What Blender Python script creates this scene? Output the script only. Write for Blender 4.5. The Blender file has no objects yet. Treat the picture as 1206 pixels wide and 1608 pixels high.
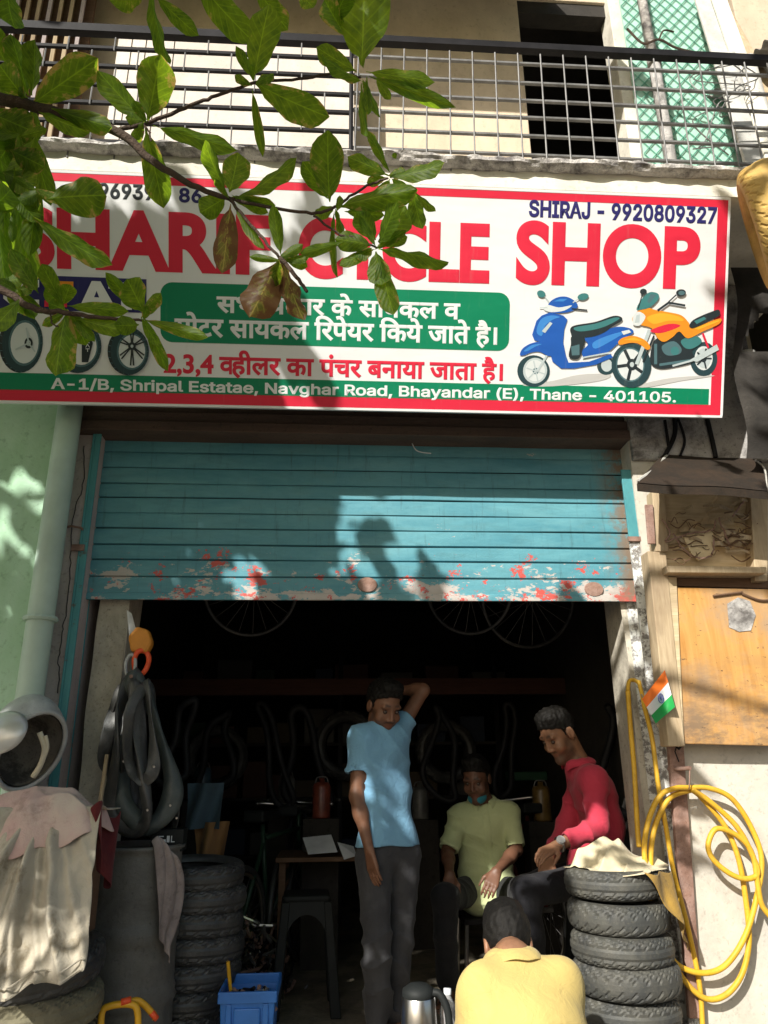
import bpy, bmesh, math, random
import numpy as np
from mathutils import Vector, Matrix
random.seed(7); rng = np.random.default_rng(7)
SC = bpy.context.scene; COL = SC.collection

# ------------------------------------------------------------------ camera
def nrm(v):
    v = np.array(v, float); return v/np.linalg.norm(v)
FPX = 1170.0                                   # focal length in pixels of the 1206 x 1608 photograph
CAM = np.array([0, -3.6, 1.2])
_x = nrm((17800, 211, FPX)); _u = nrm((-37, -3391, FPX)); _u = nrm(_u-_x*_u.dot(_x)); _y = np.cross(_u, _x)
RW = np.array([_x, _y, _u])                    # camera (x right, y down, z forward) -> world
cd = bpy.data.cameras.new('camera'); cam = bpy.data.objects.new('camera', cd); COL.objects.link(cam)
cd.sensor_fit = 'VERTICAL'; cd.sensor_height = 36; cd.lens = FPX*36/1608; cd.clip_start = 0.05; cd.clip_end = 2000
cx, cy, cz = RW[:, 0], -RW[:, 1], -RW[:, 2]
cam.matrix_world = Matrix(((cx[0], cy[0], cz[0], CAM[0]), (cx[1], cy[1], cz[1], CAM[1]), (cx[2], cy[2], cz[2], CAM[2]), (0, 0, 0, 1)))
SC.camera = cam

# ------------------------------------------------------------------ light
SUN = nrm((0.70, 1.0, -0.80))                  # direction the light travels
w = bpy.data.worlds.new('World'); SC.world = w; w.use_nodes = True
nt = w.node_tree; bg = nt.nodes['Background']; sky = nt.nodes.new('ShaderNodeTexSky'); sky.sky_type = 'NISHITA'
sky.sun_disc = False; sky.sun_elevation = math.asin(-SUN[2]); sky.sun_rotation = math.atan2(-SUN[0], -SUN[1]) % (2*math.pi)
sky.air_density = 1.2; sky.dust_density = 2.5
nt.links.new(sky.outputs[0], bg.inputs[0]); bg.inputs[1].default_value = 0.082
sl = bpy.data.lights.new('sun', 'SUN'); sl.energy = 5.0; sl.angle = math.radians(0.55); sl.color = (1, 0.965, 0.89)
so = bpy.data.objects.new('sun', sl); COL.objects.link(so)
so.rotation_euler = Vector(SUN).to_track_quat('-Z', 'Y').to_euler(); so.location = (-5, -7, 9)
SC.view_settings.view_transform = 'Standard'; SC.view_settings.look = 'None'
SC.view_settings.exposure = 0.56; SC.view_settings.gamma = 1; SC.view_settings.use_curve_mapping = False

# ------------------------------------------------------------------ helpers
def P(px, py, Y):
    d = RW@np.array([px-603, py-804, FPX]); t = (Y-CAM[1])/d[1]; return CAM+d*t
def Q(p):
    c = RW.T@(np.array(p)-CAM)
    return (c[0]/c[2]*FPX+603, c[1]/c[2]*FPX+804, c[2])
def XY(px, py, Y):
    p = P(px, py, Y); return p[0], p[2]
def tagit(o, label=None, cat=None, group=None, kind=None):
    if label: o['label'] = label
    if cat: o['category'] = cat
    if group: o['group'] = group
    if kind: o['kind'] = kind
    return o
def thing(name, label, cat, loc=(0, 0, 0), group=None, rot=(0, 0, 0)):
    o = bpy.data.objects.new(name, None); COL.objects.link(o); o.location = loc; o.rotation_euler = rot
    o.empty_display_size = 0.1
    return tagit(o, label, cat, group)
def copy_tree(o, parent=None):
    c = o.copy(); COL.objects.link(c); c.parent = parent
    for ch in list(o.children): copy_tree(ch, c)
    return c
class MB:
    def __init__(s): s.v = []; s.f = []; s.m = []; s.n = 0; s.uv = None
    def add(s, v, f, m=0):
        v = np.asarray(v, float).reshape(-1, 3); s.v.append(v)
        for q in f: s.f.append(tuple(int(i)+s.n for i in q)); s.m.append(m)
        s.n += len(v)
    def box(s, lo, hi, m=0, R=None, c=None):
        lo = np.array(lo, float); hi = np.array(hi, float)
        v = np.array([[lo[0], lo[1], lo[2]], [hi[0], lo[1], lo[2]], [hi[0], hi[1], lo[2]], [lo[0], hi[1], lo[2]],
                      [lo[0], lo[1], hi[2]], [hi[0], lo[1], hi[2]], [hi[0], hi[1], hi[2]], [lo[0], hi[1], hi[2]]])
        if R is not None:
            c0 = np.array(c) if c is not None else (lo+hi)/2
            v = (v-c0)@np.array(R).T+c0
        s.add(v, [(0, 3, 2, 1), (4, 5, 6, 7), (0, 1, 5, 4), (1, 2, 6, 5), (2, 3, 7, 6), (3, 0, 4, 7)], m)
    def tube(s, pts, r, n=8, m=0, cap=True, closed=False):
        pts = np.array(pts, float); N = len(pts); r = np.broadcast_to(np.array(r, float), (N,))
        T = np.gradient(pts, axis=0)
        if closed: T = np.roll(pts, -1, 0)-np.roll(pts, 1, 0)
        T /= np.linalg.norm(T, axis=1)[:, None]+1e-12
        a = np.array([0, 0, 1.]) if abs(T[0][2]) < 0.9 else np.array([1., 0, 0])
        nn = np.cross(T[0], a); nn /= np.linalg.norm(nn); V = []
        for i in range(N):
            nn = nn-T[i]*nn.dot(T[i]); nn /= np.linalg.norm(nn)+1e-12; b = np.cross(T[i], nn)
            for k in range(n):
                t = 2*math.pi*k/n; V.append(pts[i]+r[i]*(math.cos(t)*nn+math.sin(t)*b))
        F = []
        for i in range(N if closed else N-1):
            j = (i+1) % N
            for k in range(n):
                F.append((i*n+k, i*n+(k+1) % n, j*n+(k+1) % n, j*n+k))
        if cap and not closed:
            F.append(tuple(range(n-1, -1, -1))); F.append(tuple((N-1)*n+k for k in range(n)))
        s.add(V, F, m)
    def lathe(s, prof, n=32, m=0, closed=False, c=(0, 0, 0)):
        V = []; L = len(prof); c = np.array(c)
        for k in range(n):
            t = 2*math.pi*k/n
            for (r, z) in prof: V.append((r*math.cos(t)+c[0], r*math.sin(t)+c[1], z+c[2]))
        F = []
        for k in range(n):
            j = (k+1) % n
            for i in range(L if closed else L-1):
                i2 = (i+1) % L; F.append((k*L+i, j*L+i, j*L+i2, k*L+i2))
        s.add(V, F, m)
    def prism(s, poly, y0, y1, m=0):            # poly of (x,z), extruded along y (y0 is the front, y0<y1)
        n = len(poly); A = sum(poly[i][0]*poly[(i+1) % n][1]-poly[(i+1) % n][0]*poly[i][1] for i in range(n))
        if A < 0: poly = poly[::-1]
        V = [(x, y0, z) for x, z in poly]+[(x, y1, z) for x, z in poly]
        F = [tuple(range(n)), tuple(range(2*n-1, n-1, -1))]+[((i+1) % n, i, n+i, n+(i+1) % n) for i in range(n)]
        s.add(V, F, m)
    def grid(s, pts, m=0):                      # pts [a][b] -> quads
        pts = np.asarray(pts, float); a, b = pts.shape[:2]; F = []
        for i in range(a-1):
            for j in range(b-1): F.append((i*b+j, (i+1)*b+j, (i+1)*b+j+1, i*b+j+1))
        s.add(pts.reshape(-1, 3), F, m)
    def mesh(s, name, mats, off=(0, 0, 0), smooth=False):
        V = np.concatenate(s.v)-np.array(off, float) if s.v else np.zeros((0, 3))
        me = bpy.data.meshes.new(name); me.from_pydata(V.tolist(), [], s.f)
        for mm in (mats if isinstance(mats, (list, tuple)) else [mats]): me.materials.append(mm)
        if max(s.m, default=0) > 0: me.polygons.foreach_set('material_index', s.m)
        if smooth: me.polygons.foreach_set('use_smooth', [True]*len(me.polygons))
        me.update(); return me
def link(name, me, parent=None):
    o = bpy.data.objects.new(name, me); COL.objects.link(o); o.parent = parent; return o
def gloc(p):
    l = np.zeros(3)
    while p is not None: l = l+np.array(p.location); p = p.parent
    return l
def build(name, mb, mats, parent=None, smooth=False, local=False, bevel=0, auto=False):
    off = (0, 0, 0) if local or parent is None else gloc(parent)
    o = link(name, mb.mesh(name, mats, off, smooth), parent)
    if bevel:
        b = o.modifiers.new('bevel', 'BEVEL'); b.width = bevel; b.segments = 2; b.limit_method = 'ANGLE'; b.angle_limit = 0.7
    return o
def struct(name, mb, mats, **k):
    return tagit(build(name, mb, mats, **k), kind='structure')
def bx(lo, hi):
    m = MB(); m.box(lo, hi); return m
def catmull(pts, n=10, closed=False):
    pts = np.array(pts, float); N = len(pts); out = []
    for i in range(N if closed else N-1):
        if closed: p0, p1, p2, p3 = pts[i-1], pts[i], pts[(i+1) % N], pts[(i+2) % N]
        else: p0, p1, p2, p3 = pts[max(i-1, 0)], pts[i], pts[i+1], pts[min(i+2, N-1)]
        for k in range(n):
            t = k/n
            out.append(0.5*((2*p1)+(p2-p0)*t+(2*p0-5*p1+4*p2-p3)*t*t+(3*p1-p0-3*p2+p3)*t**3))
    if not closed: out.append(pts[-1])
    return np.array(out)
_ns = {}
def noise(p, freq, seed=0, n=7):
    p = np.asarray(p); key = (seed, n)
    if key not in _ns:
        r = np.random.default_rng(seed+100); d = r.normal(size=(n, 3)); d /= np.linalg.norm(d, axis=1)[:, None]
        _ns[key] = (d*r.uniform(.6, 1.6, (n, 1)), r.uniform(0, 6.28, n))
    d, ph = _ns[key]; out = 0
    for a, b in zip(d, ph): out = out+np.sin((p[..., 0]*a[0]+p[..., 1]*a[1]+p[..., 2]*a[2])*freq+b)
    return out/n*1.6

# ------------------------------------------------------------------ materials
class NT:
    def __init__(s, name):
        s.m = bpy.data.materials.new(name); s.m.use_nodes = True; s.t = s.m.node_tree; s.N = s.t.nodes; s.L = s.t.links
        s.b = s.N['Principled BSDF']; tc = s.N.new('ShaderNodeTexCoord'); s.obj = tc.outputs['Object']; s.tc = tc; s.pos = s.N.new('ShaderNodeNewGeometry').outputs['Position']
    def new(s, k, **kw):
        n = s.N.new(k)
        for a, v in kw.items(): setattr(n, a, v)
        return n
    def set(s, n, i, v):
        if isinstance(v, bpy.types.NodeSocket): s.L.new(v, n.inputs[i])
        elif isinstance(v, (tuple, list)) and len(v) == 3 and n.inputs[i].type == 'RGBA': n.inputs[i].default_value = (*v, 1)
        else: n.inputs[i].default_value = v
    def map(s, scale=(1, 1, 1), co=None, rot=(0, 0, 0)):
        n = s.new('ShaderNodeMapping'); s.set(n, 0, co if co is not None else s.obj); s.set(n, 3, scale); s.set(n, 2, rot); return n.outputs[0]
    def noise(s, scale, detail=4, rough=.6, co=None, dist=0):
        n = s.new('ShaderNodeTexNoise'); s.set(n, 'Vector', co if co is not None else s.obj)
        s.set(n, 'Scale', scale); s.set(n, 'Detail', detail); s.set(n, 'Roughness', rough); s.set(n, 'Distortion', dist); return n.outputs[0]
    def voro(s, scale, co=None, feat='F1'):
        n = s.new('ShaderNodeTexVoronoi', feature=feat); s.set(n, 'Vector', co if co is not None else s.obj); s.set(n, 'Scale', scale); return n.outputs[0]
    def ramp(s, fac, a, b, lo=0, hi=1):
        n = s.new('ShaderNodeMapRange'); s.set(n, 0, fac); s.set(n, 1, a); s.set(n, 2, b); s.set(n, 3, lo); s.set(n, 4, hi); return n.outputs[0]
    def math(s, op, a, b=0.):
        n = s.new('ShaderNodeMath', operation=op); s.set(n, 0, a); s.set(n, 1, b); return n.outputs[0]
    def mix(s, fac, a, b):
        n = s.new('ShaderNodeMix', data_type='RGBA'); s.set(n, 0, fac); s.set(n, 6, a); s.set(n, 7, b); return n.outputs[2]
    def sep(s, co=None):
        n = s.new('ShaderNodeSeparateXYZ'); s.set(n, 0, co if co is not None else s.obj); return n.outputs
    def bump(s, h, strength=.3, dist=.01):
        n = s.new('ShaderNodeBump'); s.set(n, 'Height', h); s.set(n, 'Strength', strength); s.set(n, 'Distance', dist); s.L.new(n.outputs[0], s.b.inputs['Normal'])
    def out(s, color, rough=.7, metal=0, spec=.5):
        s.set(s.b, 'Base Color', color); s.set(s.b, 'Roughness', rough); s.set(s.b, 'Metallic', metal); s.set(s.b, 'Specular IOR Level', spec); return s.m
def M_plain(name, c, rough=.6, metal=0, spec=.5, var=.15, scale=6, bump=0, bscale=60):
    t = NT(name); c = np.array(c)
    col = t.mix(t.ramp(t.noise(scale, 5), .35, .65), tuple(c*(1-var)), tuple(np.minimum(c*(1+var), 1)))
    if bump: t.bump(t.noise(bscale, 4), bump, .004)
    return t.out(col, rough, metal, spec)
def M_grime(name, c, dirt, amount=.5, scale=3, rough=.85, stretch=(1, 1, 1), bump=.35, bscale=40, c2=None, spec=.3, metal=0, lo=.42, hi=.72):
    t = NT(name); co = t.map(stretch)
    base = t.mix(t.ramp(t.noise(scale*2.3, 5, .65, co), .35, .65), c, c2 if c2 else tuple(np.array(c)*.82))
    d = t.ramp(t.noise(scale, 8, .7, co, .4), lo, hi, 0, amount)
    f = t.ramp(t.noise(scale*14, 4, .7), .56, .7, 0, amount*.8)
    col = t.mix(f, t.mix(d, base, dirt), tuple(np.array(dirt)*.8))
    t.bump(t.math('ADD', t.noise(bscale, 6, .7), t.math('MULTIPLY', t.noise(scale*3, 5), 2.)), bump, .006)
    return t.out(col, rough, metal, spec)
def M_wood(name, c1, c2, axis='z', rough=.75, dirt=None, scale=1):
    t = NT(name); st = {'x': (1.2, 14, 14), 'y': (14, 1.2, 14), 'z': (14, 14, 1.2)}[axis]
    g = t.noise(3.2*scale, 6, .65, t.map(st), 1.2); k = t.noise(2.2, 4)
    col = t.mix(t.ramp(g, .3, .7), c1, c2)
    if dirt: col = t.mix(t.ramp(k, .5, .72, 0, .75), col, dirt)
    t.bump(g, .4, .004); return t.out(col, rough, 0, .3)
def M_cloth(name, c, c2=None, rough=.9, scale=4, lo=.4, hi=.65, weave=300, spots=None):
    t = NT(name); c2 = c2 or tuple(np.array(c)*.8)
    col = t.mix(t.ramp(t.noise(scale, 6, .65), lo, hi), c, c2)
    if spots: col = t.mix(t.ramp(t.noise(scale*2.7, 5, .7), .55, .68, 0, .8), col, spots)
    rn_ = t.new('ShaderNodeTexNoise', noise_type='RIDGED_MULTIFRACTAL'); t.set(rn_, 'Vector', t.map((1.6, 1.6, .8))); t.set(rn_, 'Scale', 4.5); t.set(rn_, 'Detail', 3.); t.set(rn_, 'Distortion', 1.)
    t.bump(t.math('ADD', t.math('MULTIPLY', t.noise(weave, 2), .12), t.math('ADD', t.noise(16, 4, .6, None, 1.2), t.math('MULTIPLY', rn_.outputs[0], .2))), .45, .012)
    t.set(t.b, 'Sheen Weight', .1); return t.out(col, rough, 0, .08)
def M_skin(name, c):
    t = NT(name); c = np.array(c); at = t.new('ShaderNodeAttribute', attribute_name='stubble'); al = t.new('ShaderNodeAttribute', attribute_name='lips')
    col = t.mix(t.ramp(t.noise(22, 5), .3, .7), tuple(c*.8), tuple(c*1.15)); col = t.mix(t.math('MULTIPLY', at.outputs['Fac'], t.ramp(t.noise(420, 2), .35, .6, .55, .95)), col, (.022, .017, .015)); col = t.mix(al.outputs['Fac'], col, (c[0]*.9, c[1]*.62, c[2]*.7)); t.bump(t.noise(180, 3), .12, .002)
    t.set(t.b, 'Subsurface Weight', .06); t.set(t.b, 'Subsurface Radius', (.01, .004, .002)); return t.out(col, .5, 0, .4)
def M_flat(name, c, rough=.45, spec=.35): return NT(name).out(tuple(c), rough, 0, spec)

m_white_paint = M_grime('white_paint', (.78, .74, .64), (.35, .30, .24), .45, 2.2)
m_pink_wall = M_grime('faded_pink_plaster', (.56, .48, .47), (.24, .20, .19), .6, 3, c2=(.46, .39, .39), stretch=(1, 1, .4))
m_green_wall = M_grime('green_plaster', (.40, .62, .42), (.17, .31, .16), .5, 2.0, c2=(.48, .68, .52), stretch=(1, 1, .6))
m_green_pipe = M_plain('pale_green_paint', (.46, .58, .50), .5, var=.12, scale=3, bump=.1)
m_whitewash = M_grime('whitewash_wall', (.60, .56, .47), (.34, .31, .26), .7, 2.6, c2=(.52, .49, .44), bump=.3, bscale=70)
m_grey_plaster = M_grime('grey_plaster', (.46, .44, .42), (.09, .08, .075), .9, 6, bump=.7, lo=.45, hi=.62)
m_concrete = M_grime('rough_concrete', (.62, .58, .54), (.10, .09, .09), .9, 9, bump=1.0, bscale=55, lo=.45, hi=.62)
m_jamb = M_grime('dirty_jamb', (.62, .57, .47), (.16, .14, .11), .8, 4.5, bump=.6, stretch=(1, 1, .5))
m_cream_wall = M_grime('cream_balcony_wall', (.66, .54, .40), (.36, .27, .19), .5, 1.8, stretch=(1, 1, .5))
m_soot_shade = M_grime('soot_shade_wall', (.050, .044, .038), (.015, .014, .012), .7, 2, rough=.95)  # soot tone deepened so the interior keeps its shade despite bounced light
m_dark_floor = M_grime('oily_floor', (.24, .205, .15), (.06, .055, .045), .75, 3, rough=.75, lo=.45, hi=.62)
m_asphalt = M_grime('dusty_road', (.16, .14, .12), (.07, .06, .05), .7, 2, rough=.95, bump=.7, bscale=120)
m_plinth = M_grime('plinth_concrete', (.26, .24, .20), (.08, .07, .06), .7, 3, bump=.5)
m_blackmetal = M_plain('dark_railing_paint', (.012, .011, .012), .6, .0, .15, .3, 12, .2)
m_greymetal = M_plain('galvanised_bar', (.15, .145, .14), .55, .1, .5, .3, 12, .2)
m_steel = M_plain('brushed_steel', (.62, .60, .57), .28, 1, .5, .08, 8)
m_rust = M_grime('rusty_iron', (.26, .15, .11), (.10, .05, .035), .7, 8, rough=.85, c2=(.36, .24, .20))
m_brownheader = M_grime('brown_header', (.13, .085, .065), (.045, .035, .03), .7, 4, stretch=(.4, 1, 3))
m_wood = M_wood('weathered_wood', (.34, .25, .15), (.52, .41, .27), 'z', dirt=(.20, .14, .09))
m_woodx = M_wood('weathered_wood_board', (.46, .35, .20), (.66, .53, .35), 'x', dirt=(.13, .085, .05))
m_darkwood = M_wood('dark_wood', (.10, .055, .03), (.17, .10, .06), 'x')
m_ply = None
m_rubber = M_grime('tyre_rubber', (.046, .048, .044), (.15, .14, .108), .6, 6, rough=.62, bump=.25, bscale=160, c2=(.035, .036, .036), spec=.5)
m_rubber_dusty = M_grime('dusty_tyre_rubber', (.22, .20, .13), (.09, .085, .06), .7, 7, rough=.85, bump=.4)
m_rubber_black = M_grime('black_tube_rubber', (.034, .035, .036), (.12, .115, .105), .6, 6, rough=.42, spec=.6)
m_yellow_tyre = M_grime('yellow_painted_rubber', (.54, .35, .095), (.30, .19, .07), .6, 6, rough=.65, bump=.2)
m_hose = M_grime('yellow_hose', (.62, .35, .02), (.30, .17, .03), .5, 7, rough=.5, c2=(.70, .42, .04), bump=.1, spec=.35)
m_drum = M_grime('drum_steel', (.115, .112, .10), (.05, .045, .04), .7, 5, rough=.5, c2=(.15, .145, .13), spec=.5)
m_blue_crate = M_plain('blue_plastic', (.03, .16, .52), .4, 0, .5, .12, 8)
m_black_plastic = M_plain('black_plastic', (.014, .016, .016), .6, 0, .2, .2, 8)
m_grey_plastic = M_grime('grey_plastic', (.46, .48, .48), (.2, .2, .19), .45, 6, rough=.4, bump=.1, spec=.5)
m_silver = M_plain('silver_paint', (.55, .56, .55), .3, .4, .5, .1, 5)
m_dark_inside = M_grime('dark_lining', (.26, .24, .20), (.06, .055, .05), .85, 7, rough=.8, lo=.48, hi=.6)
m_orange = M_plain('orange_packet', (.62, .24, .03), .5, 0, .4, .15, 9)
m_redorange = M_flat('red_rubber', (.80, .10, .03), .4)
m_yellowtool = M_plain('yellow_tool_plastic', (.78, .42, .02), .4)
m_paper = M_plain('paper_sheet', (.62, .64, .66), .8)
m_brown_sack = M_cloth('brown_sack', (.36, .20, .09))
m_black = M_flat('black', (.008, .008, .008), .6)
m_glassy = M_flat('clear_plastic', (.75, .76, .78), .15)
m_glassy.node_tree.nodes['Principled BSDF'].inputs['Transmission Weight'].default_value = .7
m_mint = M_grime('mint_sheet', (.42, .66, .54), (.30, .46, .38), .5, 3, rough=.6, bump=.1)
m_lattice = M_plain('green_lattice', (.13, .38, .28), .5)
m_pvc = M_grime('grey_pvc', (.55, .54, .50), (.25, .22, .19), .5, 5, rough=.6, bump=.1, stretch=(1, 1, .4))
m_corr = M_grime('corrugated_sheet', (.30, .29, .27), (.14, .11, .09), .7, 5, rough=.6)
m_bark = M_grime('bark', (.10, .065, .045), (.04, .03, .022), .7, 20, bump=1, bscale=120, stretch=(1, 1, 1))
m_hair = M_plain('black_hair', (.008, .007, .006), .6, 0, .2, .3, 60, .5, 420)
m_eye = M_flat('eye', (.05, .03, .02), .2, .6)

def shutter_paint():
    t = NT('chipped_teal_paint'); t.obj = t.pos; X, Yc, Z = t.sep()
    base = t.mix(t.ramp(t.noise(3, 6, .7, t.map((.6, 1, 2.5))), .35, .68), (.062, .225, .285), (.125, .335, .39))
    grime = t.ramp(t.noise(5, 7, .75, t.map((.8, 1, 3))), .5, .75, 0, .55)
    col = t.mix(grime, base, (.07, .17, .18)); col = t.mix(t.ramp(t.noise(2.2, 5, .65, t.map((.5, 1, 2))), .52, .74, 0, .45), col, (.20, .40, .42)); col = t.mix(t.ramp(t.noise(9, 6, .75, t.map((4, 1, .35))), .56, .72, 0, .6), col, (.04, .085, .09))
    low = t.ramp(Z, 2.36, 2.02, 0, 1)                                   # paint is worn most where hands and feet reach
    big = t.math('ADD', t.noise(7, 6, .72, t.map((.6, 1, 1.3))), t.math('MULTIPLY', low, .17))
    fine = t.math('ADD', t.noise(26, 5, .7), t.math('MULTIPLY', low, .10))
    grey = t.ramp(big, .68, .70); red = t.ramp(t.math('ADD', t.noise(9, 6, .75, t.map((.7, 1, 1), rot=(0, .4, 2))), t.math('MULTIPLY', low, .155)), .70, .715)
    col = t.mix(grey, col, t.mix(t.noise(12, 4), (.36, .34, .32), (.56, .50, .46))); col = t.mix(red, col, (.50, .085, .07))
    col = t.mix(t.ramp(fine, .735, .75), col, (.55, .13, .10))
    rust = t.ramp(t.noise(14, 5, .7), .66, .72, 0, .7); col = t.mix(t.math('MULTIPLY', rust, low), col, (.10, .06, .045))
    edge = t.math('MULTIPLY', t.ramp(X, 1.36, 1.5), t.ramp(t.noise(11, 5, .7), .42, .55)); col = t.mix(edge, col, (.20, .15, .11))
    t.bump(t.math('SUBTRACT', t.noise(40, 4), t.math('MULTIPLY', t.math('MAXIMUM', grey, red), .8)), .25, .004)
    return t.out(col, .5, 0, .4)
m_shutter = shutter_paint()
def rail_paint():
    t = NT('worn_rail_paint'); t.obj = t.pos; X, Yc, Z = t.sep()
    teal = t.mix(t.ramp(t.noise(6, 5, .7, t.map((1, 1, .4))), .35, .65), (.05, .22, .26), (.09, .32, .34))
    white = t.mix(t.ramp(t.noise(24, 6, .75), .48, .56), (.72, .73, .70), (.22, .21, .20))
    side = t.math('MULTIPLY', t.ramp(X, 0, .1), t.ramp(Z, 2.29, 2.27))
    col = t.mix(side, teal, white); col = t.mix(t.ramp(t.noise(13, 6, .75), .58, .64, 0, .8), col, (.13, .09, .07))
    t.bump(t.noise(40, 4), .3, .004); return t.out(col, .55, 0, .4)
m_rail = rail_paint()
def ply():
    t = NT('plywood'); t.obj = t.pos; g = t.noise(2.2, 6, .65, t.map((9, 9, .9)), 1.4)
    col = t.mix(t.ramp(g, .3, .7), (.44, .21, .055), (.60, .34, .115))
    col = t.mix(t.ramp(t.noise(2.6, 6, .7), .46, .66, 0, .85), col, (.36, .25, .16))
    X, Yc, Z = t.sep(); low = t.ramp(Z, 1.75, 1.36)
    col = t.mix(t.math('MULTIPLY', low, t.ramp(t.noise(4, 6, .75, t.map((1, 1, 2.5))), .42, .6, 0, .85)), col, (.17, .12, .08))
    col = t.mix(t.ramp(t.noise(30, 5, .75, t.map((1, 1, 2))), .62, .68), col, (.08, .05, .035))
    t.bump(g, .3, .003); return t.out(col, .7, 0, .2)
m_ply = ply()
def leafmat(name, dark, light, dry, amt):
    t = NT(name); uv = t.tc.outputs['UV']; U, V, _ = t.sep(uv)
    vein = t.new('ShaderNodeTexWave', wave_type='BANDS', bands_direction='Y'); a = t.math('ABSOLUTE', t.math('SUBTRACT', U, .5))
    cmb = t.new('ShaderNodeCombineXYZ'); t.set(cmb, 1, t.math('SUBTRACT', V, t.math('MULTIPLY', a, .55)))
    t.set(vein, 0, cmb.outputs[0]); t.set(vein, 'Scale', 2.6); t.set(vein, 'Distortion', .4)
    oi = t.new('ShaderNodeObjectInfo')
    n = t.new('ShaderNodeTexNoise', noise_dimensions='4D'); t.set(n, 'Vector', t.map((3, 6, 1), uv)); t.set(n, 'W', t.math('MULTIPLY', oi.outputs['Random'], 30.)); t.set(n, 'Detail', 6.); t.set(n, 'Scale', 1.); t.set(n, 'Roughness', .65)
    col = t.mix(t.ramp(vein.outputs['Fac'], .85, 1., 0, .35), t.mix(t.ramp(n.outputs[0], .35, .65), dark, light), tuple(np.array(light)*1.5))
    mid = t.ramp(a, .03, .0, 0, .7); col = t.mix(mid, col, tuple(np.array(light)*1.7))
    edge = t.math('ADD', n.outputs[0], t.math('ADD', t.math('MULTIPLY', a, .35), t.math('MULTIPLY', oi.outputs['Random'], .12)))
    col = t.mix(t.ramp(edge, .72-amt, .80-amt), col, dry)
    t.bump(vein.outputs['Fac'], .25, .002)
    t.out(col, .5, 0, .2)
    tr = t.new('ShaderNodeBsdfTranslucent'); hs = t.new('ShaderNodeHueSaturation'); t.set(hs, 'Value', 6.5); t.set(hs, 'Hue', .485); t.set(hs, 'Saturation', 1.05); t.set(hs, 'Color', col); t.set(tr, 0, hs.outputs[0])
    mx = t.new('ShaderNodeMixShader'); t.set(mx, 0, .5); t.L.new(t.b.outputs[0], mx.inputs[1]); t.L.new(tr.outputs[0], mx.inputs[2])
    t.L.new(mx.outputs[0], t.N['Material Output'].inputs[0]); return t.m
m_leaf = leafmat('leaf_green', (.026, .050, .005), (.060, .098, .008), (.15, .11, .03), -.04)
m_leaf_dry = leafmat('leaf_drying', (.045, .048, .010), (.13, .11, .028), (.060, .034, .014), .10)

# ------------------------------------------------------------------ ground, plinth, interior
m = MB(); m.box((-60, -60, -.5), (60, -.62, -.30)); struct('road', m, m_asphalt)
m = MB(); m.box((-60, -.62, -.5), (60, 60, -.02)); struct('ground', m, m_plinth)
m = MB(); m.box((-1.75, -.60, -.02), (1.75, 6.0, 0)); struct('floor', m, m_dark_floor)

# ------------------------------------------------------------------ shop building
bld = thing('shop_building', 'old two storey shop building with a sooty ground floor workshop and a balcony above', 'building', (0, .3, 0))
def bpart(name, lo, hi, mat, bevel=.006, lab=None):
    o = build(name, bx(lo, hi), mat, bld, bevel=bevel)
    if lab: o['label'] = lab
    return o
XL, XR = -1.62, 1.78
bpart('side_wall', (-1.82, .32, 0), (-1.62, 6, 3.6), m_soot_shade); bpart('side_wall', (1.80, .32, 0), (2.0, 6, 3.6), m_soot_shade)
bpart('rear_wall', (-1.62, 5.8, 0), (1.80, 6, 3.6), m_soot_shade); bpart('ceiling', (-1.62, .32, 3.1), (1.80, 5.8, 3.3), m_soot_shade)
# left pillar with its crack, jamb and rail
xp0 = P(92, 800, -.16)[0]; xp1 = P(140, 760, -.16)[0]
m = MB(); zs = np.linspace(-.02, 3.0, 40)
pts = [[(xp0+(xp1-xp0)*u, -.07+.006*noise((u, 0, z), 9, 3), z) for u in np.linspace(0, 1, 9)] for z in zs]
m.grid(np.array(pts)[:, ::-1]); m.box((xp0, -.06, -.02), (xp1, .30, 3.0)); build('pillar', m, m_pink_wall, bld, smooth=False)
crack = [P(x, y, -.078) for x, y in ((132, 700), (131, 760), (118, 800), (112, 850), (110, 900), (104, 960), (97, 1000), (93, 1040), (91, 1090))]
m = MB(); m.tube(catmull(crack, 6)+rng.normal(0, .003, (49, 3))*[1, 0, 1], .0022, 4); build('crack', m, m_black, bld)
m = MB(); m.tube([P(104, 828, -.085), P(112, 826, -.10), P(128, 829, -.10), P(130, 832, -.08)], .006, 6); build('iron_hook', m, m_rust, bld)
xj0 = P(150, 1000, .06)[0]; xj1 = P(202, 960, .06)[0]
m = MB(); pts = [[(xj0+(xj1-xj0)*u+.008*noise((u*.1, 3, z), 14, 8), .06+.010*noise((u, 0, z), 12, 5), z) for u in np.linspace(0, 1, 7)] for z in np.linspace(0, 3.0, 60)]
m.grid(np.array(pts)[:, ::-1]); m.box((xj0, .075, 0), (xj1-.012, .31, 3.0)); build('door_jamb', m, m_jamb, bld)
m = MB(); pts = [[(xj1+.008*noise((0, y, z), 12, 2), .06+y, z) for y in np.linspace(0, .25, 5)] for z in np.linspace(0, 3, 40)]
m.grid(np.array(pts)[:, ::-1]); build('door_jamb', m, m_jamb, bld)
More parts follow.
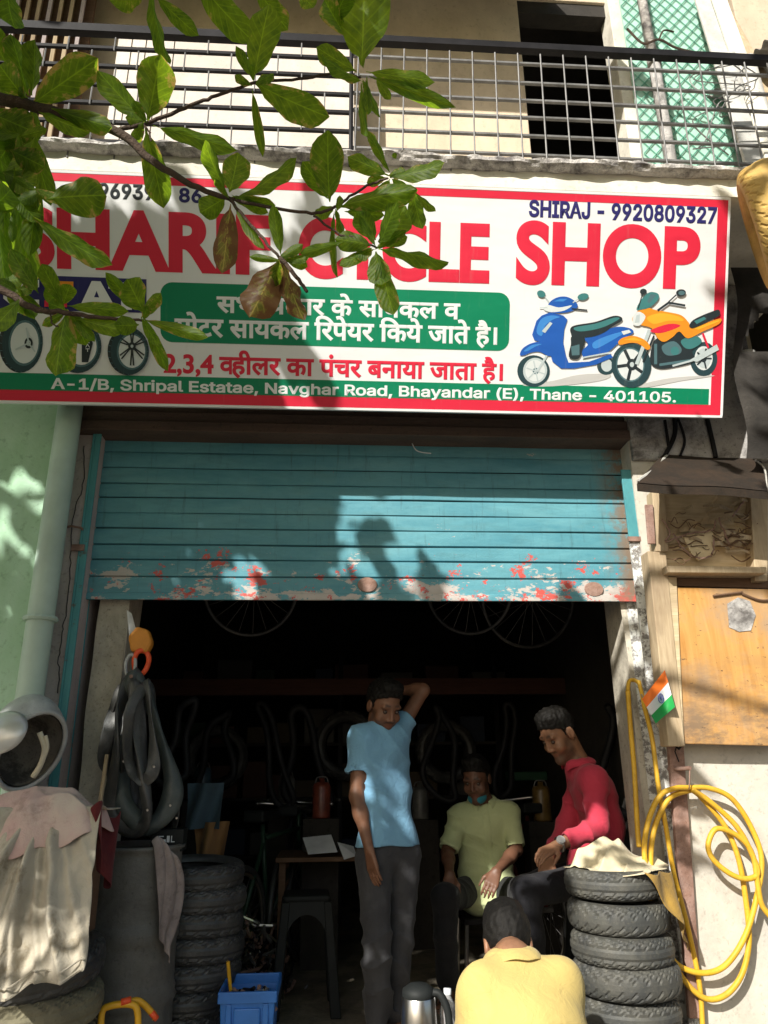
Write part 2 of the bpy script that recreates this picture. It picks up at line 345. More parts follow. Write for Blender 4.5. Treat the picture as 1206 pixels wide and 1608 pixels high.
# right jamb and wall
xq0 = P(980, 1000, .05)[0]; xq1 = P(1012, 1000, .05)[0]+.05
m = MB(); pts = [[(xq0+(xq1-xq0)*u+.012*noise((u*.1, 1, z), 11, 18)*(1-u), .04+.010*noise((u, 0, z), 12, 15), z) for u in np.linspace(0, 1, 7)] for z in np.linspace(0, 3.0, 60)]
m.grid(np.array(pts)[:, ::-1]); m.box((xq0+.014, .055, 0), (xq1, .31, 3.0)); build('door_jamb', m, m_jamb, bld)
xw0 = P(1052, 1200, -.12)[0]
m = MB(); pts = [[(xw0+(2.75-xw0)*u, -.12+.005*noise((u*2, 0, z), 7, 25), z) for u in np.linspace(0, 1, 16)] for z in np.linspace(-.02, 3.05, 40)]
m.grid(np.array(pts)[:, ::-1]); m.box((xw0, -.112, -.02), (2.75, .30, 3.05)); build('front_wall', m, m_whitewash, bld)
bpart('front_wall', (xw0+.004, -.145, 2.70), (2.30, .28, 3.35), m_grey_plaster)
bpart('front_wall', (2.30, .9, -.02), (4.5, 1.1, 7), m_cream_wall)
# rust stained corner strip
m = MB(); m.prism([XY(1050, 1170, -.15), XY(1074, 1170, -.15), XY(1105, 1600, -.15), XY(1083, 1600, -.15)], -.15, -.122); build('corner_strip', m, m_rust, bld, bevel=.004)
# header boards above the shutter
for k, (z0, z1) in enumerate(((2.815, 2.868), (2.872, 2.93), (2.934, 3.1))):
    bpart('header_board', (-1.30, -.14+.02*k, z0), (1.70, .20, z1), m_brownheader, .004)
bpart('lintel', (-1.62, -.10, 3.10), (2.3, .32, 3.828), m_grey_plaster)
# balcony slab with ragged concrete lip and fascia
m = MB(); m.box((-3.2, -.775, 3.832), (2.62, .30, 3.955)); build('balcony_slab', m, m_white_paint, bld)
m = MB(); xs = np.linspace(-3.2, 2.62, 330); A = np.linspace(0, 2*math.pi, 13)[:-1]
pts = []
for x in xs:
    row = []
    for a in A:
        r = 1+.28*noise((x, math.cos(a)*.1, math.sin(a)*.1), 26, 31)+.22*noise((x, math.cos(a)*.1, math.sin(a)*.1), 70, 32)
        row.append((x, -.79+.045*math.cos(a)*r, 3.955+.026*math.sin(a)*r+.008*noise((x, 0, 0), 5, 33)))
    pts.append(row+[row[0]])
m.grid(pts); build('slab_lip', m, m_concrete, bld, smooth=False)
# balcony wall with doorway
Yb = .32
xd0 = P(826, 150, Yb)[0]; xd1 = P(965, 100, Yb)[0]; zt = 7.6
zw = P(300, 52, Yb)[2]
bpart('balcony_wall', (-3.2, Yb, 3.955), (xd0, Yb+.15, zt), m_cream_wall)
bpart('balcony_wall', (xd0, Yb, 6.62), (xd1+.02, Yb+.15, zt), m_cream_wall)
bpart('balcony_wall', (xd1+1.0, Yb, 3.955), (4.4, Yb+.15, zt), m_cream_wall)
xs0 = P(180, 100, .0)[0]; xs1 = P(556, 100, .0)[0]
m = MB(); N = 34
for i in range(N):
    a = xs0+(xs1-xs0)*i/N
    if i < 9: m.box((a+.003, .0-(.008 if i % 2 else 0), 3.955), (a+(xs1-xs0)/N, .05, P(300, 50, 0)[2]))
m.box((xs0+(xs1-xs0)*9/N, .0, 3.955), (xs1, .05, P(300, 50, 0)[2]))
build('parapet_panel', m, M_grime('stained_white_sheet', (.64, .58, .51), (.40, .34, .29), .5, 2.4, c2=(.58, .51, .46), stretch=(1, 1, .4)), bld)  # off-white panel paint with its own stains
bpart('upper_slab', (-3.2, -.10, 7.3), (4.4, Yb+.2, 7.6), m_grey_plaster)
m = MB(); xr_ = P(992, 60, -.75)[0]; m.add([(-3.2, -.75, 6.36), (xr_, -.75, 6.36), (xr_, Yb-.004, 6.62), (-3.2, Yb-.004, 6.62), (-3.2, -.75, 6.42), (xr_, -.75, 6.42), (xr_, Yb-.004, 6.68), (-3.2, Yb-.004, 6.68)], [(0, 3, 2, 1), (4, 5, 6, 7), (0, 1, 5, 4), (1, 2, 6, 5), (2, 3, 7, 6), (3, 0, 4, 7)]); build('unseen_shade_slab', m, m_grey_plaster, bld)  # unseen slab, edge shaped so its shade line crosses the balcony wall
m = MB(); m.box((xd0+.0, Yb+1.6, 3.9), (xd1+1.0, Yb+1.7, 7)); m.box((xd0-.06, Yb+.155, 3.9), (xd0-.001, Yb+1.6, 7)); m.box((xd0-.1, Yb+.155, 7.0), (xd1+1.0, Yb+1.7, 7.1)); m.box((xd1+1.0, Yb+.155, 3.9), (xd1+1.06, Yb+1.7, 7))
build('room_wall', m, m_soot_shade, bld)
m = MB(); m.box((xd0+.002, Yb+.02, 6.50), (xd1, Yb+.14, 6.618)); build('door_lintel', m, m_soot_shade, bld)
m = MB(); m.box((P(966, 100, Yb-.02)[0], Yb-.05, 3.955), (P(995, 100, Yb-.02)[0], Yb+.12, 6.7)); build('door_post', m, m_white_paint, bld, bevel=.006)
# green wall of the neighbour and its drain pipe
nb = thing('neighbour_house', 'green plastered neighbouring house at the left edge of the photo', 'house', (-2.6, .3, 0))
m = MB(); x0 = P(60, 800, -.15)[0]
pts = [[(-4.5+(xp0-.002+4.5)*u, -.15+.006*noise((u*3, 0, z), 6, 45), z) for u in np.linspace(0, 1, 16)] for z in np.linspace(-.02, 3.9, 40)]
m.grid(np.array(pts)[:, ::-1]); m.box((-4.5, -.14, -.02), (xp0-.003, .3, 3.9)); build('wall', m, m_green_wall, nb)
dp = thing('drain_pipe', 'pale green painted drain pipe running down between the green wall and the pink pillar', 'pipe', (P(70, 900, -.2)[0], -.2, 0))
m = MB(); m.tube([(P(88, 900, -.2)[0]-.04, -.2, z) for z in np.linspace(-.02, 2.95, 12)], .058, 16); build('pipe', m, m_green_pipe, dp, smooth=True)
m = MB()
for z in (.7, 1.85): m.tube([(P(88, 900, -.2)[0]-.04+.064*math.cos(a), -.2+.064*math.sin(a), z) for a in np.linspace(0, 2*math.pi, 17)[:-1]], .012, 6, closed=True)
build('clamp', m, m_green_pipe, dp)

# ------------------------------------------------------------------ roller shutter
sh = thing('roller_shutter', 'half raised roller shutter of chipped teal slats under the shop sign', 'shutter', (.2, 0, 1.97))
zb = [2.90, 2.822, 2.748, 2.672, 2.604, 2.520, 2.446, 2.366, 2.289, 2.209, 2.085]
zb = [P(600, y, 0)[2] for y in (668, 692, 717, 740, 765, 785.5, 810, 833, 858, 881, 907)]+[P(600, 943, 0)[2]]
sx0, sx1 = -1.185, 1.545
for i in range(len(zb)-1):
    z1, z0 = zb[i], zb[i+1]; H = z1-z0; last = i == len(zb)-2
    gd = .012 if i in (1, 3, 5, 7, 8, 9) else .004; prof = [(gd, 0), (.0, .0035), (-.001, H*.25), (-.0015, H*.5), (-.001, H*.8), (.0, H-.007), (gd, H-.004), (gd, H-.0005)]
    if last: prof = [(.012, 0), (-.006, .0), (-.006, .03), (.0, .034), (-.001, H*.5), (.0, H-.007), (.012, H-.004), (.012, H-.0005)]
    nx = 60; m = MB(); pts = []
    for y, z in prof:
        pts.append([(x, y+.0022*noise((x, 0, z0*3), 7, 50+i)+.004*noise((x, 0, z0+z), 3, 51)+.0015*noise((x, 0, z0+z), 17, 53), z0+z+.0022*noise((x, 0, i), 5, 52)) for x in np.linspace(sx0, sx1, nx)])
    m.grid(np.array(pts)[:, ::-1][:, :, :]); o = build('slat' if not last else 'bottom_bar', m, m_shutter, sh, smooth=False)
m = MB(); m.box((sx0, .016, zb[-1]+.002), (sx1, .022, 3.0)); build('backing', m, m_black, sh)
for px, py in ((577, 918), (933, 925)):
    p = P(px, py, -.01); m = MB()
    m.lathe([(.0, -.012), (.035, -.012), (.038, -.006), (.036, .0), (0, .001)], 18); me = m.mesh('lock_plate', m_rust)
    o = link('lock_plate', me, sh); o.location = Vector(p)-sh.location; o.rotation_euler = (math.pi/2, 0, 0); o.scale = (1.3, 1, .6)
m = MB(); m.tube(catmull([P(646, 694, -.03), P(655, 708, -.06), P(677, 712, -.06)], 6), .003, 5); build('wire', m, m_paper, sh)
# guide rails
gl = [P(px, py, -.06)[0] for px, py in ((140, 740), (158, 740))]
gr = thing('guide_rail', 'blue painted steel channel guiding the left end of the shutter', 'guide rail', (gl[0], -.06, 0), 'shutter guide rails')
m = MB(); a, b = gl[0]+.004, gl[0]+.046; m.box((a, -.085, 0), (a+.012, .05, 2.85)); m.box((a+.012, -.085, 0), (b, -.073, 2.85)); m.box((a+.012, .038, 0), (b, .05, 2.85)); build('channel', m, m_rail, gr, bevel=.003)
for z in (1.0, 2.2): build('bracket', bx((a-.03, -.097, z), (b-.012, -.0855, z+.03)), m_rust, gr)
ga = P(985, 860, -.06)[0]
gr = thing('guide_rail', 'steel channel by the right end of the shutter, teal above and flaking white below', 'guide rail', (ga, -.06, 0), 'shutter guide rails')
m = MB(); a, b = ga, ga+.085; m.box((b-.012, -.10, 0), (b, .05, 2.66)); m.box((a, -.10, 0), (b-.012, -.088, 2.66)); m.box((a, .038, 0), (b-.012, .035, 2.66)); build('channel', m, m_rail, gr, bevel=.003)
for (z, dx) in ((2.268, .10), (1.02, .04)): build('bracket', bx((a-.01, -.113, z), (b+dx, -.1005, z+.024)), m_rust, gr)

# ------------------------------------------------------------------ shop sign
SPH = math.radians(22); SB = P(600, 641, -.38)
SV = np.array([0, -math.sin(SPH), math.cos(SPH)]); SN = np.array([0, -math.cos(SPH), -math.sin(SPH)])
def S(px, py):
    d = RW@np.array([px-603, py-804, FPX]); t = (SB-CAM).dot(SN)/d.dot(SN); p = CAM+d*t; return p[0], (p-SB).dot(SV)
sg = thing('shop_sign', 'large white printed shop sign with red capitals, green bands and vehicle pictures', 'sign', tuple(SB))
sg.rotation_euler = (math.pi/2+SPH, 0, 0)      # local x along the sign, local y up the sign, local z towards the street
SBX = SB[0]
def sg_obj(name, mb, mats, lay, smooth=False):  # mb verts as (u, v, w)
    for i in range(len(mb.v)): mb.v[i] = mb.v[i]-np.array([SBX, 0, 0])+np.array([0, 0, lay*.0006])
    return build(name, mb, mats, sg, smooth=smooth, local=True)
def c_vinyl(name, c):
    t = NT(name); c = np.array(c)
    col = t.mix(t.ramp(t.noise(2, 5), .4, .7, 0, 1), tuple(c), tuple(c*.93)); col = t.mix(t.ramp(t.noise(30, 5, .7), .66, .75, 0, .2), col, (.4, .37, .33))
    col = t.mix(t.ramp(t.noise(6, 6, .7, t.map((5, .35, 1))), .58, .76, 0, .14), col, (.40, .37, .33)); t.bump(t.noise(2.2, 3, .5, t.map((1, 2.2, 1))), .22, .03); return t.out(col, .45, 0, .35)
v_white = c_vinyl('vinyl_white', (.80, .80, .80)); v_red = c_vinyl('vinyl_red', (.70, .022, .055)); v_green = c_vinyl('vinyl_green', (.0, .215, .10))
v_navy = c_vinyl('vinyl_navy', (.025, .022, .14)); v_black = c_vinyl('vinyl_black', (.014, .018, .022)); v_orange = c_vinyl('vinyl_orange', (.80, .28, .02))
uR, vT = 1.905, 1.052; uL = S(-22, 632)[0]
m = MB(); m.box((uL, -.006, -.05), (uR, vT, 0)); sg_obj('panel', m, [v_white], 0)
m = MB(); m.box((uL, -.012, -.06), (uR+.006, -.002, .002)); m.box((uL, vT-.004, -.06), (uR+.006, vT+.008, .002)); m.box((uR-.002, -.002, -.06), (uR+.008, vT-.004, .002)); m.box((uL-.008, -.012, -.06), (uL, vT+.008, .002))
sg_obj('edge_strip', m, [v_white], 0)
bw = .036
m = MB()
for lo, hi in (((uL, .0), (uR-.004, .05)), ((uL, vT-.042), (uR-.004, vT-.006)), ((uR-.056, .05), (uR-.004, vT-.042)), ((uL, .05), (uL+.045, vT-.042))):
    m.box((lo[0], lo[1], -.01), (hi[0], hi[1], .0))
sg_obj('red_border', m, [v_red], 1.5)
def band(pts, z=0):
    m = MB(); n = len(pts); m.add([(u, v, 0) for u, v in pts], [tuple(range(n))]); return m
def facing(m):                                  # make the polygon face the street
    v = np.concatenate(m.v); f = m.f[0]; A = 0
    for i in range(len(f)):
        a, b = v[f[i]], v[f[(i+1) % len(f)]]; A += a[0]*b[1]-b[0]*a[1]
    if A < 0: m.f = [tuple(reversed(q)) for q in m.f]
    return m
vb0 = S(1120, 637)[1]; vb1 = S(1120, 611)[1]
m = MB(); m.box((uL+.05, vb0, -.01), (uR-.066, vb1, 0)); sg_obj('green_band', m, [v_green], 1.5)
a = S(252, 537); b = S(801, 460); r = .055; rp = []
for (cx_, cy_, t0) in ((b[0]-r, b[1]-r, 0), (a[0]+r, b[1]-r, 90), (a[0]+r, a[1]+r, 180), (b[0]-r, a[1]+r, 270)):
    rp += [(cx_+r*math.cos(math.radians(t0+k*15)), cy_+r*math.sin(math.radians(t0+k*15))) for k in range(7)]
sg_obj('green_box', facing(band(rp)), [v_green], 1.5)
try: ARIAL = bpy.data.fonts.load(bpy.utils.system_resource('DATAFILES')+'/fonts/Inter.woff2')
except Exception: ARIAL = None
def text_mesh(s, bold=0, font=None):
    c = bpy.data.curves.new('t', 'FONT'); c.body = s; c.resolution_u = 4 if font or ord(s[0]) > 127 else 10
    if font: c.font = font
    c.bevel_depth = bold; c.bevel_resolution = 0; c.fill_mode = 'FRONT'
    o = bpy.data.objects.new('t', c); COL.objects.link(o); dg = bpy.context.evaluated_depsgraph_get(); dg.update()
    me = bpy.data.meshes.new_from_object(o.evaluated_get(dg)); bpy.data.objects.remove(o)
    V = np.array([v.co[:] for v in me.vertices]); F = [tuple(p.vertices) for p in me.polygons]
    bpy.data.meshes.remove(me); return V, F
def fit(V, bl, tr, y0=None, y1=None, depth=.0006):
    x0, x1 = V[:, 0].min(), V[:, 0].max()
    if y0 is None: y0, y1 = V[:, 1].min(), V[:, 1].max()
    o = V.copy(); o[:, 0] = bl[0]+(V[:, 0]-x0)*(tr[0]-bl[0])/(x1-x0); o[:, 1] = bl[1]+(V[:, 1]-y0)*(tr[1]-bl[1])/(y1-y0)
    zm = V[:, 2].max(); o[:, 2] = (V[:, 2]/zm*depth if zm > 0 else 0); return o
def lettering(s, bl, tr, mat, bold=.03, font=None, y0=None, y1=None, lay=2, V=None, F=None, label=None):
    if V is None: V, F = text_mesh(s, bold, font)
    m = MB(); m.add(fit(V, S(*bl), S(*tr), y0, y1), F); o = sg_obj('lettering', m, [mat], lay)
    return o
lettering('SHARIF', (27, 421), (425, 337.5), v_red, .040); lettering('CYCLE', (468, 437), (770, 350.5), v_red, .040); lettering('SHOP', (809, 447), (1101, 356), v_red, .040)
lettering('SHIRAJ - 9920809327', (830, 341), (1126, 325), v_navy, .03, ARIAL)
lettering('996939', (137, 311), (242, 290), v_black, .03, ARIAL); lettering('86', (281, 318), (317, 296), v_navy, .03, ARIAL)
def words(o, gap):                               # one object per word
    me = o.data; V = np.array([v.co[:] for v in me.vertices]); Fs = [tuple(p.vertices) for p in me.polygons]; c = sorted((min(V[i][0] for i in f), max(V[i][0] for i in f), k) for k, f in enumerate(Fs)); groups = []; hi = -1e9
    for a, b, k in c:
        if a > hi+gap: groups.append([])
        groups[-1].append(Fs[k]); hi = max(hi, b)
    for g in groups:
        ids = sorted({i for f in g for i in f}); mp = {a: b for b, a in enumerate(ids)}; m2 = bpy.data.meshes.new('lettering'); m2.from_pydata(V[ids].tolist(), [], [tuple(mp[i] for i in f) for f in g]); m2.materials.append(me.materials[0]); link('lettering', m2, sg)
    bpy.data.objects.remove(o)
lettering('A-1/B, Shripal Estatae, Navghar Road, Bhayandar (E), Thane - 401105.', (80, 615.5), (1062, 615), v_white, .022, ARIAL)
words([o for o in sg.children if o.name.startswith('lettering')][-1], .018)
# Devanagari, with the vowel sign and the two conjuncts set by hand
DB = .03
hl = text_mesh('ट', DB)[0][:, 1].max(); bs = text_mesh('ग', DB)[0][:, 1].min()
def join(parts, gap=0):
    VV = []; FF = []; n = 0
    for (V, F, dx, clip) in parts:
        if clip is not None:
            keep = V[:, 0] <= clip; F = [f for f in F if all(keep[i] for i in f)]
        V = V+np.array([dx, 0, 0]); VV.append(V); FF += [tuple(i+n for i in f) for f in F]; n += len(V)
    return np.concatenate(VV), FF
def deva(pieces):                                # pieces: text, or ('pra',), or ('half', letter)
    parts = []; x = 0; sp = .26
    for p in pieces:
        if isinstance(p, str):
            V, F = text_mesh(p, DB); parts.append((V, F, x-V[:, 0].min(), None)); x += V[:, 0].max()-V[:, 0].min()-DB*1.6
        elif p[0] == ' ': x += sp
        elif p[0] == 'pra':
            V, F = text_mesh('प', DB); parts.append((V, F, x-V[:, 0].min(), None)); wd = V[:, 0].max()-V[:, 0].min()
            t = .075; q = np.array([[x+.02, bs+.10, .012], [x+.02+t*.5, bs+.02, .012], [x+wd-.1, bs+.24, .012], [x+wd-.1, bs+.24+t*1.2, .012]]); parts.append((q, [(0, 1, 2, 3)], 0, None)); x += wd-DB*1.6
        elif p[0] == 'half':
            V, F = text_mesh(p[1], DB); wd = V[:, 0].max()-V[:, 0].min(); cut = V[:, 0].max()-.17
            V2 = V.copy(); V2[:, 0] = np.minimum(V2[:, 0], cut+.04); parts.append((V2, F, x-V[:, 0].min(), None)); x += wd-.17
    return join(parts)
def dline(pieces, bl, tr, mat):
    V, F = deva(pieces); return lettering('', bl, tr, mat, y0=bs, y1=hl, V=V, F=F)
dline(['सभी', (' ',), ('pra',), 'कार', (' ',), 'के', (' ',), 'सायकल', (' ',), 'व'], (340, 491), (723, 477), v_white)
dline(['मोटर', (' ',), 'सायकल', (' ',), 'िरपेयर', (' ',), 'िकये', (' ',), 'जाते', (' ',), 'है।'], (274, 528), (781, 514.5), v_white)
dline(['2,3,4', (' ',), ('half', 'व'), 'हीलर', (' ',), 'का', (' ',), 'पंचर', (' ',), 'बनाया', (' ',), 'जाता', (' ',), 'है।'], (257, 585.5), (790, 571.5), v_red)
# pictures: flat print made of coloured shapes, each on its own layer
class Pic:
    def __init__(s, ox, oy, sc): s.o = (ox, oy, sc); s.m = MB(); s.mats = []; s.k = 0; s.sm = False
    def mi(s, mat):
        if mat not in s.mats: s.mats.append(mat)
        return s.mats.index(mat)
    def poly(s, pts, mat, smooth=False):
        if smooth or (s.sm and 5 <= len(pts) < 20): pts = catmull([(x, y, 0) for x, y in pts], 4, True)[:, :2]
        uv = [S(s.o[0]+x*s.o[2], s.o[1]+y*s.o[2]) for x, y in pts]; s.k += 1
        A = sum(uv[i][0]*uv[(i+1) % len(uv)][1]-uv[(i+1) % len(uv)][0]*uv[i][1] for i in range(len(uv)))
        if A < 0: uv = uv[::-1]
        s.m.add([(u, v, s.k*.00012) for u, v in uv], [tuple(range(len(uv)))], s.mi(mat))
    def ell(s, cx, cy, rx, ry, mat, rot=0, n=28):
        c, q = math.cos(rot), math.sin(rot)
        s.poly([(cx+rx*math.cos(t)*c-ry*math.sin(t)*q, cy+rx*math.cos(t)*q+ry*math.sin(t)*c) for t in np.linspace(0, 2*math.pi, n+1)[:-1]], mat)
    def line(s, pts, wd, mat):
        for a, b in zip(pts[:-1], pts[1:]):
            a = np.array(a, float); b = np.array(b, float); d = (b-a)/np.linalg.norm(b-a); n = np.array([-d[1], d[0]])*wd/2
            s.poly([a+n-d*wd*.2, b+n+d*wd*.2, b-n+d*wd*.2, a-n-d*wd*.2], mat)
    def done(s, name):
        return sg_obj(name, s.m, s.mats, 2)
k_blue = c_vinyl('print_blue', (.015, .10, .42)); k_blue2 = c_vinyl('print_light_blue', (.05, .24, .62)); k_tyre = c_vinyl('print_tyre', (.022, .055, .065)); k_tyre2 = c_vinyl('print_tyre_grey', (.08, .16, .18))
k_silver = c_vinyl('print_silver', (.50, .57, .58)); k_teal = c_vinyl('print_teal', (.05, .20, .20)); k_dark = c_vinyl('print_dark', (.02, .03, .035)); k_or2 = c_vinyl('print_yellow', (.85, .42, .03)); k_pale = c_vinyl('print_pale', (.68, .72, .72))
k_shadow = c_vinyl('print_grey', (.55, .54, .52))
p = Pic(800, 440, .3367); p.sm = True
p.poly([(60, 490), (200, 470), (330, 440), (470, 440), (420, 470), (200, 495)], k_shadow)
p.ell(450, 400, 42, 42, k_tyre); p.ell(453, 397, 26, 30, k_silver)
p.ell(112, 424, 76, 74, k_tyre, .2); p.ell(119, 422, 56, 60, k_silver, .2); p.ell(119, 422, 46, 50, k_pale); p.ell(122, 424, 14, 15, k_tyre2)
for t in range(6): p.line([(122, 424), (122+44*math.cos(t*1.047+.3), 424+48*math.sin(t*1.047+.3))], 6, k_silver)
p.line([(180, 340), (130, 425)], 10, k_silver)
p.poly([(105, 255), (125, 190), (150, 165), (190, 150), (250, 165), (270, 185), (255, 230), (250, 290), (262, 350), (275, 385), (370, 380), (470, 345), (482, 360), (400, 395), (300, 412), (240, 412), (200, 380), (185, 330), (150, 290), (115, 280)], k_blue, False)
p.poly([(48, 350), (60, 320), (100, 295), (150, 288), (190, 310), (202, 345), (180, 354), (140, 335), (100, 338), (70, 350)], k_blue)
p.poly([(66, 330), (105, 303), (150, 298), (120, 310), (85, 330)], k_blue2)
p.poly([(125, 240), (145, 185), (190, 165), (235, 172), (200, 185), (165, 215), (150, 260)], k_blue2)
p.poly([(150, 238), (188, 195), (200, 202), (165, 247)], k_silver)
p.poly([(175, 132), (190, 100), (225, 80), (265, 78), (300, 95), (318, 120), (300, 140), (260, 152), (200, 152)], k_blue)
p.poly([(205, 100), (235, 88), (270, 88), (250, 100)], k_blue2)
p.poly([(158, 132), (180, 116), (230, 128), (290, 118), (255, 142), (200, 150), (170, 144)], k_pale)
p.line([(290, 134), (360, 141)], 7, k_dark); p.line([(140, 130), (175, 128)], 5, k_silver)
p.line([(165, 78), (185, 105)], 5, k_silver); p.line([(325, 85), (295, 105)], 5, k_silver); p.ell(147, 65, 20, 16, k_teal, .4); p.ell(342, 78, 26, 16, k_teal, -.2)
p.poly([(350, 270), (430, 240), (500, 218), (560, 225), (577, 245), (545, 265), (500, 300), (450, 340), (380, 357), (345, 362), (338, 330), (365, 300)], k_blue)
p.poly([(390, 290), (470, 255), (540, 240), (480, 280), (400, 320)], k_blue2); p.line([(340, 362), (470, 338)], 7, k_silver)
p.poly([(290, 262), (350, 270), (335, 340), (315, 368), (276, 358), (285, 300)], k_dark); p.poly([(285, 310), (325, 300), (325, 350), (290, 352)], k_tyre2)
p.poly([(283, 225), (310, 210), (400, 195), (480, 168), (518, 172), (522, 190), (480, 215), (440, 245), (380, 266), (300, 268), (285, 250)], k_dark)
p.poly([(300, 222), (400, 203), (485, 176), (510, 182), (430, 222), (330, 240)], k_teal)
p.poly([(520, 240), (556, 232), (566, 244), (530, 256)], k_pale)
p.done('printed_scooter')
p = Pic(800, 440, .3367); p.sm = True
p.poly([(600, 490), (760, 455), (960, 445), (800, 470), (640, 500)], k_shadow)
p.ell(905, 368, 64, 80, k_tyre); p.ell(905, 364, 42, 56, k_pale); p.ell(905, 364, 34, 46, k_silver); p.ell(905, 366, 14, 18, k_dark)
for t in range(5): p.line([(905, 366), (905+36*math.cos(t*1.257), 366+48*math.sin(t*1.257))], 8, k_dark)
p.ell(568, 398, 93, 104, k_tyre, -.1); p.ell(563, 394, 66, 80, k_tyre2, -.1); p.ell(563, 394, 60, 73, k_pale, -.1)
for t in range(5):
    a_ = t*1.257+.5; p.line([(568, 394), (563+60*math.cos(a_), 394+73*math.sin(a_))], 15, k_dark)
p.ell(570, 394, 24, 27, k_dark); p.ell(570, 394, 10, 12, k_silver)
p.poly([(690, 270), (740, 262), (800, 240), (850, 262), (880, 300), (850, 330), (860, 380), (760, 408), (690, 412), (655, 380), (665, 300)], k_dark)
p.poly([(712, 305), (765, 285), (800, 318), (790, 345), (740, 352), (715, 335)], k_tyre2); p.ell(770, 330, 20, 20, k_teal); p.poly([(800, 280), (870, 262), (895, 290), (850, 320), (815, 315)], k_teal); p.line([(700, 395), (840, 375)], 12, k_tyre2); p.line([(680, 300), (680, 390)], 14, k_tyre2)
p.line([(900, 250), (925, 315)], 10, v_red)
p.poly([(840, 372), (965, 300), (975, 325), (872, 382)], k_silver); p.line([(760, 400), (850, 375)], 9, k_silver)
p.line([(650, 235), (592, 390)], 17, k_silver); p.line([(672, 260), (622, 380)], 8, k_dark)
p.poly([(506, 287), (530, 268), (580, 261), (630, 280), (655, 312), (640, 325), (600, 297), (560, 293), (515, 302)], v_orange); p.poly([(530, 278), (580, 268), (620, 283), (570, 282)], k_or2)
p.poly([(570, 190), (590, 150), (640, 130), (680, 140), (740, 150), (800, 165), (835, 200), (850, 222), (975, 180), (975, 205), (900, 240), (830, 272), (790, 240), (760, 265), (720, 288), (690, 272), (660, 225), (610, 210)], v_orange)
p.poly([(640, 175), (700, 155), (780, 168), (810, 190), (740, 190), (670, 205)], k_or2); p.poly([(655, 235), (740, 205), (795, 213), (740, 238), (690, 248)], v_red); p.poly([(850, 225), (975, 186), (975, 194), (880, 232)], k_or2)
p.poly([(572, 202), (578, 162), (603, 148), (632, 170), (612, 207), (590, 214)], k_pale); p.poly([(582, 200), (590, 165), (606, 160), (604, 198)], k_silver)
p.poly([(590, 138), (610, 95), (650, 58), (690, 64), (692, 90), (655, 126), (615, 138)], k_teal); p.poly([(655, 66), (684, 70), (650, 110), (640, 100)], k_tyre2)
p.line([(690, 142), (740, 106), (815, 119)], 10, k_dark); p.line([(740, 102), (775, 70)], 6, k_dark); p.line([(598, 132), (618, 66)], 5, k_dark)
p.ell(622, 55, 16, 14, k_dark); p.ell(797, 60, 23, 16, k_dark, -.1); p.ell(800, 61, 15, 10, k_tyre2)
p.poly([(835, 215), (850, 190), (890, 168), (935, 150), (972, 139), (976, 165), (930, 190), (880, 215), (850, 224)], k_dark); p.poly([(858, 192), (905, 172), (915, 182), (870, 206)], k_teal)
p.done('printed_motorcycle')
p = Pic(0, 420, .2488)
p.poly([(-10, 40), (925, 75), (925, 287), (-10, 265)], v_navy)
def wheel_pic(cx, cy, rx, ry, rot, rim, hub):
    p.ell(cx-8, cy, rx, ry, k_dark, rot); p.ell(cx+3, cy, rx*.93, ry*.97, k_tyre, rot); p.ell(cx+14, cy+2, rx*.72, ry*.76, k_tyre2, rot); p.ell(cx+16, cy+2, rx*.64, ry*.68, rim, rot)
    for t in range(24): 
        a = t*.2618; p.line([(cx-rx*.99*math.cos(a)-8, cy+ry*.98*math.sin(a)), (cx-rx*.90*math.cos(a)-4, cy+ry*.93*math.sin(a)+5)], 4, k_tyre2)
wheel_pic(140, 475, 138, 190, .05, k_pale, 1); p.ell(183, 478, 26, 34, k_dark); p.ell(183, 478, 14, 18, k_silver); p.ell(183, 478, 7, 9, k_dark)
for t in range(3): p.line([(183, 478), (165+70*math.cos(t*2.09+.6), 478+95*math.sin(t*2.09+.6))], 10, k_silver)
wheel_pic(500, 500, 150, 168, 0, v_white, 0); p.poly([(520, 410), (560, 395), (590, 480), (560, 600), (520, 600)], k_dark); 
wheel_pic(820, 530, 130, 152, 0, k_pale, 1)
for t in range(6):
    a = t*1.047+.52
    for dd in (-.12, .12): p.line([(838, 490+10), (838+82*math.cos(a+dd), 515+105*math.sin(a+dd))], 9, k_dark)
p.ell(838, 500, 24, 26, k_dark); p.ell(838, 500, 9, 10, k_silver)
# maker's name on the blue strip and on the tyre
p.poly([(505, 262), (585, 90), (640, 92), (740, 268), (665, 266), (645, 232), (585, 230), (570, 264)], v_white); p.poly([(600, 192), (616, 152), (632, 194)], v_navy)
p.poly([(690, 96), (905, 104), (905, 148), (838, 146), (838, 272), (770, 270), (770, 142), (690, 138)], v_white)
for y0 in (88, 150, 212): p.poly([(288, y0), (470-(y0 > 140)*40, y0+6), (470-(y0 > 140)*40, y0+44), (288, y0+40)], v_orange if y0 < 200 else v_red)
p.poly([(60, 80), (255, 84), (255, 130), (140, 128), (110, 165), (140, 205), (255, 208), (255, 254), (90, 250), (30, 200), (30, 130)], v_white)
for i, ch in enumerate('CEAT'):
    y0 = 432+i*27
    if ch == 'C': L = [[(572, y0+4), (548, y0+2), (548, y0+20), (572, y0+20)]]
    elif ch == 'E': L = [[(572, y0+2), (550, y0+2), (550, y0+20), (572, y0+20)], [(550, y0+11), (568, y0+11)]]
    elif ch == 'A': L = [[(548, y0+22), (560, y0+2), (572, y0+22)]]
    else: L = [[(548, y0+4), (572, y0+4)], [(560, y0+4), (560, y0+22)]]
    for l in L: p.line(l, 4, v_white)
p.done('printed_wheels')
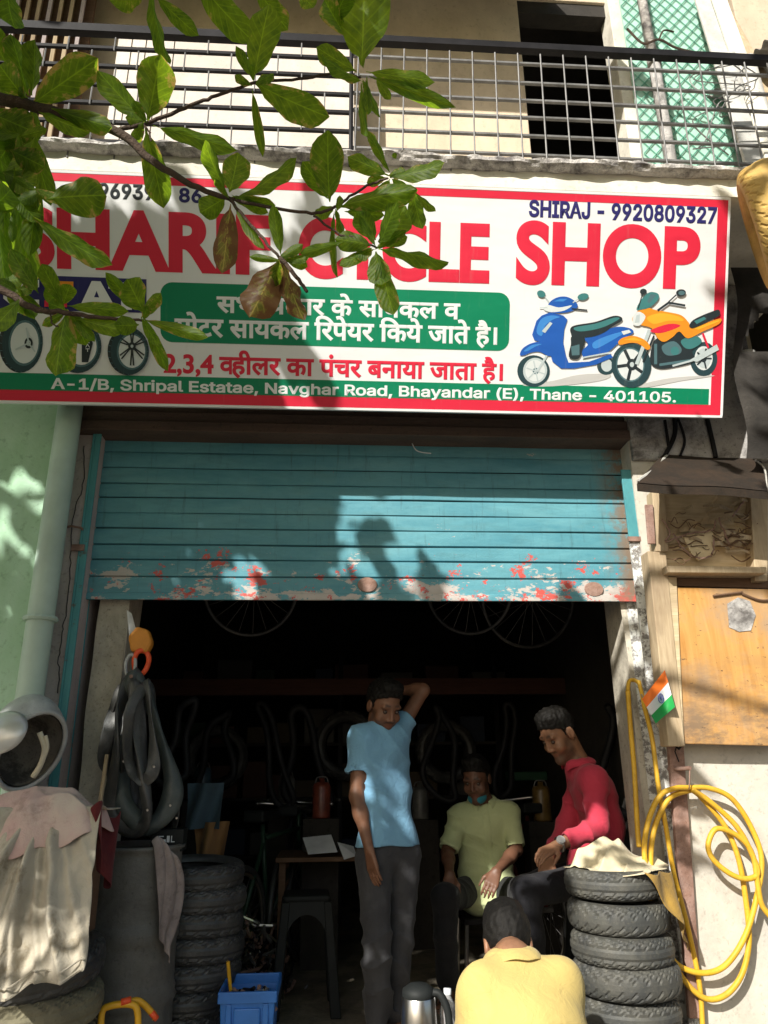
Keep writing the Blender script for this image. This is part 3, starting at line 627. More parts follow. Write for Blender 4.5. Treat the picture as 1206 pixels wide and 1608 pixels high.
# struts that hold the sign out from the wall
for u in (-1.3, .1, 1.6):
    for a, b in (((u, -.335, 2.90), (u, -.02, 2.99)), ((u, -.655, 3.74), (u, -.30, 3.825))):
        m = MB(); q = [np.array(v)-SB for v in (a, b)]; q = [np.array((v[0], v.dot(SV), v.dot(SN))) for v in q]; m.tube(q, .012, 6); build('strut', m, m_blackmetal, sg, local=True)

# ------------------------------------------------------------------ balcony railing
YR = -.765
rl = thing('balcony_railing', 'long iron balcony railing of flat bars and welded uprights above the shop sign', 'railing', (.3, YR, 3.97))
def rx(px, y=150): return P(px, y, YR)[0]
def hb(px0, py0, px1, py1, t, mat, nm='bar', dy=0, dep=.008):
    a = P(px0, py0, YR+dy); b = P(px1, py1, YR+dy); m = MB(); z = (a[2]+b[2])/2; dz = (b[2]-a[2])/2*.3
    m.add([(a[0], YR+dy-dep, z-dz-t), (b[0], YR+dy-dep, z+dz-t), (b[0], YR+dy+dep, z+dz-t), (a[0], YR+dy+dep, z-dz-t),
           (a[0], YR+dy-dep, z-dz+t), (b[0], YR+dy-dep, z+dz+t), (b[0], YR+dy+dep, z+dz+t), (a[0], YR+dy+dep, z-dz+t)],
          [(0, 3, 2, 1), (4, 5, 6, 7), (0, 1, 5, 4), (1, 2, 6, 5), (2, 3, 7, 6), (3, 0, 4, 7)])
    return build(nm, m, mat, rl)
hb(-40, 42, 548, 64, .024, m_blackmetal, 'top_rail', dep=.02); hb(546, 64, 1212, 94, .02, m_blackmetal, 'top_rail', dep=.02)
rowsL = [(66, 86), (95, 110), (123, 138), (152, 167), (178, 196), (208, 226)]
rowsR = [(91, 112), (121, 142), (148, 170), (175, 196), (204, 224), (234, 254)]
rowsL = [(72, 88), (100, 116), (129, 145), (158, 173), (188, 203), (219, 233)]
for (a, b) in rowsL: hb(-40, a, 552, b, .0085, m_blackmetal)
for (a, b) in rowsR: hb(552, a, 1212, b+4, .0056, m_greymetal)
hb(548, 20, 1212, 30, .006, m_blackmetal) if False else None
ztop = P(700, 70, YR)[2]
def vb(px, py0, py1, r, mat, lean=0):
    a = P(px, py0, YR-.012); b = P(px, py1, YR-.012); m = MB(); m.tube([(a[0]-lean, YR-.012, a[2]), (a[0]+lean, YR-.012, b[2])], r, 6); build('upright', m, mat, rl)
for i in range(19): vb(560+i*35.6, 74+i*1.4, 268, .0042, m_greymetal, -.012)
ys = [60, 80, 108, 137, 165, 195, 226, 250]
for k in range(7):
    for i in range(9):
        px = 36+i*73+(36 if k % 2 else 0)
        if px < 545: vb(px, ys[k]+px*.03-6, ys[k+1]+px*.03-6, .004, m_greymetal)
vb(552, 62, 262, .012, m_blackmetal)
# things standing on the balcony
d0 = P(975, 20, Yb-.09)[0]; d1 = P(1150, 60, Yb-.09)[0]
jp = thing('lattice_screen', 'mint green sheet screen with a dark green diagonal lattice beside the dark doorway', 'screen', ((d0+d1)/2, Yb-.1, 3.955))
build('sheet', bx((d0, Yb-.10, 3.96), (d1, Yb-.085, 7.0)), m_mint, jp)
m = MB()
for s in (1, -1):
    for i in range(52):
        z0 = 3.3+i*.105; 
        for (xa, xb) in ((d0, d1),):
            za, zb_ = (z0, z0+s*(xb-xa)*1.25)
            pts = np.linspace((xa, Yb-.106-(.004 if s > 0 else 0), za), (xb, Yb-.106-(.004 if s > 0 else 0), zb_), 14)
            pts = [q for q in pts if 3.96 < q[2] < 7.0]
            if len(pts) > 1: m.tube(pts, .0042, 4)
tagit(build('lattice', m, m_lattice, jp), kind='stuff')
for a in (1012, 1120):
    xa = P(a, 60, Yb-.13)[0]; build('frame_post', bx((xa, Yb-.15, 3.96), (xa+.045, Yb-.115, 7.0)), m_greymetal, jp)
vp = thing('vent_pipe', 'dull grey vertical pipe standing in front of the green lattice', 'pipe', (P(1036, 150, .0)[0], .0, 3.955))
m = MB(); x = P(1036, 150, 0)[0]; m.tube([(x, 0, z) for z in np.linspace(3.955, 5.62, 8)], .036, 14); m.tube([(x, 0, 5.62), (x, 0, 5.70)], .045, 14); build('pipe', m, m_grey_plaster, vp, smooth=True)
m = MB(); m.tube([(x, 0, 5.70), (x-.02, 0, 7.0)], .03, 12); build('pipe_stub', m, m_concrete, vp, smooth=True)
m = MB(); m.tube(catmull([P(985, 45, -.08), P(1010, 68, -.1), P(1035, 62, -.12), P(1062, 75, -.1), P(1100, 84, -.1)], 8), .008, 5); m.tube(catmull([P(1035, 62, -.12), P(1042, 48, -.1), P(1058, 50, -.08)], 6), .006, 5)
tagit(build('dry_twig', m, m_bark), 'bare brown twig caught in front of the green lattice screen', 'twig')
for i, (a, b, c, d, mt, lab) in enumerate(((1098, -20, 1132, 85, m_pvc, 'pale splintered plank leaning at the right end of the balcony, left one'), (1124, -20, 1162, 88, m_white_paint, 'white leaning plank right of the splintered one on the balcony'), (1112, -30, 1180, 95, m_wood, 'brown wooden plank leaning behind the two pale planks on the balcony'))):
    p0 = P(a, b, .1+.06*i); p1 = P(c, d, -.25+.06*i); q = p1+(p1-p0)*1.9; dr = nrm(q-p0); sd = np.array([.055, .0, .01])
    th = np.array([0, .02, 0]); m = MB(); 
    m.add([p0-sd, p0+sd, q+sd, q-sd, p0-sd+th, p0+sd+th, q+sd+th, q-sd+th], [(3, 2, 1, 0), (4, 5, 6, 7), (0, 1, 5, 4), (1, 2, 6, 5), (2, 3, 7, 6), (3, 0, 4, 7)])
    tagit(build('plank', m, mt, bevel=.004), lab, 'plank')
for i, (a, r_, lab) in enumerate(((1160, .05, 'thick whitish upright pipe at the right end of the balcony'), (1192, .04, 'thinner whitish pipe by the right edge of the balcony'))):
    x = P(a, 150, -.3)[0]; m = MB(); m.tube([(x, -.3, 3.955), (x+.01, -.3, 4.55), (x-.02, -.3, 5.35)], r_, 14); t = thing('plastic_pipe', lab, 'pipe', (x, -.3, 3.955)); build('pipe', m, m_pvc, t, smooth=True)
    m = MB(); m.tube([(x+.008, -.3, 4.5), (x+.008, -.3, 4.6)], r_*1.2, 14); build('socket', m, m_pvc, t, smooth=True)
ck = thing('wire_tangle', 'tangle of grey wires hanging among the pipes at the right end of the balcony', 'wires', P(1165, 180, -.4))
m = MB()
for i in range(5):
    q = [P(1085+rng.uniform(0, 110), 95+k*rng.uniform(20, 32), -.42+rng.uniform(-.05, .05)) for k in range(6)]; m.tube(catmull(q, 6), .004, 4)
build('wire', m, m_greymetal, ck)
cr = thing('corrugated_roof', 'grey corrugated sheet roof over the right end of the balcony', 'roof', P(1190, 20, -.2))
m = MB(); xa = P(1148, 20, -.2)[0]; pts = [[(x, y, P(1190, 62, -.45)[2]+.02*math.sin(y*70)+(y+.45)*.42) for x in np.linspace(xa, xa+1.6, 3)] for y in np.linspace(-.45, .3, 90)]
m.grid(pts); build('sheet', m, m_corr, cr, smooth=True)
sd = thing('slatted_shutter', 'brown wooden slatted shutter at the upper left end of the balcony', 'shutter', P(90, 30, .1))
m = MB(); xa, za = XY(28, 20, .12); xb = P(146, 20, .12)[0]
build('backing', bx((xa-.6, .13, 3.96), (xb, .15, 7.0)), m_darkwood, sd)
for i in range(13):
    x = xa-.42+(xb-xa+.42)*i/13; mm = MB(); mm.box((x, .06, 4.0), (x+.022, .128, 6.9), R=((.94, -.34, 0), (.34, .94, 0), (0, 0, 1))); build('slat', mm, m_wood if i % 3 else m_pink_wall, sd)
bl = thing('balcony_clutter_pot', 'dark flower pot with dry stems standing at the left end of the balcony floor', 'pot', (P(95, 225, -.45)[0], -.45, 3.98))
m = MB(); m.lathe([(0, 0), (.10, 0), (.13, .17), (.12, .175), (.11, .15), (0, .15)], 20); build('pot', m, m_blackmetal, bl, local=True, smooth=True)
m = MB()
for i in range(14):
    a = rng.uniform(0, 6.28); q = np.array([math.cos(a), math.sin(a), 0]); m.tube([q*.03+[0, 0, .14], q*.09+[0, 0, .25], q*.16+[0, 0, .28+rng.uniform(0, .08)]], .005, 4)
build('stem', m, m_bark, bl, local=True)

# ------------------------------------------------------------------ right hand side of the front
mc = thing('meter_cabinet', 'weathered wooden meter cabinet with a torn board panel on the right wall', 'cabinet', (P(1120, 900, -.2)[0], -.13, P(1120, 1170, -.2)[2]))
def fr(name, px, py, Y0, Y1, mat, bev=.004, **k):
    m = MB(); m.prism([XY(a, b, Y0) for a, b in zip(px, py)], Y0, Y1); return build(name, m, mat, mc, bevel=bev, **k)
fr('post', (1017, 1046, 1076, 1050), (865, 868, 1172, 1172), -.24, -.15, m_wood)
fr('post', (1178, 1206, 1206, 1186), (770, 770, 912, 912), -.24, -.15, m_wood)
fr('side_board', (1024, 1044, 1050, 1030), (770, 770, 866, 866), -.225, -.15, m_wood); fr('hinge', (1013, 1026, 1030, 1018), (792, 792, 854, 854), -.238, -.226, m_rust)
tb = MB(); NX, NZ = 26, 22
def torn():
    c00, c10, c01, c11 = [np.array(XY(a, b, -.16)) for a, b in ((1036, 897), (1192, 897), (1030, 740), (1185, 740))]
    pts = []
    for j in np.linspace(0, 1, NZ):
        row = []
        for i in np.linspace(0, 1, NX):
            q = (c00*(1-i)+c10*i)*(1-j)+(c01*(1-i)+c11*i)*j
            rag = .035*noise((q[0]*3, 0, q[1]*6), 4, 61)+.012*noise((q[0], 0, q[1]), 45, 62)
            row.append((q[0], -.165-max(0, j-.25)*.06*(noise((q[0], 1, q[1]), 11, 63) > .1)-.4*abs(rag)*(j > .2), q[1]))
        pts.append(row)
    return np.array(pts)
tp = torn(); tb.grid(tp); build('torn_panel', tb, m_woodx, mc)
m = MB()                                                # shreds of the torn veneer
for k in range(22):
    px, py = rng.uniform(1044, 1176), rng.uniform(792, 868); L = rng.uniform(14, 50); a = P(px, py, -.20); b = P(px+L, py+rng.uniform(-9, 10), -.20+rng.uniform(-.03, .02)); wv = np.array([0, 0, rng.uniform(.006, .02)])
    mid = (a+b)/2+[0, -rng.uniform(.01, .04), .01]; m.add([a, mid, b, b+wv, mid+wv*1.5, a+wv], [(0, 1, 4, 5), (1, 2, 3, 4)])
build('splinter', m, m_wood, mc)
m = MB()
for k in range(34):
    px, py = rng.uniform(1042, 1178), rng.uniform(800, 885); L = rng.uniform(10, 46); q = [P(px+L*t_, py+rng.uniform(-7, 7), -.222+rng.uniform(-.025, .015)) for t_ in (0, .35, .7, 1)]; m.tube(catmull(q, 4), rng.uniform(.0015, .004), 4)
tagit(build('dark_strand', m, m_darkwood, mc), kind='stuff')
m = MB()
pl = [(1072, 840), (1120, 830), (1122, 868), (1098, 880), (1085, 868)]; m.prism([XY(a, b, -.215) for a, b in pl], -.215, -.205); build('torn_flap', m, M_plain('pale_veneer', (.62, .50, .31), .8), mc)
m = MB()
for q in ([(1040, 815), (1052, 835), (1046, 850), (1070, 842), (1092, 836), (1118, 832), (1124, 818)], [(1150, 812), (1158, 800), (1168, 788)], [(1128, 812), (1140, 842), (1148, 860)], [(1056, 838), (1072, 860), (1095, 876), (1118, 870), (1120, 845)]):
    m.tube(catmull([P(a, b, -.235) for a, b in q], 6)+rng.normal(0, .002, (len(catmull([P(a, b, -.235) for a, b in q], 6)), 3)), .004, 5)
build('loose_wire', m, m_rust, mc)
fr('shelf', (1046, 1204, 1204, 1050), (888, 890, 900, 899), -.30, -.14, m_wood)
# plywood door below
dz0, dz1 = 1170, 921
fr('plywood_door', (1064, 1240, 1240, 1074), (922, 926, 1172, 1168), -.225, -.20, m_ply)
fr('door_edge', (1049, 1063, 1075, 1066), (905, 906, 1168, 1168), -.235, -.15, m_woodx)
fr('door_bar', (1062, 1215, 1215, 1064), (901, 902, 924, 920), -.20, -.15, m_darkwood)
m = MB(); pc = [(1142, 948), (1160, 938), (1178, 944), (1186, 966), (1180, 990), (1160, 992), (1145, 985)]; m.prism([XY(a+rng.uniform(-1, 1), b, -.229) for a, b in pc], -.229, -.226); build('glued_patch', m, m_grey_plaster, mc)
m = MB()
for q in ([(1120, 936), (1150, 932), (1166, 930)], [(1165, 932), (1190, 942), (1206, 943)]): m.tube(catmull([P(a, b, -.232) for a, b in q], 5), .006, 5)
build('wood_shred', m, m_darkwood, mc)
# sheet metal hood over the cabinet
hd = thing('metal_hood', 'dark rusty sheet hood sloping out over the meter cabinet', 'hood', P(1100, 740, -.3))
za = P(1045, 712, -.12)[2]; zb2 = P(1100, 762, -.52)[2]
h0, h1 = P(1042, 715, -.14), P(1195, 722, -.14); g0, g1 = P(1000, 760, -.52), P(1206, 772, -.52)
m = MB(); pts = []
for j in np.linspace(0, 1, 9):
    pts.append([(h0*(1-i)+h1*i)*(1-j)+(g0*(1-i)+g1*i)*j+np.array([0, 0, .008*noise((i*2, j*2, 0), 4, 71)]) for i in np.linspace(0, 1, 16)])
pts = np.array(pts); m.grid(pts); m.grid(pts[::-1]+[0, 0, .006]); m.grid(np.array([pts[-1], pts[-1]+[0, .005, -.035]])); build('sheet', m, M_grime('dark_rusted_sheet', (.022, .016, .011), (.06, .035, .02), .6, 5, rough=.8), hd)
m = MB(); m.tube([P(1002, 755, -.50), P(1030, 735, -.30), P(1048, 714, -.15)], .008, 6); build('edge_rod', m, m_pvc, hd)
# cables and pipe at the right
m = MB()
for q, r_ in (([(1058, 640), (1060, 680), (1046, 712), (1030, 735)], .012), ([(1062, 650), (1075, 690), (1068, 716)], .007), ([(1108, 648), (1118, 690), (1124, 718)], .012), ([(1044, 660), (1050, 700)], .008)):
    m.tube(catmull([P(a, b, -.16) for a, b in q], 8), r_, 7)
tagit(build('black_cable', m, m_blackmetal), 'black cables running down the grey plaster under the right end of the sign', 'cable')
m = MB(); x, z = XY(1196, 690, -.25); m.tube([(x, -.25, z-.10), (x, -.25, z+.5)], .05, 14); m.tube([(x, -.25, z-.02), (x, -.25, z+.05)], .062, 14)
tagit(build('waste_pipe', m, m_pvc, smooth=True), 'short pale waste pipe at the right edge above the metal hood', 'pipe')
m = MB(); m.tube(catmull([P(1186, 722, -.3), P(1200, 735, -.34), P(1204, 760, -.33), P(1203, 776, -.33)], 8), .005, 5)
tagit(build('white_wire', m, m_pvc), 'thin white wire curling down beside the metal hood', 'wire')
# dark tarpaulin bundle and yellow tyre beside the sign
tq = thing('tarpaulin', 'dark tarpaulin bundle hanging beside the right end of the sign under the yellow tyre', 'tarpaulin', P(1180, 540, -.35))
m = MB(); pts = []
out = [(1146, 430), (1150, 500), (1152, 560), (1160, 620), (1172, 700), (1215, 700), (1225, 560), (1215, 430)]
for j in np.linspace(0, 1, 26):
    row = []
    for i in np.linspace(0, 1, 22):
        py = 420+j*300; xl = 1147+22*j+7*math.sin(j*9); px = xl+(1300-xl)*i
        row.append(P(px, py, -.42+.16*abs(i-.3)+.05*noise((i*3, j*3, 0), 3, 81)))
    pts.append(row)
pts = np.array(pts); hole = lambda i, j: (i-7.2)**2/9+(j-8)**2/9 < 1
F = [(a*22+b, a*22+b+1, (a+1)*22+b+1, (a+1)*22+b) for a in range(25) for b in range(21) if not (2 <= b <= 9 and 6 <= a <= 10 and b+ (a-6) >= 5)]
m.add(pts.reshape(-1, 3), [f[::-1] for f in F]); build('sheet', m, M_cloth('dark_tarp', (.022, .02, .018), (.05, .045, .04), .8), tq, smooth=True)

def tyre_mesh(name, R, rw, mats, pattern='chevron', seg=120, bead=.62, squash=1.0, seed=0, dp=1.):
    """tyre lying flat, axis z; tread with cut grooves"""
    prof = []; n = 30
    for i in range(n):
        a = -math.pi*.86+1.72*math.pi*i/(n-1)         # around the section, open at the rim
        e = 2.6; c, s_ = math.cos(a), math.sin(a)
        prof.append((abs(c)**(2/e)*np.sign(c), abs(s_)**(2/e)*np.sign(s_), a))
    rs = R*(1-bead)/2*1.0; Rc = R-rs; V = []
    for k in range(seg):
        t = 2*math.pi*k/seg
        for (c, s_, a) in prof:
            r = Rc+rs*c; z = rw*s_*squash; g = 0
            if abs(a) < 1.25:
                ph = k*36/seg if pattern == 'fine' else k*26/seg
                u = (ph+abs(a)*1.6*(1 if pattern != 'slant' else np.sign(a))) % 1
                if u < .22 and abs(a) > .16: g = .005
                if abs(abs(a)-.28) < .07 and pattern != 'chevron': g = .004
            if 1.5 < abs(a) < 1.62: g = -.003
            g *= dp; V.append(((r-g*c)*math.cos(t), (r-g*c)*math.sin(t), z-g*s_))
    L = n; F = []
    for k in range(seg):
        j = (k+1) % seg
        for i in range(L-1): F.append((k*L+i, j*L+i, j*L+i+1, k*L+i+1))
    m = MB(); m.add(V, F); return m.mesh(name, mats, smooth=False)
def put_tyre(me, loc, rot, label, group=None, scale=1, mat=None):
    t = thing('tyre', label, 'tyre', tuple(loc), group, rot); t.scale = (scale,)*3
    link('tread', me, t); return t
ty_y = tyre_mesh('yellow_tyre', .30, .10, m_yellow_tyre, 'fine', 180, .62, 1., 0, 1.1)
put_tyre(ty_y, P(1221, 357, -.95), (math.radians(84), 0, math.radians(56)), 'yellow painted tyre hanging at the right end of the sign', None, 1.02)
ty_a = tyre_mesh('scooter_tyre', .212, .056, m_rubber, 'chevron', 130); ty_b = tyre_mesh('scooter_tyre_ribbed', .212, .054, m_rubber, 'slant', 130); ty_c = tyre_mesh('plain_tyre', .27, .06, m_rubber_dusty, 'fine', 130); ty_d = tyre_mesh('worn_tyre', .27, .062, m_rubber_black, 'slant', 100)
order = ['lowest visible', 'second from the bottom', 'third from the bottom', 'fourth', 'fifth', 'sixth', 'topmost']
TCX = P(968, 1420, -.20)[0]; cx0 = [TCX+.035+v for v in (.016, .008, .0, .004, -.004, .002, -.006)]
zc = .062
names = ['dark scooter tyre at the bottom of the stack in front of the red shirted man', 'second tyre from the bottom of the stack under the cream cloth', 'third tyre from the bottom of the stack under the cream cloth', 'middle tyre of the seven tyre stack beside the yellow hose', 'third tyre from the top of the stack under the cream cloth', 'second tyre from the top of the stack under the cream cloth', 'topmost tyre of the right stack with the cream cloth lying on it']
STK = []
for i in range(7):
    c = (cx0[i]-.035+rng.uniform(-.008, .008), -.20+rng.uniform(-.01, .01), zc); STK.append(c)
    put_tyre(ty_a if i % 2 else ty_b, c, (rng.uniform(-.02, .02), rng.uniform(-.02, .02), rng.uniform(0, 6)), names[i], 'tyres stacked at the right of the entrance', .99+rng.uniform(-.045, .035)); zc += .106+.008*(i % 3)
ZTOP = zc-.058

# yellow air hose
hz = thing('air_hose', 'bright yellow air hose coiled on a nail on the right wall', 'hose', P(1080, 1240, -.16))
def hose(name, pts, Y, r=.0115, closed=False):
    q = [P(a, b, Y if len(c) == 0 else c[0]) for a, b, *c in pts]; m = MB(); m.tube(catmull(q, 9, closed), r, 10, closed=closed); return build(name, m, m_hose, hz, smooth=True)
hose('coil', [(1082, 1237), (1060, 1238), (1036, 1250), (1018, 1290), (1012, 1340), (1022, 1410), (1040, 1480), (1066, 1516), (1105, 1528), (1140, 1515), (1170, 1470), (1188, 1410), (1196, 1350), (1180, 1300), (1150, 1255), (1115, 1238)], -.20, closed=True)
hose('coil', [(1080, 1242), (1050, 1255), (1028, 1300), (1022, 1360), (1034, 1430), (1052, 1495), (1075, 1540), (1108, 1568), (1140, 1562), (1165, 1530), (1176, 1480), (1172, 1420), (1160, 1350), (1140, 1300), (1110, 1262), (1092, 1244)], -.185, closed=True)
hose('coil', [(1086, 1240), (1110, 1255), (1145, 1285), (1165, 1310), (1180, 1340), (1190, 1370), (1175, 1380), (1150, 1374), (1122, 1352), (1112, 1328), (1124, 1302), (1150, 1308), (1172, 1325), (1184, 1350), (1190, 1390), (1196, 1420), (1210, 1440)], -.215)
hose('loop', [(1012, 1110, -.16), (1024, 1160, -.16), (1034, 1235, -.17), (1046, 1300, -.17), (1058, 1370, -.17), (1076, 1440, -.17), (1092, 1510, -.17), (1100, 1560, -.17), (1104, 1625, -.17)], -.17, .0105)
hose('loop', [(1003, 1070, -.10), (1008, 1090, -.13), (1012, 1112, -.16)], -.13, .010)
hose('loop', [(986, 1085, -.08), (990, 1140, -.08), (996, 1210, -.08), (1001, 1300, -.10), (1004, 1330, -.12)], -.08, .0115)
hose('loop', [(986, 1085, -.08), (988, 1070, -.06), (996, 1068, -.06), (1003, 1072, -.10)], -.08, .0095)
m = MB(); m.tube([P(1050, 1208, -.11), P(1084, 1206, -.24)], .009, 8); m.tube([P(1083, 1206, -.235), P(1083, 1224, -.235), P(1082, 1240, -.235)], .0028, 5)
tagit(build('wall_nail', m, m_rust), 'rusty nail in the right wall from which the yellow hose hangs', 'nail')
m = MB(); m.tube([P(1064, 1168, -.19), P(1060, 1180, -.19), P(1066, 1196, -.18)], .003, 5); m.tube([P(1055, 1166, -.2), P(1066, 1176, -.2), P(1072, 1168, -.2)], .006, 5)
tagit(build('wire_hook', m, m_blackmetal), 'small twisted wire under the lower left corner of the plywood door', 'wire')
# flag
fl = thing('paper_flag', 'small Indian tricolour flag on a stick by the white flaking pole', 'flag', P(1030, 1100, -.2))
def flagpt(u, v):
    a, b, c, d = [np.array(q, float) for q in ((1008, 1098), (1044, 1052), (1030, 1136), (1060, 1110))]
    q = (a*(1-u)+b*u)*(1-v)+(c*(1-u)+d*u)*v; return P(q[0], q[1], -.285-.02*math.sin(u*5+v*2)-.01*math.sin(v*6))
for k, (cname, c) in enumerate((('saffron', (.80, .17, .015)), ('white', (.72, .72, .72)), ('green', (.015, .28, .06)))):
    m = MB(); m.grid([[flagpt(u, v) for v in np.linspace(k/3, (k+1)/3, 5)] for u in np.linspace(0, 1, 12)]); build(cname+'_stripe', m, M_flat('flag_'+cname, c, .6), fl, smooth=True)
m = MB(); ring = [np.array(flagpt(.56+.10*math.cos(t), .5+.13*math.sin(t)))+[0, -.003, 0] for t in np.linspace(0, 6.283, 25)[:-1]]; m.tube(ring, .0016, 4, closed=True)
for t in np.linspace(0, 6.283, 13)[:-1]: m.tube([np.array(flagpt(.56, .5))+[0, -.003, 0], np.array(flagpt(.56+.10*math.cos(t), .5+.13*math.sin(t)))+[0, -.003, 0]], .0007, 3)
build('wheel_emblem', m, M_flat('flag_navy', (.03, .04, .28)), fl)
m = MB(); m.tube([P(1007, 1090, -.28), P(1034, 1142, -.28)], .004, 6); build('stick', m, m_wood, fl)

# ------------------------------------------------------------------ left side of the front
# helmet hanging at the left edge
hm = thing('helmet', 'grey plastic helmet hanging open side out at the left edge beside the blue channel', 'helmet', P(40, 1160, -.38))
H0 = np.array(P(38, 1160, -.38)); m = MB(); pts = []; pin = []
NA, NB = 30, 18
ax = nrm((.60, -.60, -.52)); up = nrm(np.array([0, 0, 1.])-ax*ax[2]); sdv = np.cross(up, ax)
for i in range(NB):
    th = math.pi*.64*i/(NB-1)                 # from the back pole to the open rim
    row = []; row2 = []
    for j in range(NA+1):
        ph = 2*math.pi*j/NA; r = .158*math.sin(th+.0001)*(1+.10*math.sin(ph)**2); d = -.172*math.cos(th)
        q = H0+ax*(d+.02)+sdv*r*math.cos(ph)*.86+up*r*math.sin(ph)*1.08; row.append(q); row2.append(H0+(q-H0)*.90+ax*.008)
    pts.append(row); pin.append(row2)
m.grid(np.array(pts)[::-1]); build('shell', m, m_grey_plastic, hm, smooth=True)
m = MB(); m.grid(np.array(pin)); build('lining', m, m_dark_inside, hm, smooth=True)
m = MB(); m.tube(np.array(pts)[-1][:-1], .010, 8, closed=True); build('rim', m, m_grey_plastic, hm, smooth=True)
m = MB(); q0 = np.array(P(58, 1195, -.40))
for s in (0, 1): m.tube(catmull([P(62+s*9, 1150+s*5, -.47), P(70+s*4, 1175, -.46), P(64, 1200, -.45), P(52, 1220, -.44)], 5), .012-.004*s, 6)
build('strap', m, M_plain('cream_strap', (.62, .56, .42), .8), hm, smooth=True)
vs = thing('motorcycle_mirror', 'rounded silver mirror housing in front of the grey helmet at the left edge', 'mirror', P(5, 1150, -.56))
m = MB(); m.lathe([(0, -.028), (.05, -.024), (.085, -.012), (.098, 0), (.085, .014), (.05, .03), (.0, .036)], 28); me = m.mesh('mirror_housing', m_silver, smooth=True); o = link('housing', me, vs); o.rotation_euler = (math.radians(75), 0, math.radians(-20)); o.scale = (1.1, .85, 1)
m = MB(); m.tube(catmull([P(4, 1150, -.56), P(-30, 1180, -.5), P(-60, 1240, -.45), P(-70, 1330, -.4)], 6), .008, 8); build('stem', m, m_steel, vs, smooth=True)

# steel drum
DC = np.array([P(205, 1450, .0)[0], .02, 0]); DR = (P(288, 1420, .0)[0]-P(140, 1420, .0)[0])/2*.96
DH = P(215, 1334, -.2)[2]
dr = thing('steel_drum', 'dented dark grey steel drum standing left of the entrance', 'drum', tuple(DC))
prof = [(0, .01), (DR, .0), (DR+.004, .01)]
for z in np.linspace(.03, DH-.02, 50):
    r = DR; 
    for zr in (DH*.36, DH*.62): r += .012*math.exp(-((z-zr)/.012)**2)+.010*math.exp(-((z-zr-.03)/.01)**2)
    prof.append((r, z))
prof += [(DR+.01, DH-.012), (DR+.012, DH), (DR-.004, DH+.004), (DR-.012, DH-.015), (0, DH-.018)]
m = MB(); m.lathe(prof, 64); v = m.v[0]; a = np.arctan2(v[:, 1], v[:, 0]); rr = np.hypot(v[:, 0], v[:, 1]); dn = .010*noise(np.stack([np.cos(a), np.sin(a), v[:, 2]*2], 1), 2.6, 91)*(rr > DR*.9); v[:, 0] += dn*np.cos(a); v[:, 1] += dn*np.sin(a)
build('shell', m, m_drum, dr, smooth=True, local=True)
# inner tubes hung on the jamb
def tube_loop(top, bot, half, r, label, Y=-.1, seed=0, mat=None, flat=.45, skew=0.):
    a, b = P(top[0], top[1], Y), P(bot[0], bot[1], Y); t = thing('inner_tube', label, 'inner tube', tuple(a), 'inner tubes hanging by the left jamb'); H = b-a; N = 90; C = []; W = []
    for k in range(N):
        u = 2*math.pi*k/N; dn = .5-.5*math.cos(u); sx = math.sin(u)*(.30+.80*dn)*(1+.18*math.sin(2*u+seed))+skew*math.sin(u)*math.cos(u)
        q = H*dn+np.array([half*sx, .025*math.sin(2*u+seed)+.02*math.cos(3*u+seed), 0])
        q = q+np.array([.016*noise(np.array((math.cos(u)*2, math.sin(u)*2, seed)), 2, 92), .02*noise(np.array((math.cos(u)*2, math.sin(u)*2, seed)), 2, 93), 0]); C.append(q)
    C = np.array(C); T = np.roll(C, -1, 0)-np.roll(C, 1, 0); T /= np.linalg.norm(T, axis=1)[:, None]; n = 12; V = []
    for k in range(N):
        u = 2*math.pi*k/N; tw = seed*1.3+1.1*math.sin(u+seed)+.6*noise(np.array((math.cos(u), math.sin(u), seed+5.)), 2.2, 96); e1 = np.cross(T[k], (math.sin(tw), math.cos(tw), .1)); e1 /= np.linalg.norm(e1); e2 = np.cross(T[k], e1)
        puff = 1+.5*noise(np.array((math.cos(u), math.sin(u), seed)), 2.6, 95); fl = np.clip(flat+.35*noise(np.array((math.cos(u), math.sin(u), seed+2.)), 3., 97), .12, 1.)
        for m_ in range(n):
            g = 2*math.pi*m_/n; V.append(C[k]+e1*r*1.25*math.cos(g)*(1+.15*(1-fl))+e2*r*fl*puff*math.sin(g)*(1-.25*math.cos(2*g))+e2*.004*noise(C[k]*1.+[g, 0, 0], 40, 98))
    F_ = [(k*n+m_, k*n+(m_+1) % n, ((k+1) % N)*n+(m_+1) % n, ((k+1) % N)*n+m_) for k in range(N) for m_ in range(n)]
    m = MB(); m.add(V, F_); build('tube', m, mat or m_rubber_black, t, smooth=True, local=True)
    c = C[int(N*.38)]; m = MB(); m.tube([c+[0, -r*.4, 0], c+[.01, -r*.4-.03, -.005]], .005, 6); build('valve', m, m_steel, t, local=True)
mg1 = M_grime('greyish_tube', (.060, .063, .064), (.15, .145, .13), .6, 7, rough=.45, spec=.5); mg2 = M_grime('greenish_tube', (.050, .066, .066), (.11, .115, .105), .6, 9, rough=.5, spec=.5)
tube_loop((204, 1068), (205, 1305), .105, .024, 'long black inner tube hanging nearest on the left jamb', -.11, 1, None, .5)
tube_loop((196, 1072), (178, 1215), .06, .020, 'short grey inner tube folded against the left jamb', -.06, 2, mg1, .5, .1)
tube_loop((214, 1062), (232, 1298), .125, .030, 'fat greenish inner tube hanging at the right of the bunch on the left jamb', -.05, 4, mg2, .65)
tube_loop((222, 1070), (226, 1225), .07, .020, 'pale dusty inner tube with a bright fold at the top of the bunch', -.15, 7, mg1, .3, -.15)
tube_loop((226, 1078), (250, 1318), .10, .023, 'thin black inner tube hanging deepest in the shadow by the drum', .05, 9, None, .4)
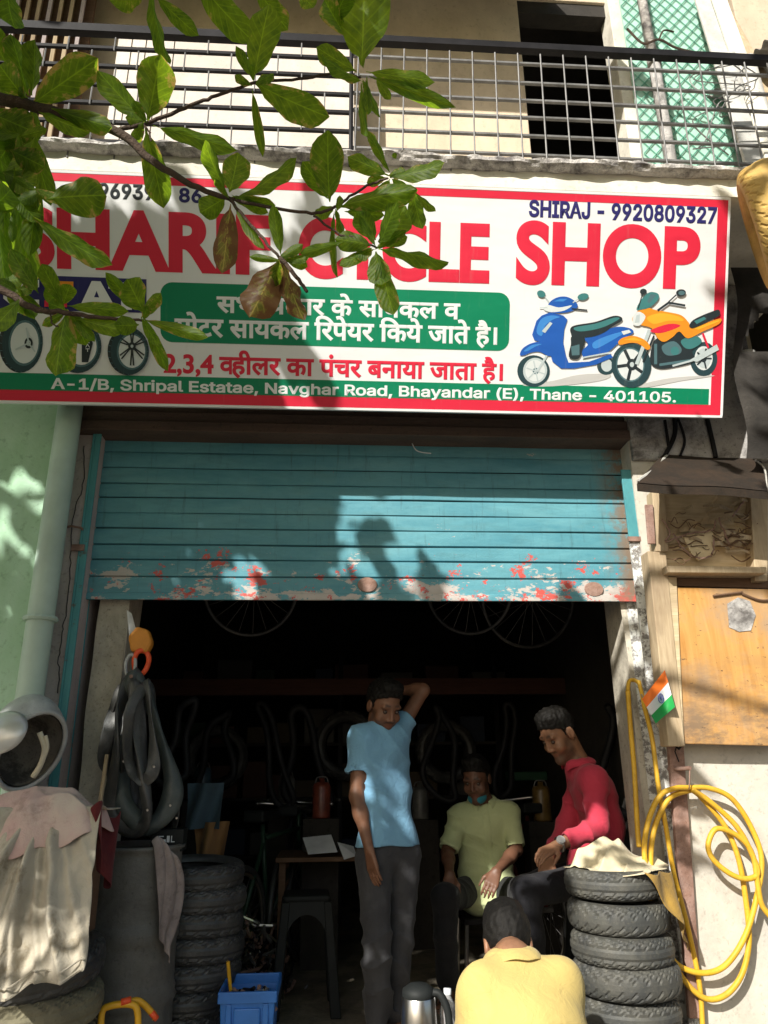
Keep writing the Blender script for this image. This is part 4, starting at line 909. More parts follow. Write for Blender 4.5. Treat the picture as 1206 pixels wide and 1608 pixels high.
tube_loop((190, 1080), (192, 1290), .065, .020, 'narrow flattened inner tube hanging at the left of the bunch', -.03, 11, None, .3, .2)
m = MB(); m.tube([P(206, 1066, .06), P(206, 1062, -.16)], .008, 7); tagit(build('jamb_nail', m, m_rust), 'iron nail in the left jamb that carries the bunch of inner tubes', 'nail')
pk = thing('parcel', 'orange packet with a red rubber ring hung high on the left jamb', 'packet', P(214, 1005, -.02))
pts = [XY(a, b, -.04) for a, b in ((202, 1000), (216, 984), (234, 990), (240, 1010), (232, 1026), (206, 1024))]
m = MB(); m.prism(pts, -.06, .0); build('packet', m, m_orange, pk, bevel=.012)
m = MB(); c = np.array(P(222, 1040, -.05)); m.tube([c+[.033*math.cos(a), .01*math.sin(2*a), .055*math.sin(a)] for a in np.linspace(0, 6.283, 25)[:-1]], .012, 8, closed=True); build('rubber_ring', m, m_redorange, pk, smooth=True)
m = MB(); c = np.array(P(205, 1045, -.06)); m.tube([c+[.022*math.cos(a), 0, .05*math.sin(a)] for a in np.linspace(0, 6.283, 21)[:-1]], .008, 6, closed=True); build('pale_ring', m, m_grey_plastic, pk, smooth=True)
m = MB(); a, b, c_ = P(199, 958, -.0), P(214, 990, -.03), P(203, 1000, -.02); m.add([a, b, c_, a+[.03, -.02, -.02]], [(0, 1, 2), (0, 3, 1)]); build('paper_tag', m, m_paper, pk)
sk = thing('wooden_stick', 'thin pale wooden stick leaning against the left jamb below the inner tubes', 'stick', P(160, 1300, -.12))
m = MB(); m.tube([P(168, 1185, -.10), P(160, 1240, -.12), P(150, 1310, -.14), P(146, 1420, -.15)], .009, 7); build('stick', m, m_wood, sk)

# ------------------------------------------------------------------ draped cloth (position based, settled here)
def cyl_sdf(c, R, z1, rnd=.03):
    def f(p):
        q = np.stack([np.hypot(p[:, 0]-c[0], p[:, 1]-c[1])-R+rnd, p[:, 2]-z1+rnd], 1)
        return np.minimum(np.maximum(q[:, 0], q[:, 1]), 0)+np.linalg.norm(np.maximum(q, 0), axis=1)-rnd
    return f
def cloth(pts, rest, coll, steps=130, iters=6, thick=.006, g=.0022, damp=.96, pin=None, fric=.6, wind=(0, 0, 0)):
    nx, ny = pts.shape[:2]; x = pts.copy(); pv = x.copy(); rx_, ry_ = rest
    cons = []
    for (di, dj, L) in ((1, 0, rx_), (0, 1, ry_), (1, 1, math.hypot(rx_, ry_)), (1, -1, math.hypot(rx_, ry_)), (2, 0, 2*rx_*.93), (0, 2, 2*ry_*.93)):
        for par in (0, 1):
            I, J = np.meshgrid(np.arange(nx), np.arange(ny), indexing='ij')
            ok = (I+di < nx) & (J+dj < ny) & (J+dj >= 0)
            key = (I//max(di, 1)) % 2 if di else (J//max(dj, 1)) % 2
            ok &= key == par
            cons.append((I[ok], J[ok], I[ok]+di, J[ok]+dj, L, .03 if max(abs(di), abs(dj)) == 2 else (.5 if di == 0 or dj == 0 else .25)))
    e = .004
    for s in range(steps):
        v = (x-pv)*damp; pv = x.copy(); x = x+v+np.array([wind[0], wind[1], -g])
        for it in range(iters):
            for (a, b, c, d, L, k) in cons:
                dd = x[c, d]-x[a, b]; l = np.linalg.norm(dd, axis=1)+1e-9; cor = dd*((l-L)/l*k)[:, None]
                np.add.at(x, (a, b), cor); np.add.at(x, (c, d), -cor)
            if pin is not None: x[pin] = pts[pin]
        q = x.reshape(-1, 3); dist = coll(q); hit = dist < thick
        if hit.any():
            h = q[hit]; gr_ = np.stack([coll(h+np.eye(3)[k]*e)-coll(h-np.eye(3)[k]*e) for k in range(3)], 1); gr_ /= np.linalg.norm(gr_, axis=1)[:, None]+1e-9
            nq = h+gr_*(thick-dist[hit])[:, None]; q[hit] = nq
            pq = pv.reshape(-1, 3); pq[hit] = pq[hit]*(1-fric)+nq*fric; pv = pq.reshape(x.shape)
            x = q.reshape(x.shape)
    return x
def cloth_obj(name, x, mat, label, cat, seedmask=None, group=None):
    m = MB(); nx, ny = x.shape[:2]; F = [(i*ny+j, (i+1)*ny+j, (i+1)*ny+j+1, i*ny+j+1) for i in range(nx-1) for j in range(ny-1) if seedmask is None or seedmask(i/(nx-1), j/(ny-1))]
    m.add(x.reshape(-1, 3), F); o = build(name, m, mat, smooth=True)
    so_ = o.modifiers.new('thickness', 'SOLIDIFY'); so_.thickness = .004; sb = o.modifiers.new('smooth', 'SUBSURF'); sb.levels = 1; sb.render_levels = 1
    return tagit(o, label, cat, group)
# left stack: tyres under dirty work clothes
LX = P(38, 1550, -.42)[0]; LC = (LX, -.42)
zl = -.30+.07
zl = P(60, 1570, -.66)[2]-.065
for i in range(9):
    if zl < -.2: break
    zl -= .124
nl = 0; ztop = P(60, 1510, -.66)[2]
while zl+.06 < ztop+.02:
    top = zl+.18 > ztop+.02; me = ty_d if top else ty_c
    lab = 'dark worn tyre on top of the left stack under the dirty work clothes' if top else ('dusty tyre in the left stack, %s' % ('lowest one', 'second from the ground', 'third from the ground', 'fourth from the ground', 'fifth from the ground', 'sixth from the ground', 'seventh from the ground')[nl])
    put_tyre(me, (LX+rng.uniform(-.01, .01), -.42+rng.uniform(-.01, .01), zl), (.07 if top else .02, .10 if top else .0, rng.uniform(0, 6)), lab, 'tyres in the left stack', .98 if top else 1.0); zl += .124; nl += 1
LT = P(60, 1252, -.42)[2]
bk = thing('cloth_heap_crate', 'wooden crate standing on the left tyre stack, hidden under the work clothes', 'crate', (LX, -.42, zl-.05))
m = MB(); m.box((LX-.17, -.53, zl-.05), (LX+.19, -.27, LT-.12)); build('crate', m, m_darkwood, bk, bevel=.01)
def box_sdf(lo, hi, r):
    c = (np.array(lo)+hi)/2; h = (np.array(hi)-lo)/2-r
    def f(p):
        q = np.abs(p-c)-h; return np.minimum(q.max(1), 0)+np.linalg.norm(np.maximum(q, 0), axis=1)-r
    return f
cA = box_sdf((LX-.17, -.55, zl-.1), (LX+.19, -.27, LT-.06), .05); cB = cyl_sdf(LC, .285, zl-.055); 
coll = lambda p: np.minimum(cA(p), cB(p))
n1, n2 = 44, 44
I, J = np.meshgrid(np.linspace(0, 1, n1), np.linspace(0, 1, n2), indexing='ij')
def sheet(ctr, ax_, ay_, crump, seed, z):
    p = np.array(ctr)+(I[..., None]-.5)*np.array(ax_)+(J[..., None]-.5)*np.array(ay_); q = p.copy(); p = p+crump*np.stack([noise(q*1.0+[0, 0, k], 9, seed+k) for k in range(3)], -1); return p
def folds_on(x, amp, f, seed, ax_=(1, 1, .25)):
    q = x*np.array(ax_); d = amp*(np.abs(np.sin(noise(q, f, seed)*4+noise(q, f*2.3, seed+1)*1.5))-.5)+amp*.4*noise(x, f*5, seed+2)
    c = x-np.array([x[..., 0].mean(), x[..., 1].mean()+.25, x[..., 2].mean()-.3]); c /= np.linalg.norm(c, axis=-1)[..., None]; return x+c*d[..., None]
n1, n2 = 90, 80; I, J = np.meshgrid(np.linspace(-1, 1, n1), np.linspace(-.22, 1, n2), indexing='ij')
HV = LT-P(60, 1528, -.62)[2]; Jp = np.maximum(J, 0); th = np.arctan2(I-.12, Jp+.16); q_ = np.stack([I*1.2, np.zeros_like(I), J*1.6], -1)
cr1 = 1-np.abs(np.sin(th*4.2+1.1*noise(q_, 2.2, 261))); cr2 = 1-np.abs(np.sin(th*9+2.2*noise(q_, 3.1, 262)+I*3)); cr3 = 1-np.abs(noise(q_, 7, 263))*1.8
fold = np.minimum(1, Jp*4+.12)*(.055*cr1**1.5+.026*cr2**1.6*(.3+Jp))+.018*cr3+.006*noise(q_, 22, 264)
x = np.stack([LX+.01+(.235+.035*Jp+.012*noise(q_, 4, 265))*I+.02*Jp, -.56-.18*Jp**.8-fold+np.maximum(0, -J)*1.3, LT-.05-(HV-.05)*Jp*(1+.05*np.sin(I*4+1)+.03*np.sin(I*11))+.02*np.exp(-(J/.06)**2)], -1)
cloth_obj('work_shirt', x, M_cloth('dirty_cream_cloth', (.46, .42, .34), (.35, .31, .24), scale=3, spots=(.22, .18, .12)), 'dirty cream work clothes draped down over the left tyre stack', 'cloth')
m = MB(); hem = [x[i, -1]+np.array([0, -.004, .035]) for i in range(0, n1, 2)]; m.tube(hem, .0035, 5); hem = [x[i, -1]+np.array([0, -.002, .004]) for i in range(0, n1, 2)]; m.tube(hem, .005, 5); build('hem', m, bpy.data.materials['dirty_cream_cloth'], bpy.data.objects['work_shirt'])
def heap(c, rx_, ry_, h, seed, drop=.05, n=40, front=0):
    g = []
    for i in np.linspace(-1, 1, n):
        row = []
        for j in np.linspace(-1, 1, n):
            a = math.atan2(j, i); r = max(abs(i), abs(j)); rr_ = r*(1+.10*math.sin(a*3+seed)+.08*math.sin(a*7+seed*2)); px_, py_ = c[0]+rx_*rr_*math.cos(a), c[1]+ry_*rr_*math.sin(a); q = np.array((px_, py_, seed))
            rid = 1-abs(noise(q, 13, seed))*1.7; rid2 = 1-abs(noise(q, 30, seed+1))*1.6; z = c[2]+h*max(0, 1-r**2.2)*(.70+.25*noise(q, 8, seed+2))+.055*rid*(1-.4*r)+.030*rid2-.04-max(0, r-.8)*drop*5*(0 if seed == 245 else 1)-(front*max(0, r-.55)*max(0, -math.sin(a)))
            if seed == 245: z = max(z, c[2]+.006+.01*noise(q, 20, seed+6))
            row.append((px_+.012*noise(q, 22, seed+3), py_+.012*noise(q, 22, seed+4), z))
        g.append(row)
    return np.array(g)
cloth_obj('pink_rag', heap((LX+.005, -.47, LT-.045), .262, .19, .070, 211, .03, 70, front=.16), M_cloth('faded_pink_cloth', (.54, .37, .34), (.58, .50, .42), scale=3, spots=(.36, .25, .22)), 'faded pink rag heaped on top of the cream work clothes', 'rag')
n1 = n2 = 20; I, J = np.meshgrid(np.linspace(0, 1, n1), np.linspace(0, 1, n2), indexing='ij')
x = np.stack([LX+.215+.04*I+.05*J-.03*I*J+.02*np.sin(I*8+J*3), -.60+.20*I*(1-.45*J)+.03*J, LT-.04-.22*J+.02*np.sin(I*6)-.05*I*J], -1)
cloth_obj('maroon_cloth', folds_on(x, .035, 12, 225), M_cloth('maroon_cloth', (.13, .025, .025), (.07, .015, .02)), 'dark maroon cloth hanging at the right side of the cream work clothes', 'cloth')
# cream cloth and ochre cloth on the right stack
SX, SY = STK[-1][0], STK[-1][1]
n1 = n2 = 40; I, J = np.meshgrid(np.linspace(0, 1, n1), np.linspace(0, 1, n2), indexing='ij')
ang = -1.35+.95*I+.25*J; rad = .222+.025*J+.012*np.sin(I*9+J*5)
x = np.stack([SX+.015*J+rad*np.cos(ang), SY+rad*np.sin(ang), ZTOP+.004-.30*J*(.40+.60*I)-.012*np.abs(np.sin(I*7))], -1)
cloth_obj('ochre_rag', folds_on(x, .012, 14, 235), M_cloth('ochre_cloth', (.36, .22, .05), (.24, .15, .045), spots=(.10, .07, .03)), 'oily ochre rag hanging down the right stack of tyres below the cream cloth', 'rag')
cloth_obj('cream_rag', heap((SX+.03, SY-.01, ZTOP), .20, .185, .135, 245, .05, 84, front=.0), M_cloth('cream_cloth', (.66, .58, .40), (.56, .48, .32), scale=5), 'crumpled cream rag lying on top of the right stack of tyres', 'rag')
# grey rag on the drum
cD = cyl_sdf((DC[0], DC[1]), DR+.008, DH, .015)
n1, n2 = 24, 40; I, J = np.meshgrid(np.linspace(0, 1, n1), np.linspace(0, 1, n2), indexing='ij')
ang = -1.05+.62*I*(.55+.75*np.sin(np.pi*np.minimum(J*1.15, 1))*.9)+.22*J; rad = DR+.020+.016*np.abs(np.sin(I*8+J*2))-.03*np.maximum(0, .06-J)/.06
x = np.stack([DC[0]+rad*np.cos(ang), DC[1]+rad*np.sin(ang), DH+.02-.46*J*(.75+.25*I)+.02*np.sin(I*5)*(1-J)], -1); x = folds_on(x, .014, 14, 255)
cloth_obj('grey_rag', x, M_cloth('grey_rag_cloth', (.36, .30, .28), (.22, .18, .17), scale=6, spots=(.12, .09, .08)), 'grey brown rag hanging over the rim of the steel drum', 'rag')

# ------------------------------------------------------------------ floor objects
# yellow tool in front of the drum
yt = thing('tool_handle', 'yellow and red plastic tool handle in front of the steel drum at the bottom edge', 'tool', P(205, 1600, -.38))
m = MB(); m.tube(catmull([P(158, 1640, -.38), P(160, 1592, -.38), P(172, 1580, -.38), P(205, 1577, -.38), P(216, 1590, -.38), P(216, 1640, -.38)], 7), .012, 10); build('grip', m, m_yellowtool, yt, smooth=True)
m = MB(); m.tube(catmull([P(196, 1576, -.37), P(218, 1572, -.35), P(240, 1592, -.33), P(244, 1600, -.33)], 6), .012, 10); build('lever', m, m_yellowtool, yt, smooth=True)
m = MB(); m.tube([P(190, 1574, -.39), P(206, 1570, -.38)], .012, 8); m.tube([P(238, 1590, -.34), P(246, 1600, -.33)], .011, 8); build('red_tip', m, m_redorange, yt, smooth=True)
m = MB(); m.box((-.05, -.03, -.30), (.05, .03, -.08)); o = build('body', m, m_black_plastic, yt, local=True, bevel=.01)
# tyres behind the drum
zz = .06; TX = P(300, 1450, .28)[0]
for i in range(8):
    put_tyre(ty_d, (TX+rng.uniform(-.012, .012), .33, zz), (rng.uniform(-.04, .04), rng.uniform(-.04, .04), rng.uniform(0, 6)), 'black tyre in the shadows behind the steel drum, %s of its stack' % ('bottom one', 'second from the bottom', 'third from the bottom', 'fourth from the bottom', 'fourth from the top', 'third from the top', 'second from the top', 'topmost')[i], 'tyres stacked behind the steel drum', .86); zz += .098
# blue crate with small parts
BC = P(394, 1560, .12); BC[2] = 0
cr = thing('blue_crate', 'bright blue plastic crate of small parts standing on the shop floor', 'crate', tuple(BC))
zt_ = P(394, 1556, -.02)[2]; hw = (P(440, 1556, 0)[0]-P(348, 1556, 0)[0])/2
m = MB()
def ringrect(hx, hy, z): return [(-hx, -hy, z), (hx, -hy, z), (hx, hy, z), (-hx, hy, z)]
V = ringrect(hw*.80, .11, 0)+ringrect(hw*.93, .145, zt_-.035)+ringrect(hw*.93-.006, .139, zt_-.03)+ringrect(hw*.80-.006, .104, .006)
F = [(0, 3, 2, 1)]+[(i, (i+1) % 4, 4+(i+1) % 4, 4+i) for i in range(4)]+[(8+(i+1) % 4, 8+i, 12+i, 12+(i+1) % 4) for i in range(4)]+[(12, 13, 14, 15)]
m.add(V, F); build('tub', m, m_blue_crate, cr, local=True, bevel=.006)
m = MB(); ho, hi_ = (hw, .155), (hw*.92, .138)
V = ringrect(*ho, zt_-.04)+ringrect(*ho, zt_)+ringrect(*hi_, zt_)+ringrect(*hi_, zt_-.04)
F = [tuple(a+o for a, o in ((i, 0), ((i+1) % 4, 0), ((i+1) % 4, 4), (i, 4))) for i in range(4)]+[(4+i, 4+(i+1) % 4, 8+(i+1) % 4, 8+i) for i in range(4)]+[(8+i, 8+(i+1) % 4, 12+(i+1) % 4, 12+i) for i in range(4)]
m.add(V, F); build('rim', m, m_blue_crate, cr, local=True, bevel=.004)
for s in (-1, 1): build('rib', bx((s*hw*.62-.012+BC[0], BC[1]-.148, .02), (s*hw*.62+.012+BC[0], BC[1]-.128, zt_-.045)), m_blue_crate, cr, bevel=.004)
build('front_panel', bx((BC[0]-hw*.45, BC[1]-.150, .05), (BC[0]+hw*.45, BC[1]-.13, zt_-.06)), m_blue_crate, cr, bevel=.006)
m = MB()
for i in range(60):
    c = np.array([rng.uniform(-hw*.8, hw*.8), rng.uniform(-.11, .11), zt_-.07+rng.uniform(-.02, .02)]); d = rng.normal(size=3); d /= np.linalg.norm(d); m.tube([c-d*.025, c+d*.025], rng.uniform(.006, .014), 7, m=int(rng.integers(0, 3)))
o = tagit(build('small_parts', m, [m_blackmetal, m_rust, m_steel]), 'loose bolts and small metal parts filling the blue crate', 'parts', kind='stuff'); o.location = BC
m = MB(); m.tube([P(362, 1555, .12), P(358, 1510, .10)], .008, 7); tagit(build('screwdriver', m, m_yellowtool), 'yellow screwdriver sticking up at the left of the blue crate', 'tool')
# plastic stools
def stool(loc, H, W, label, mat, rot=0):
    t = thing('plastic_stool', label, 'stool', loc, None, (0, 0, rot)); h = W*.42
    m = MB(); m.box((-h, -h, H-.035), (h, h, H)); build('seat', m, mat, t, local=True, bevel=.015)
    for sx in (-1, 1):
        for sy in (-1, 1):
            m = MB(); a = np.array([sx*h*.88, sy*h*.88, H-.03]); b = np.array([sx*W*.52, sy*W*.52, 0]); q = .022
            V = [a+np.array(k)*q for k in ((-1, -1, 0), (1, -1, 0), (1, 1, 0), (-1, 1, 0))]+[b+np.array(k)*q*1.25 for k in ((-1, -1, 0), (1, -1, 0), (1, 1, 0), (-1, 1, 0))]
            m.add(V, [(0, 1, 2, 3), (7, 6, 5, 4), (0, 4, 5, 1), (1, 5, 6, 2), (2, 6, 7, 3), (3, 7, 4, 0)]); build('leg', m, mat, t, local=True, bevel=.006)
    for k in range(4):
        R = Matrix.Rotation(k*math.pi/2, 3, 'Z'); m = MB(); outer = [(-h*.95, H-.03), (h*.95, H-.03), (W*.46, H*.62)]
        arc = [(W*.36*math.cos(a), H*.60+H*.24*math.sin(a)) for a in np.linspace(0, math.pi, 13)]
        pts = [(-W*.48, H*.60), (-h*.95, H-.03), (h*.95, H-.03), (W*.48, H*.60)]
        V = []; nA = len(arc); top = [(np.interp(i, [0, 3, nA-4, nA-1], [W*.48, h*.95, -h*.95, -W*.48]), np.interp(i, [0, 3, nA-4, nA-1], [H*.60, H-.03, H-.03, H*.60])) for i in range(nA)]
        for dy in (0, .012):
            for (xx, zz_) in top: V.append((xx, -h*.93-(H-zz_)*.14+dy, zz_))
            for (xx, zz_) in arc: V.append((xx, -h*.93-(H-zz_)*.14+dy, zz_))
        F = [(i+1, i, nA+i, nA+i+1) for i in range(nA-1)]+[(2*nA+i, 2*nA+i+1, 3*nA+i+1, 3*nA+i) for i in range(nA-1)]+[(nA+i, 3*nA+i, 3*nA+i+1, nA+i+1) for i in range(nA-1)]
        V = [tuple(R@Vector(v)) for v in V]; m.add(V, F); build('apron', m, mat, t, local=True)
    return t
sp = P(478, 1575, 1.0); stool((sp[0], 1.0, 0), P(478, 1408, .85)[2], (P(525, 1500, 1.)[0]-P(432, 1500, 1.)[0])*.95, 'black plastic stool with arched sides on the dark shop floor', m_black_plastic, .05)
# steel flask and water bottle
kc = P(658, 1600, -.35); zk = P(658, 1545, -.35)[2]; kr = (P(688, 1570, -.35)[0]-P(630, 1570, -.35)[0])/2
kt = thing('steel_flask', 'brushed steel insulated flask with a black lid and handle beside the standing man', 'flask', (kc[0], -.35, -.02))
zk += .02
m = MB(); m.lathe([(0, 0), (kr*.95, 0), (kr, .01), (kr, zk*.62), (kr*.96, zk*.66), (kr*.98, zk*.68), (kr*.90, zk*.90), (kr*.86, zk*.91)], 40); build('body', m, m_steel, kt, local=True, smooth=True)
m = MB(); m.lathe([(kr*.97, zk*.655), (kr*1.0, zk*.665), (kr*.985, zk*.68)], 40); build('band', m, m_blackmetal, kt, local=True, smooth=True)
m = MB(); m.lathe([(kr*.86, zk*.905), (kr*.90, zk*.92), (kr*.86, zk*.965), (kr*.5, zk), (0, zk*1.005)], 32); build('lid', m, m_black_plastic, kt, local=True, smooth=True)
m = MB(); m.tube(catmull([(kr*.75, -.03, zk*.95), (kr*1.15, -.04, zk*.93), (kr*1.5, -.05, zk*.78), (kr*1.45, -.05, zk*.45), (kr*1.0, -.04, zk*.30)], 7), .014, 10); v = m.v[0]; build('handle', m, m_black_plastic, kt, local=True, smooth=True)
bc = P(704, 1600, -.30); zB = P(700, 1552, -.30)[2]+.02
bt = thing('water_bottle', 'clear plastic water bottle standing to the right of the steel flask', 'bottle', (bc[0], -.30, -.02))
m = MB(); pr = [(0, 0), (.030, .0), (.033, .012)]+[(.033-.002*(i % 2), .02+.012*i) for i in range(int((zB-.09)/.012))]+[(.026, zB-.05), (.013, zB-.025), (.013, zB-.012)]
m.lathe(pr, 24); build('bottle', m, m_glassy, bt, local=True, smooth=True)
m = MB(); m.lathe([(.0145, zB-.02), (.0145, zB), (0, zB)], 16); build('cap', m, m_paper, bt, local=True, smooth=True)

# ------------------------------------------------------------------ the dim workshop
def wheel_parts(t, R, rim_mat, tyre_r=.02, n=20):
    m = MB(); m.tube([(R*math.cos(a), 0, R*math.sin(a)) for a in np.linspace(0, 6.2832, 49)[:-1]], tyre_r, 8, closed=True); build('tyre', m, m_rubber_black, t, local=True, smooth=True)
    m = MB(); m.tube([((R-.03)*math.cos(a), 0, (R-.03)*math.sin(a)) for a in np.linspace(0, 6.2832, 49)[:-1]], .011, 6, closed=True); build('rim', m, rim_mat, t, local=True, smooth=True)
    m = MB(); m.tube([(0, -.04, 0), (0, .04, 0)], .018, 10)
    for k in range(n):
        a = 6.2832*k/n; s_ = .03*(1 if k % 2 else -1); m.tube([(.016*math.cos(a+.9), s_, .016*math.sin(a+.9)), ((R-.035)*math.cos(a), 0, (R-.035)*math.sin(a))], .0016, 4)
    build('spokes', m, m_greymetal, t, local=True)
for i, (px, py, Y, R, rz, lab) in enumerate(((395, 925, .75, .30, .3, 'bicycle wheel hung from the shop ceiling above the dark left bay'), (735, 925, .8, .30, -.5, 'bicycle wheel hung under the middle of the roller shutter'), (830, 940, .9, .33, .2, 'bicycle wheel hung under the right part of the roller shutter'))):
    c = P(px, py, Y); t = thing('spare_wheel', lab, 'wheel', tuple(c), None, (.25, .2, rz)); wheel_parts(t, R, m_rubber_black)
    m = MB(); m.tube([c+[0, 0, R-.02], (c[0], c[1], 3.1)], .003, 4); build('hanging_wire', m, m_blackmetal, t, local=False)
    t.children[-1].matrix_parent_inverse = t.matrix_basis.inverted() if False else Matrix.Identity(4)
    bpy.data.objects.remove(t.children[-1]); m = MB(); m.tube([(0, 0, R-.02), (0, .0, R+.35)], .003, 4); build('hanging_wire', m, m_blackmetal, t, local=True)
def bicycle(loc, rz, label, col):
    t = thing('bicycle', label, 'bicycle', loc, None, (0, 0, rz))
    for xw in (-.5, .5):
        w_ = thing('wheel', None, None, (xw, 0, .33)); w_.parent = t; wheel_parts(w_, .33, m_steel, .018, 16)
    fm = M_flat('bike_paint_'+label[:6], col, .4); m = MB()
    for a, b in (((-.5, .33), (-.12, .30)), ((-.5, .33), (-.2, .80)), ((-.12, .30), (-.24, .88)), ((-.12, .30), (.36, .72)), ((-.2, .80), (.36, .82)), ((.36, .70), (.34, .95)), ((.36, .70), (.5, .33))): m.tube([(a[0], 0, a[1]), (b[0], 0, b[1])], .015, 8)
    build('frame', m, fm, t, local=True, smooth=True)
    m = MB(); m.tube(catmull([(.25, -.28, .98), (.30, -.22, .98), (.36, 0, .96), (.30, .22, .98), (.25, .28, .98)], 5), .012, 8); build('handlebar', m, m_steel, t, local=True, smooth=True)
    m = MB(); m.prism([(-.38, .90), (-.10, .92), (-.10, .95), (-.30, .96), (-.38, .97)], -.07, .07); build('saddle', m, m_black_plastic, t, local=True, bevel=.02)
    m = MB(); m.tube([(-.12, -.09, .30), (-.12, .09, .30)], .02, 8); m.tube([(-.12, -.09, .30), (-.02, -.10, .17)], .01, 6); m.tube([(-.12, .09, .30), (-.22, .10, .43)], .01, 6); build('crank', m, m_steel, t, local=True)
    return t
b1 = P(430, 1400, 1.5); bicycle((b1[0], 1.7, 0), math.radians(70), 'dark green bicycle parked deep in the shop behind the black stool', (.02, .05, .03))
bicycle((-.25, 2.3, 0), math.radians(82), 'black bicycle standing furthest left in the dark workshop', (.015, .015, .02))
bicycle((1.35, 2.2, 0), math.radians(95), 'dark red bicycle behind the man in the red shirt', (.10, .02, .02))
m = MB(); zlf = P(600, 1078, 2.2)[2]; m.box((-1.62, 2.2, zlf-.06), (1.8, 2.26, zlf+.06)); tagit(build('loft_beam', m, M_wood('reddish_beam', (.05, .020, .015), (.08, .034, .024), 'x')), 'reddish wooden beam running across the dark shop at head height', 'beam')
for k, (zz_, yy) in enumerate(((1.15, 3.4), (1.7, 3.4), (2.25, 3.4))):
    pass
sf = thing('storage_rack', 'dark steel rack of parts against the rear of the workshop', 'rack', (.1, 3.5, 0))
for zz_ in (.5, .95, 1.4, 1.85): build('shelf', bx((-1.4, 3.3, zz_), (1.5, 3.75, zz_+.025)), m_soot_shade, sf)
for xx in (-1.4, .05, 1.46): build('post', bx((xx, 3.29, 0), (xx+.04, 3.33, 2.2)), m_blackmetal, sf)
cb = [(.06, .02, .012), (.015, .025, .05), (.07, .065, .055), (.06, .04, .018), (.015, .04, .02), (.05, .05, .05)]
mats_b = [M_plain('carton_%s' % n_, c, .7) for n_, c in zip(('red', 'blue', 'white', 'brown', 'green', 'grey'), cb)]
wn = ['red', 'blue', 'whitish', 'brown', 'green', 'grey']; sn = {.5: 'lowest', .95: 'second', 1.4: 'third', 1.85: 'top'}; nth = ['first', 'second', 'third', 'fourth', 'fifth', 'sixth', 'seventh', 'eighth', 'ninth']
for zz_ in (.5, .95, 1.4, 1.85):
    x = -1.35; n_ = 0
    while x < 1.35 and n_ < 9:
        wd = rng.uniform(.16, .32); hh = rng.uniform(.10, .30); k = int(rng.integers(0, 6))
        o = build('carton', bx((x, 3.34, zz_+.026), (x+wd, 3.6, zz_+.026+hh)), mats_b[k], bevel=.006); tagit(o, '%s carton, %s from the left on the %s shelf of the dark rack' % (wn[k], nth[n_], sn[zz_]), 'carton', 'cartons on the storage rack'); x += wd+rng.uniform(.01, .14); n_ += 1
wb = thing('work_table', 'low dark work table with paper sheets on it in the middle of the shop', 'table', (P(515, 1350, 1.6)[0], 1.7, 0))
tz = P(515, 1345, 1.45)[2]; tx = P(515, 1350, 1.6)[0]
build('top', bx((tx-.32, 1.45, tz-.03), (tx+.34, 1.95, tz-.004)), m_darkwood, wb, bevel=.004)
for sx in (-.28, .28):
    for yy in (1.5, 1.88): build('leg', bx((tx+sx-.02, yy, 0), (tx+sx+.02, yy+.04, tz-.03)), m_darkwood, wb)
for (a, lab) in ((((474, 1318), (520, 1313), (530, 1338), (484, 1342)), 'pale grey paper sheet on the work table left of the standing man'), (((530, 1325), (556, 1332), (560, 1344), (540, 1350)), 'bluish paper sheet half hidden behind the arm of the standing man')):
    m = MB(); q = [P(*c, 1.42) for c in a]; q = [v+[0, .12*(v[2]-tz > .03), 0] for v in q]; m.add(q, [(3, 2, 1, 0)]); m.add([v+[0, .003, 0] for v in q], [(0, 1, 2, 3)]); tagit(build('paper_sheet', m, m_paper), lab, 'paper')
n1 = n2 = 24; I, J = np.meshgrid(np.linspace(0, 1, n1), np.linspace(0, 1, n2), indexing='ij')
m = MB(); c = P(330, 1330, 1.0); pts = [[(c[0]-.10+.20*i*(1-.4*j)+.04*j, 1.0+.05*math.sin(i*9+j*3), c[2]+.13-.34*j-.05*i*j) for i in np.linspace(0, 1, 14)] for j in np.linspace(0, 1, 10)]
m.grid(pts); tagit(build('brown_sack', m, m_brown_sack, smooth=True), 'orange brown sacking hanging beside the black tyres in the dark', 'sack')
m = MB(); c = P(318, 1268, 1.0); pts = [[(c[0]-.09+.20*i, .98+.05*math.sin(i*8+j*3), c[2]+.13-.24*j) for i in np.linspace(0, 1, 12)] for j in np.linspace(0, 1, 8)]
m.grid(pts); tagit(build('blue_cloth', m, M_cloth('slate_cloth', (.09, .14, .18)), smooth=True), 'slate blue cloth hanging above the orange brown sacking', 'cloth')
bx0 = P(262, 1318, -.02); bb = thing('label_box', 'small black box with a white mark above the drum rag', 'box', tuple(bx0))
build('box', bx((bx0[0]-.07, -.02, bx0[2]-.05), (bx0[0]+.07, .08, bx0[2]+.04)), m_black_plastic, bb, bevel=.005)
m = MB(); 
for (a, b_, c_, d_) in ((-.034, -.012, -.030, .014), (-.030, .010, -.014, .014), (-.014, -.012, -.004, .0), (.0, -.012, .012, .014), (.018, -.012, .022, .014), (.022, -.012, .034, -.008)): m.box((bx0[0]+a, -.0225, bx0[2]+b_), (bx0[0]+c_, -.0205, bx0[2]+d_))
build('mark', m, m_paper, bb)
m = MB(); m.box((P(800, 1220, 2.8)[0], 2.8, P(800, 1226, 2.8)[2]), (P(860, 1220, 2.8)[0], 2.95, P(800, 1212, 2.8)[2])); tagit(build('green_tin', m, M_plain('green_tin', (.02, .08, .04), .4), bevel=.01), 'flat green tin in the dark behind the seated man', 'tin')

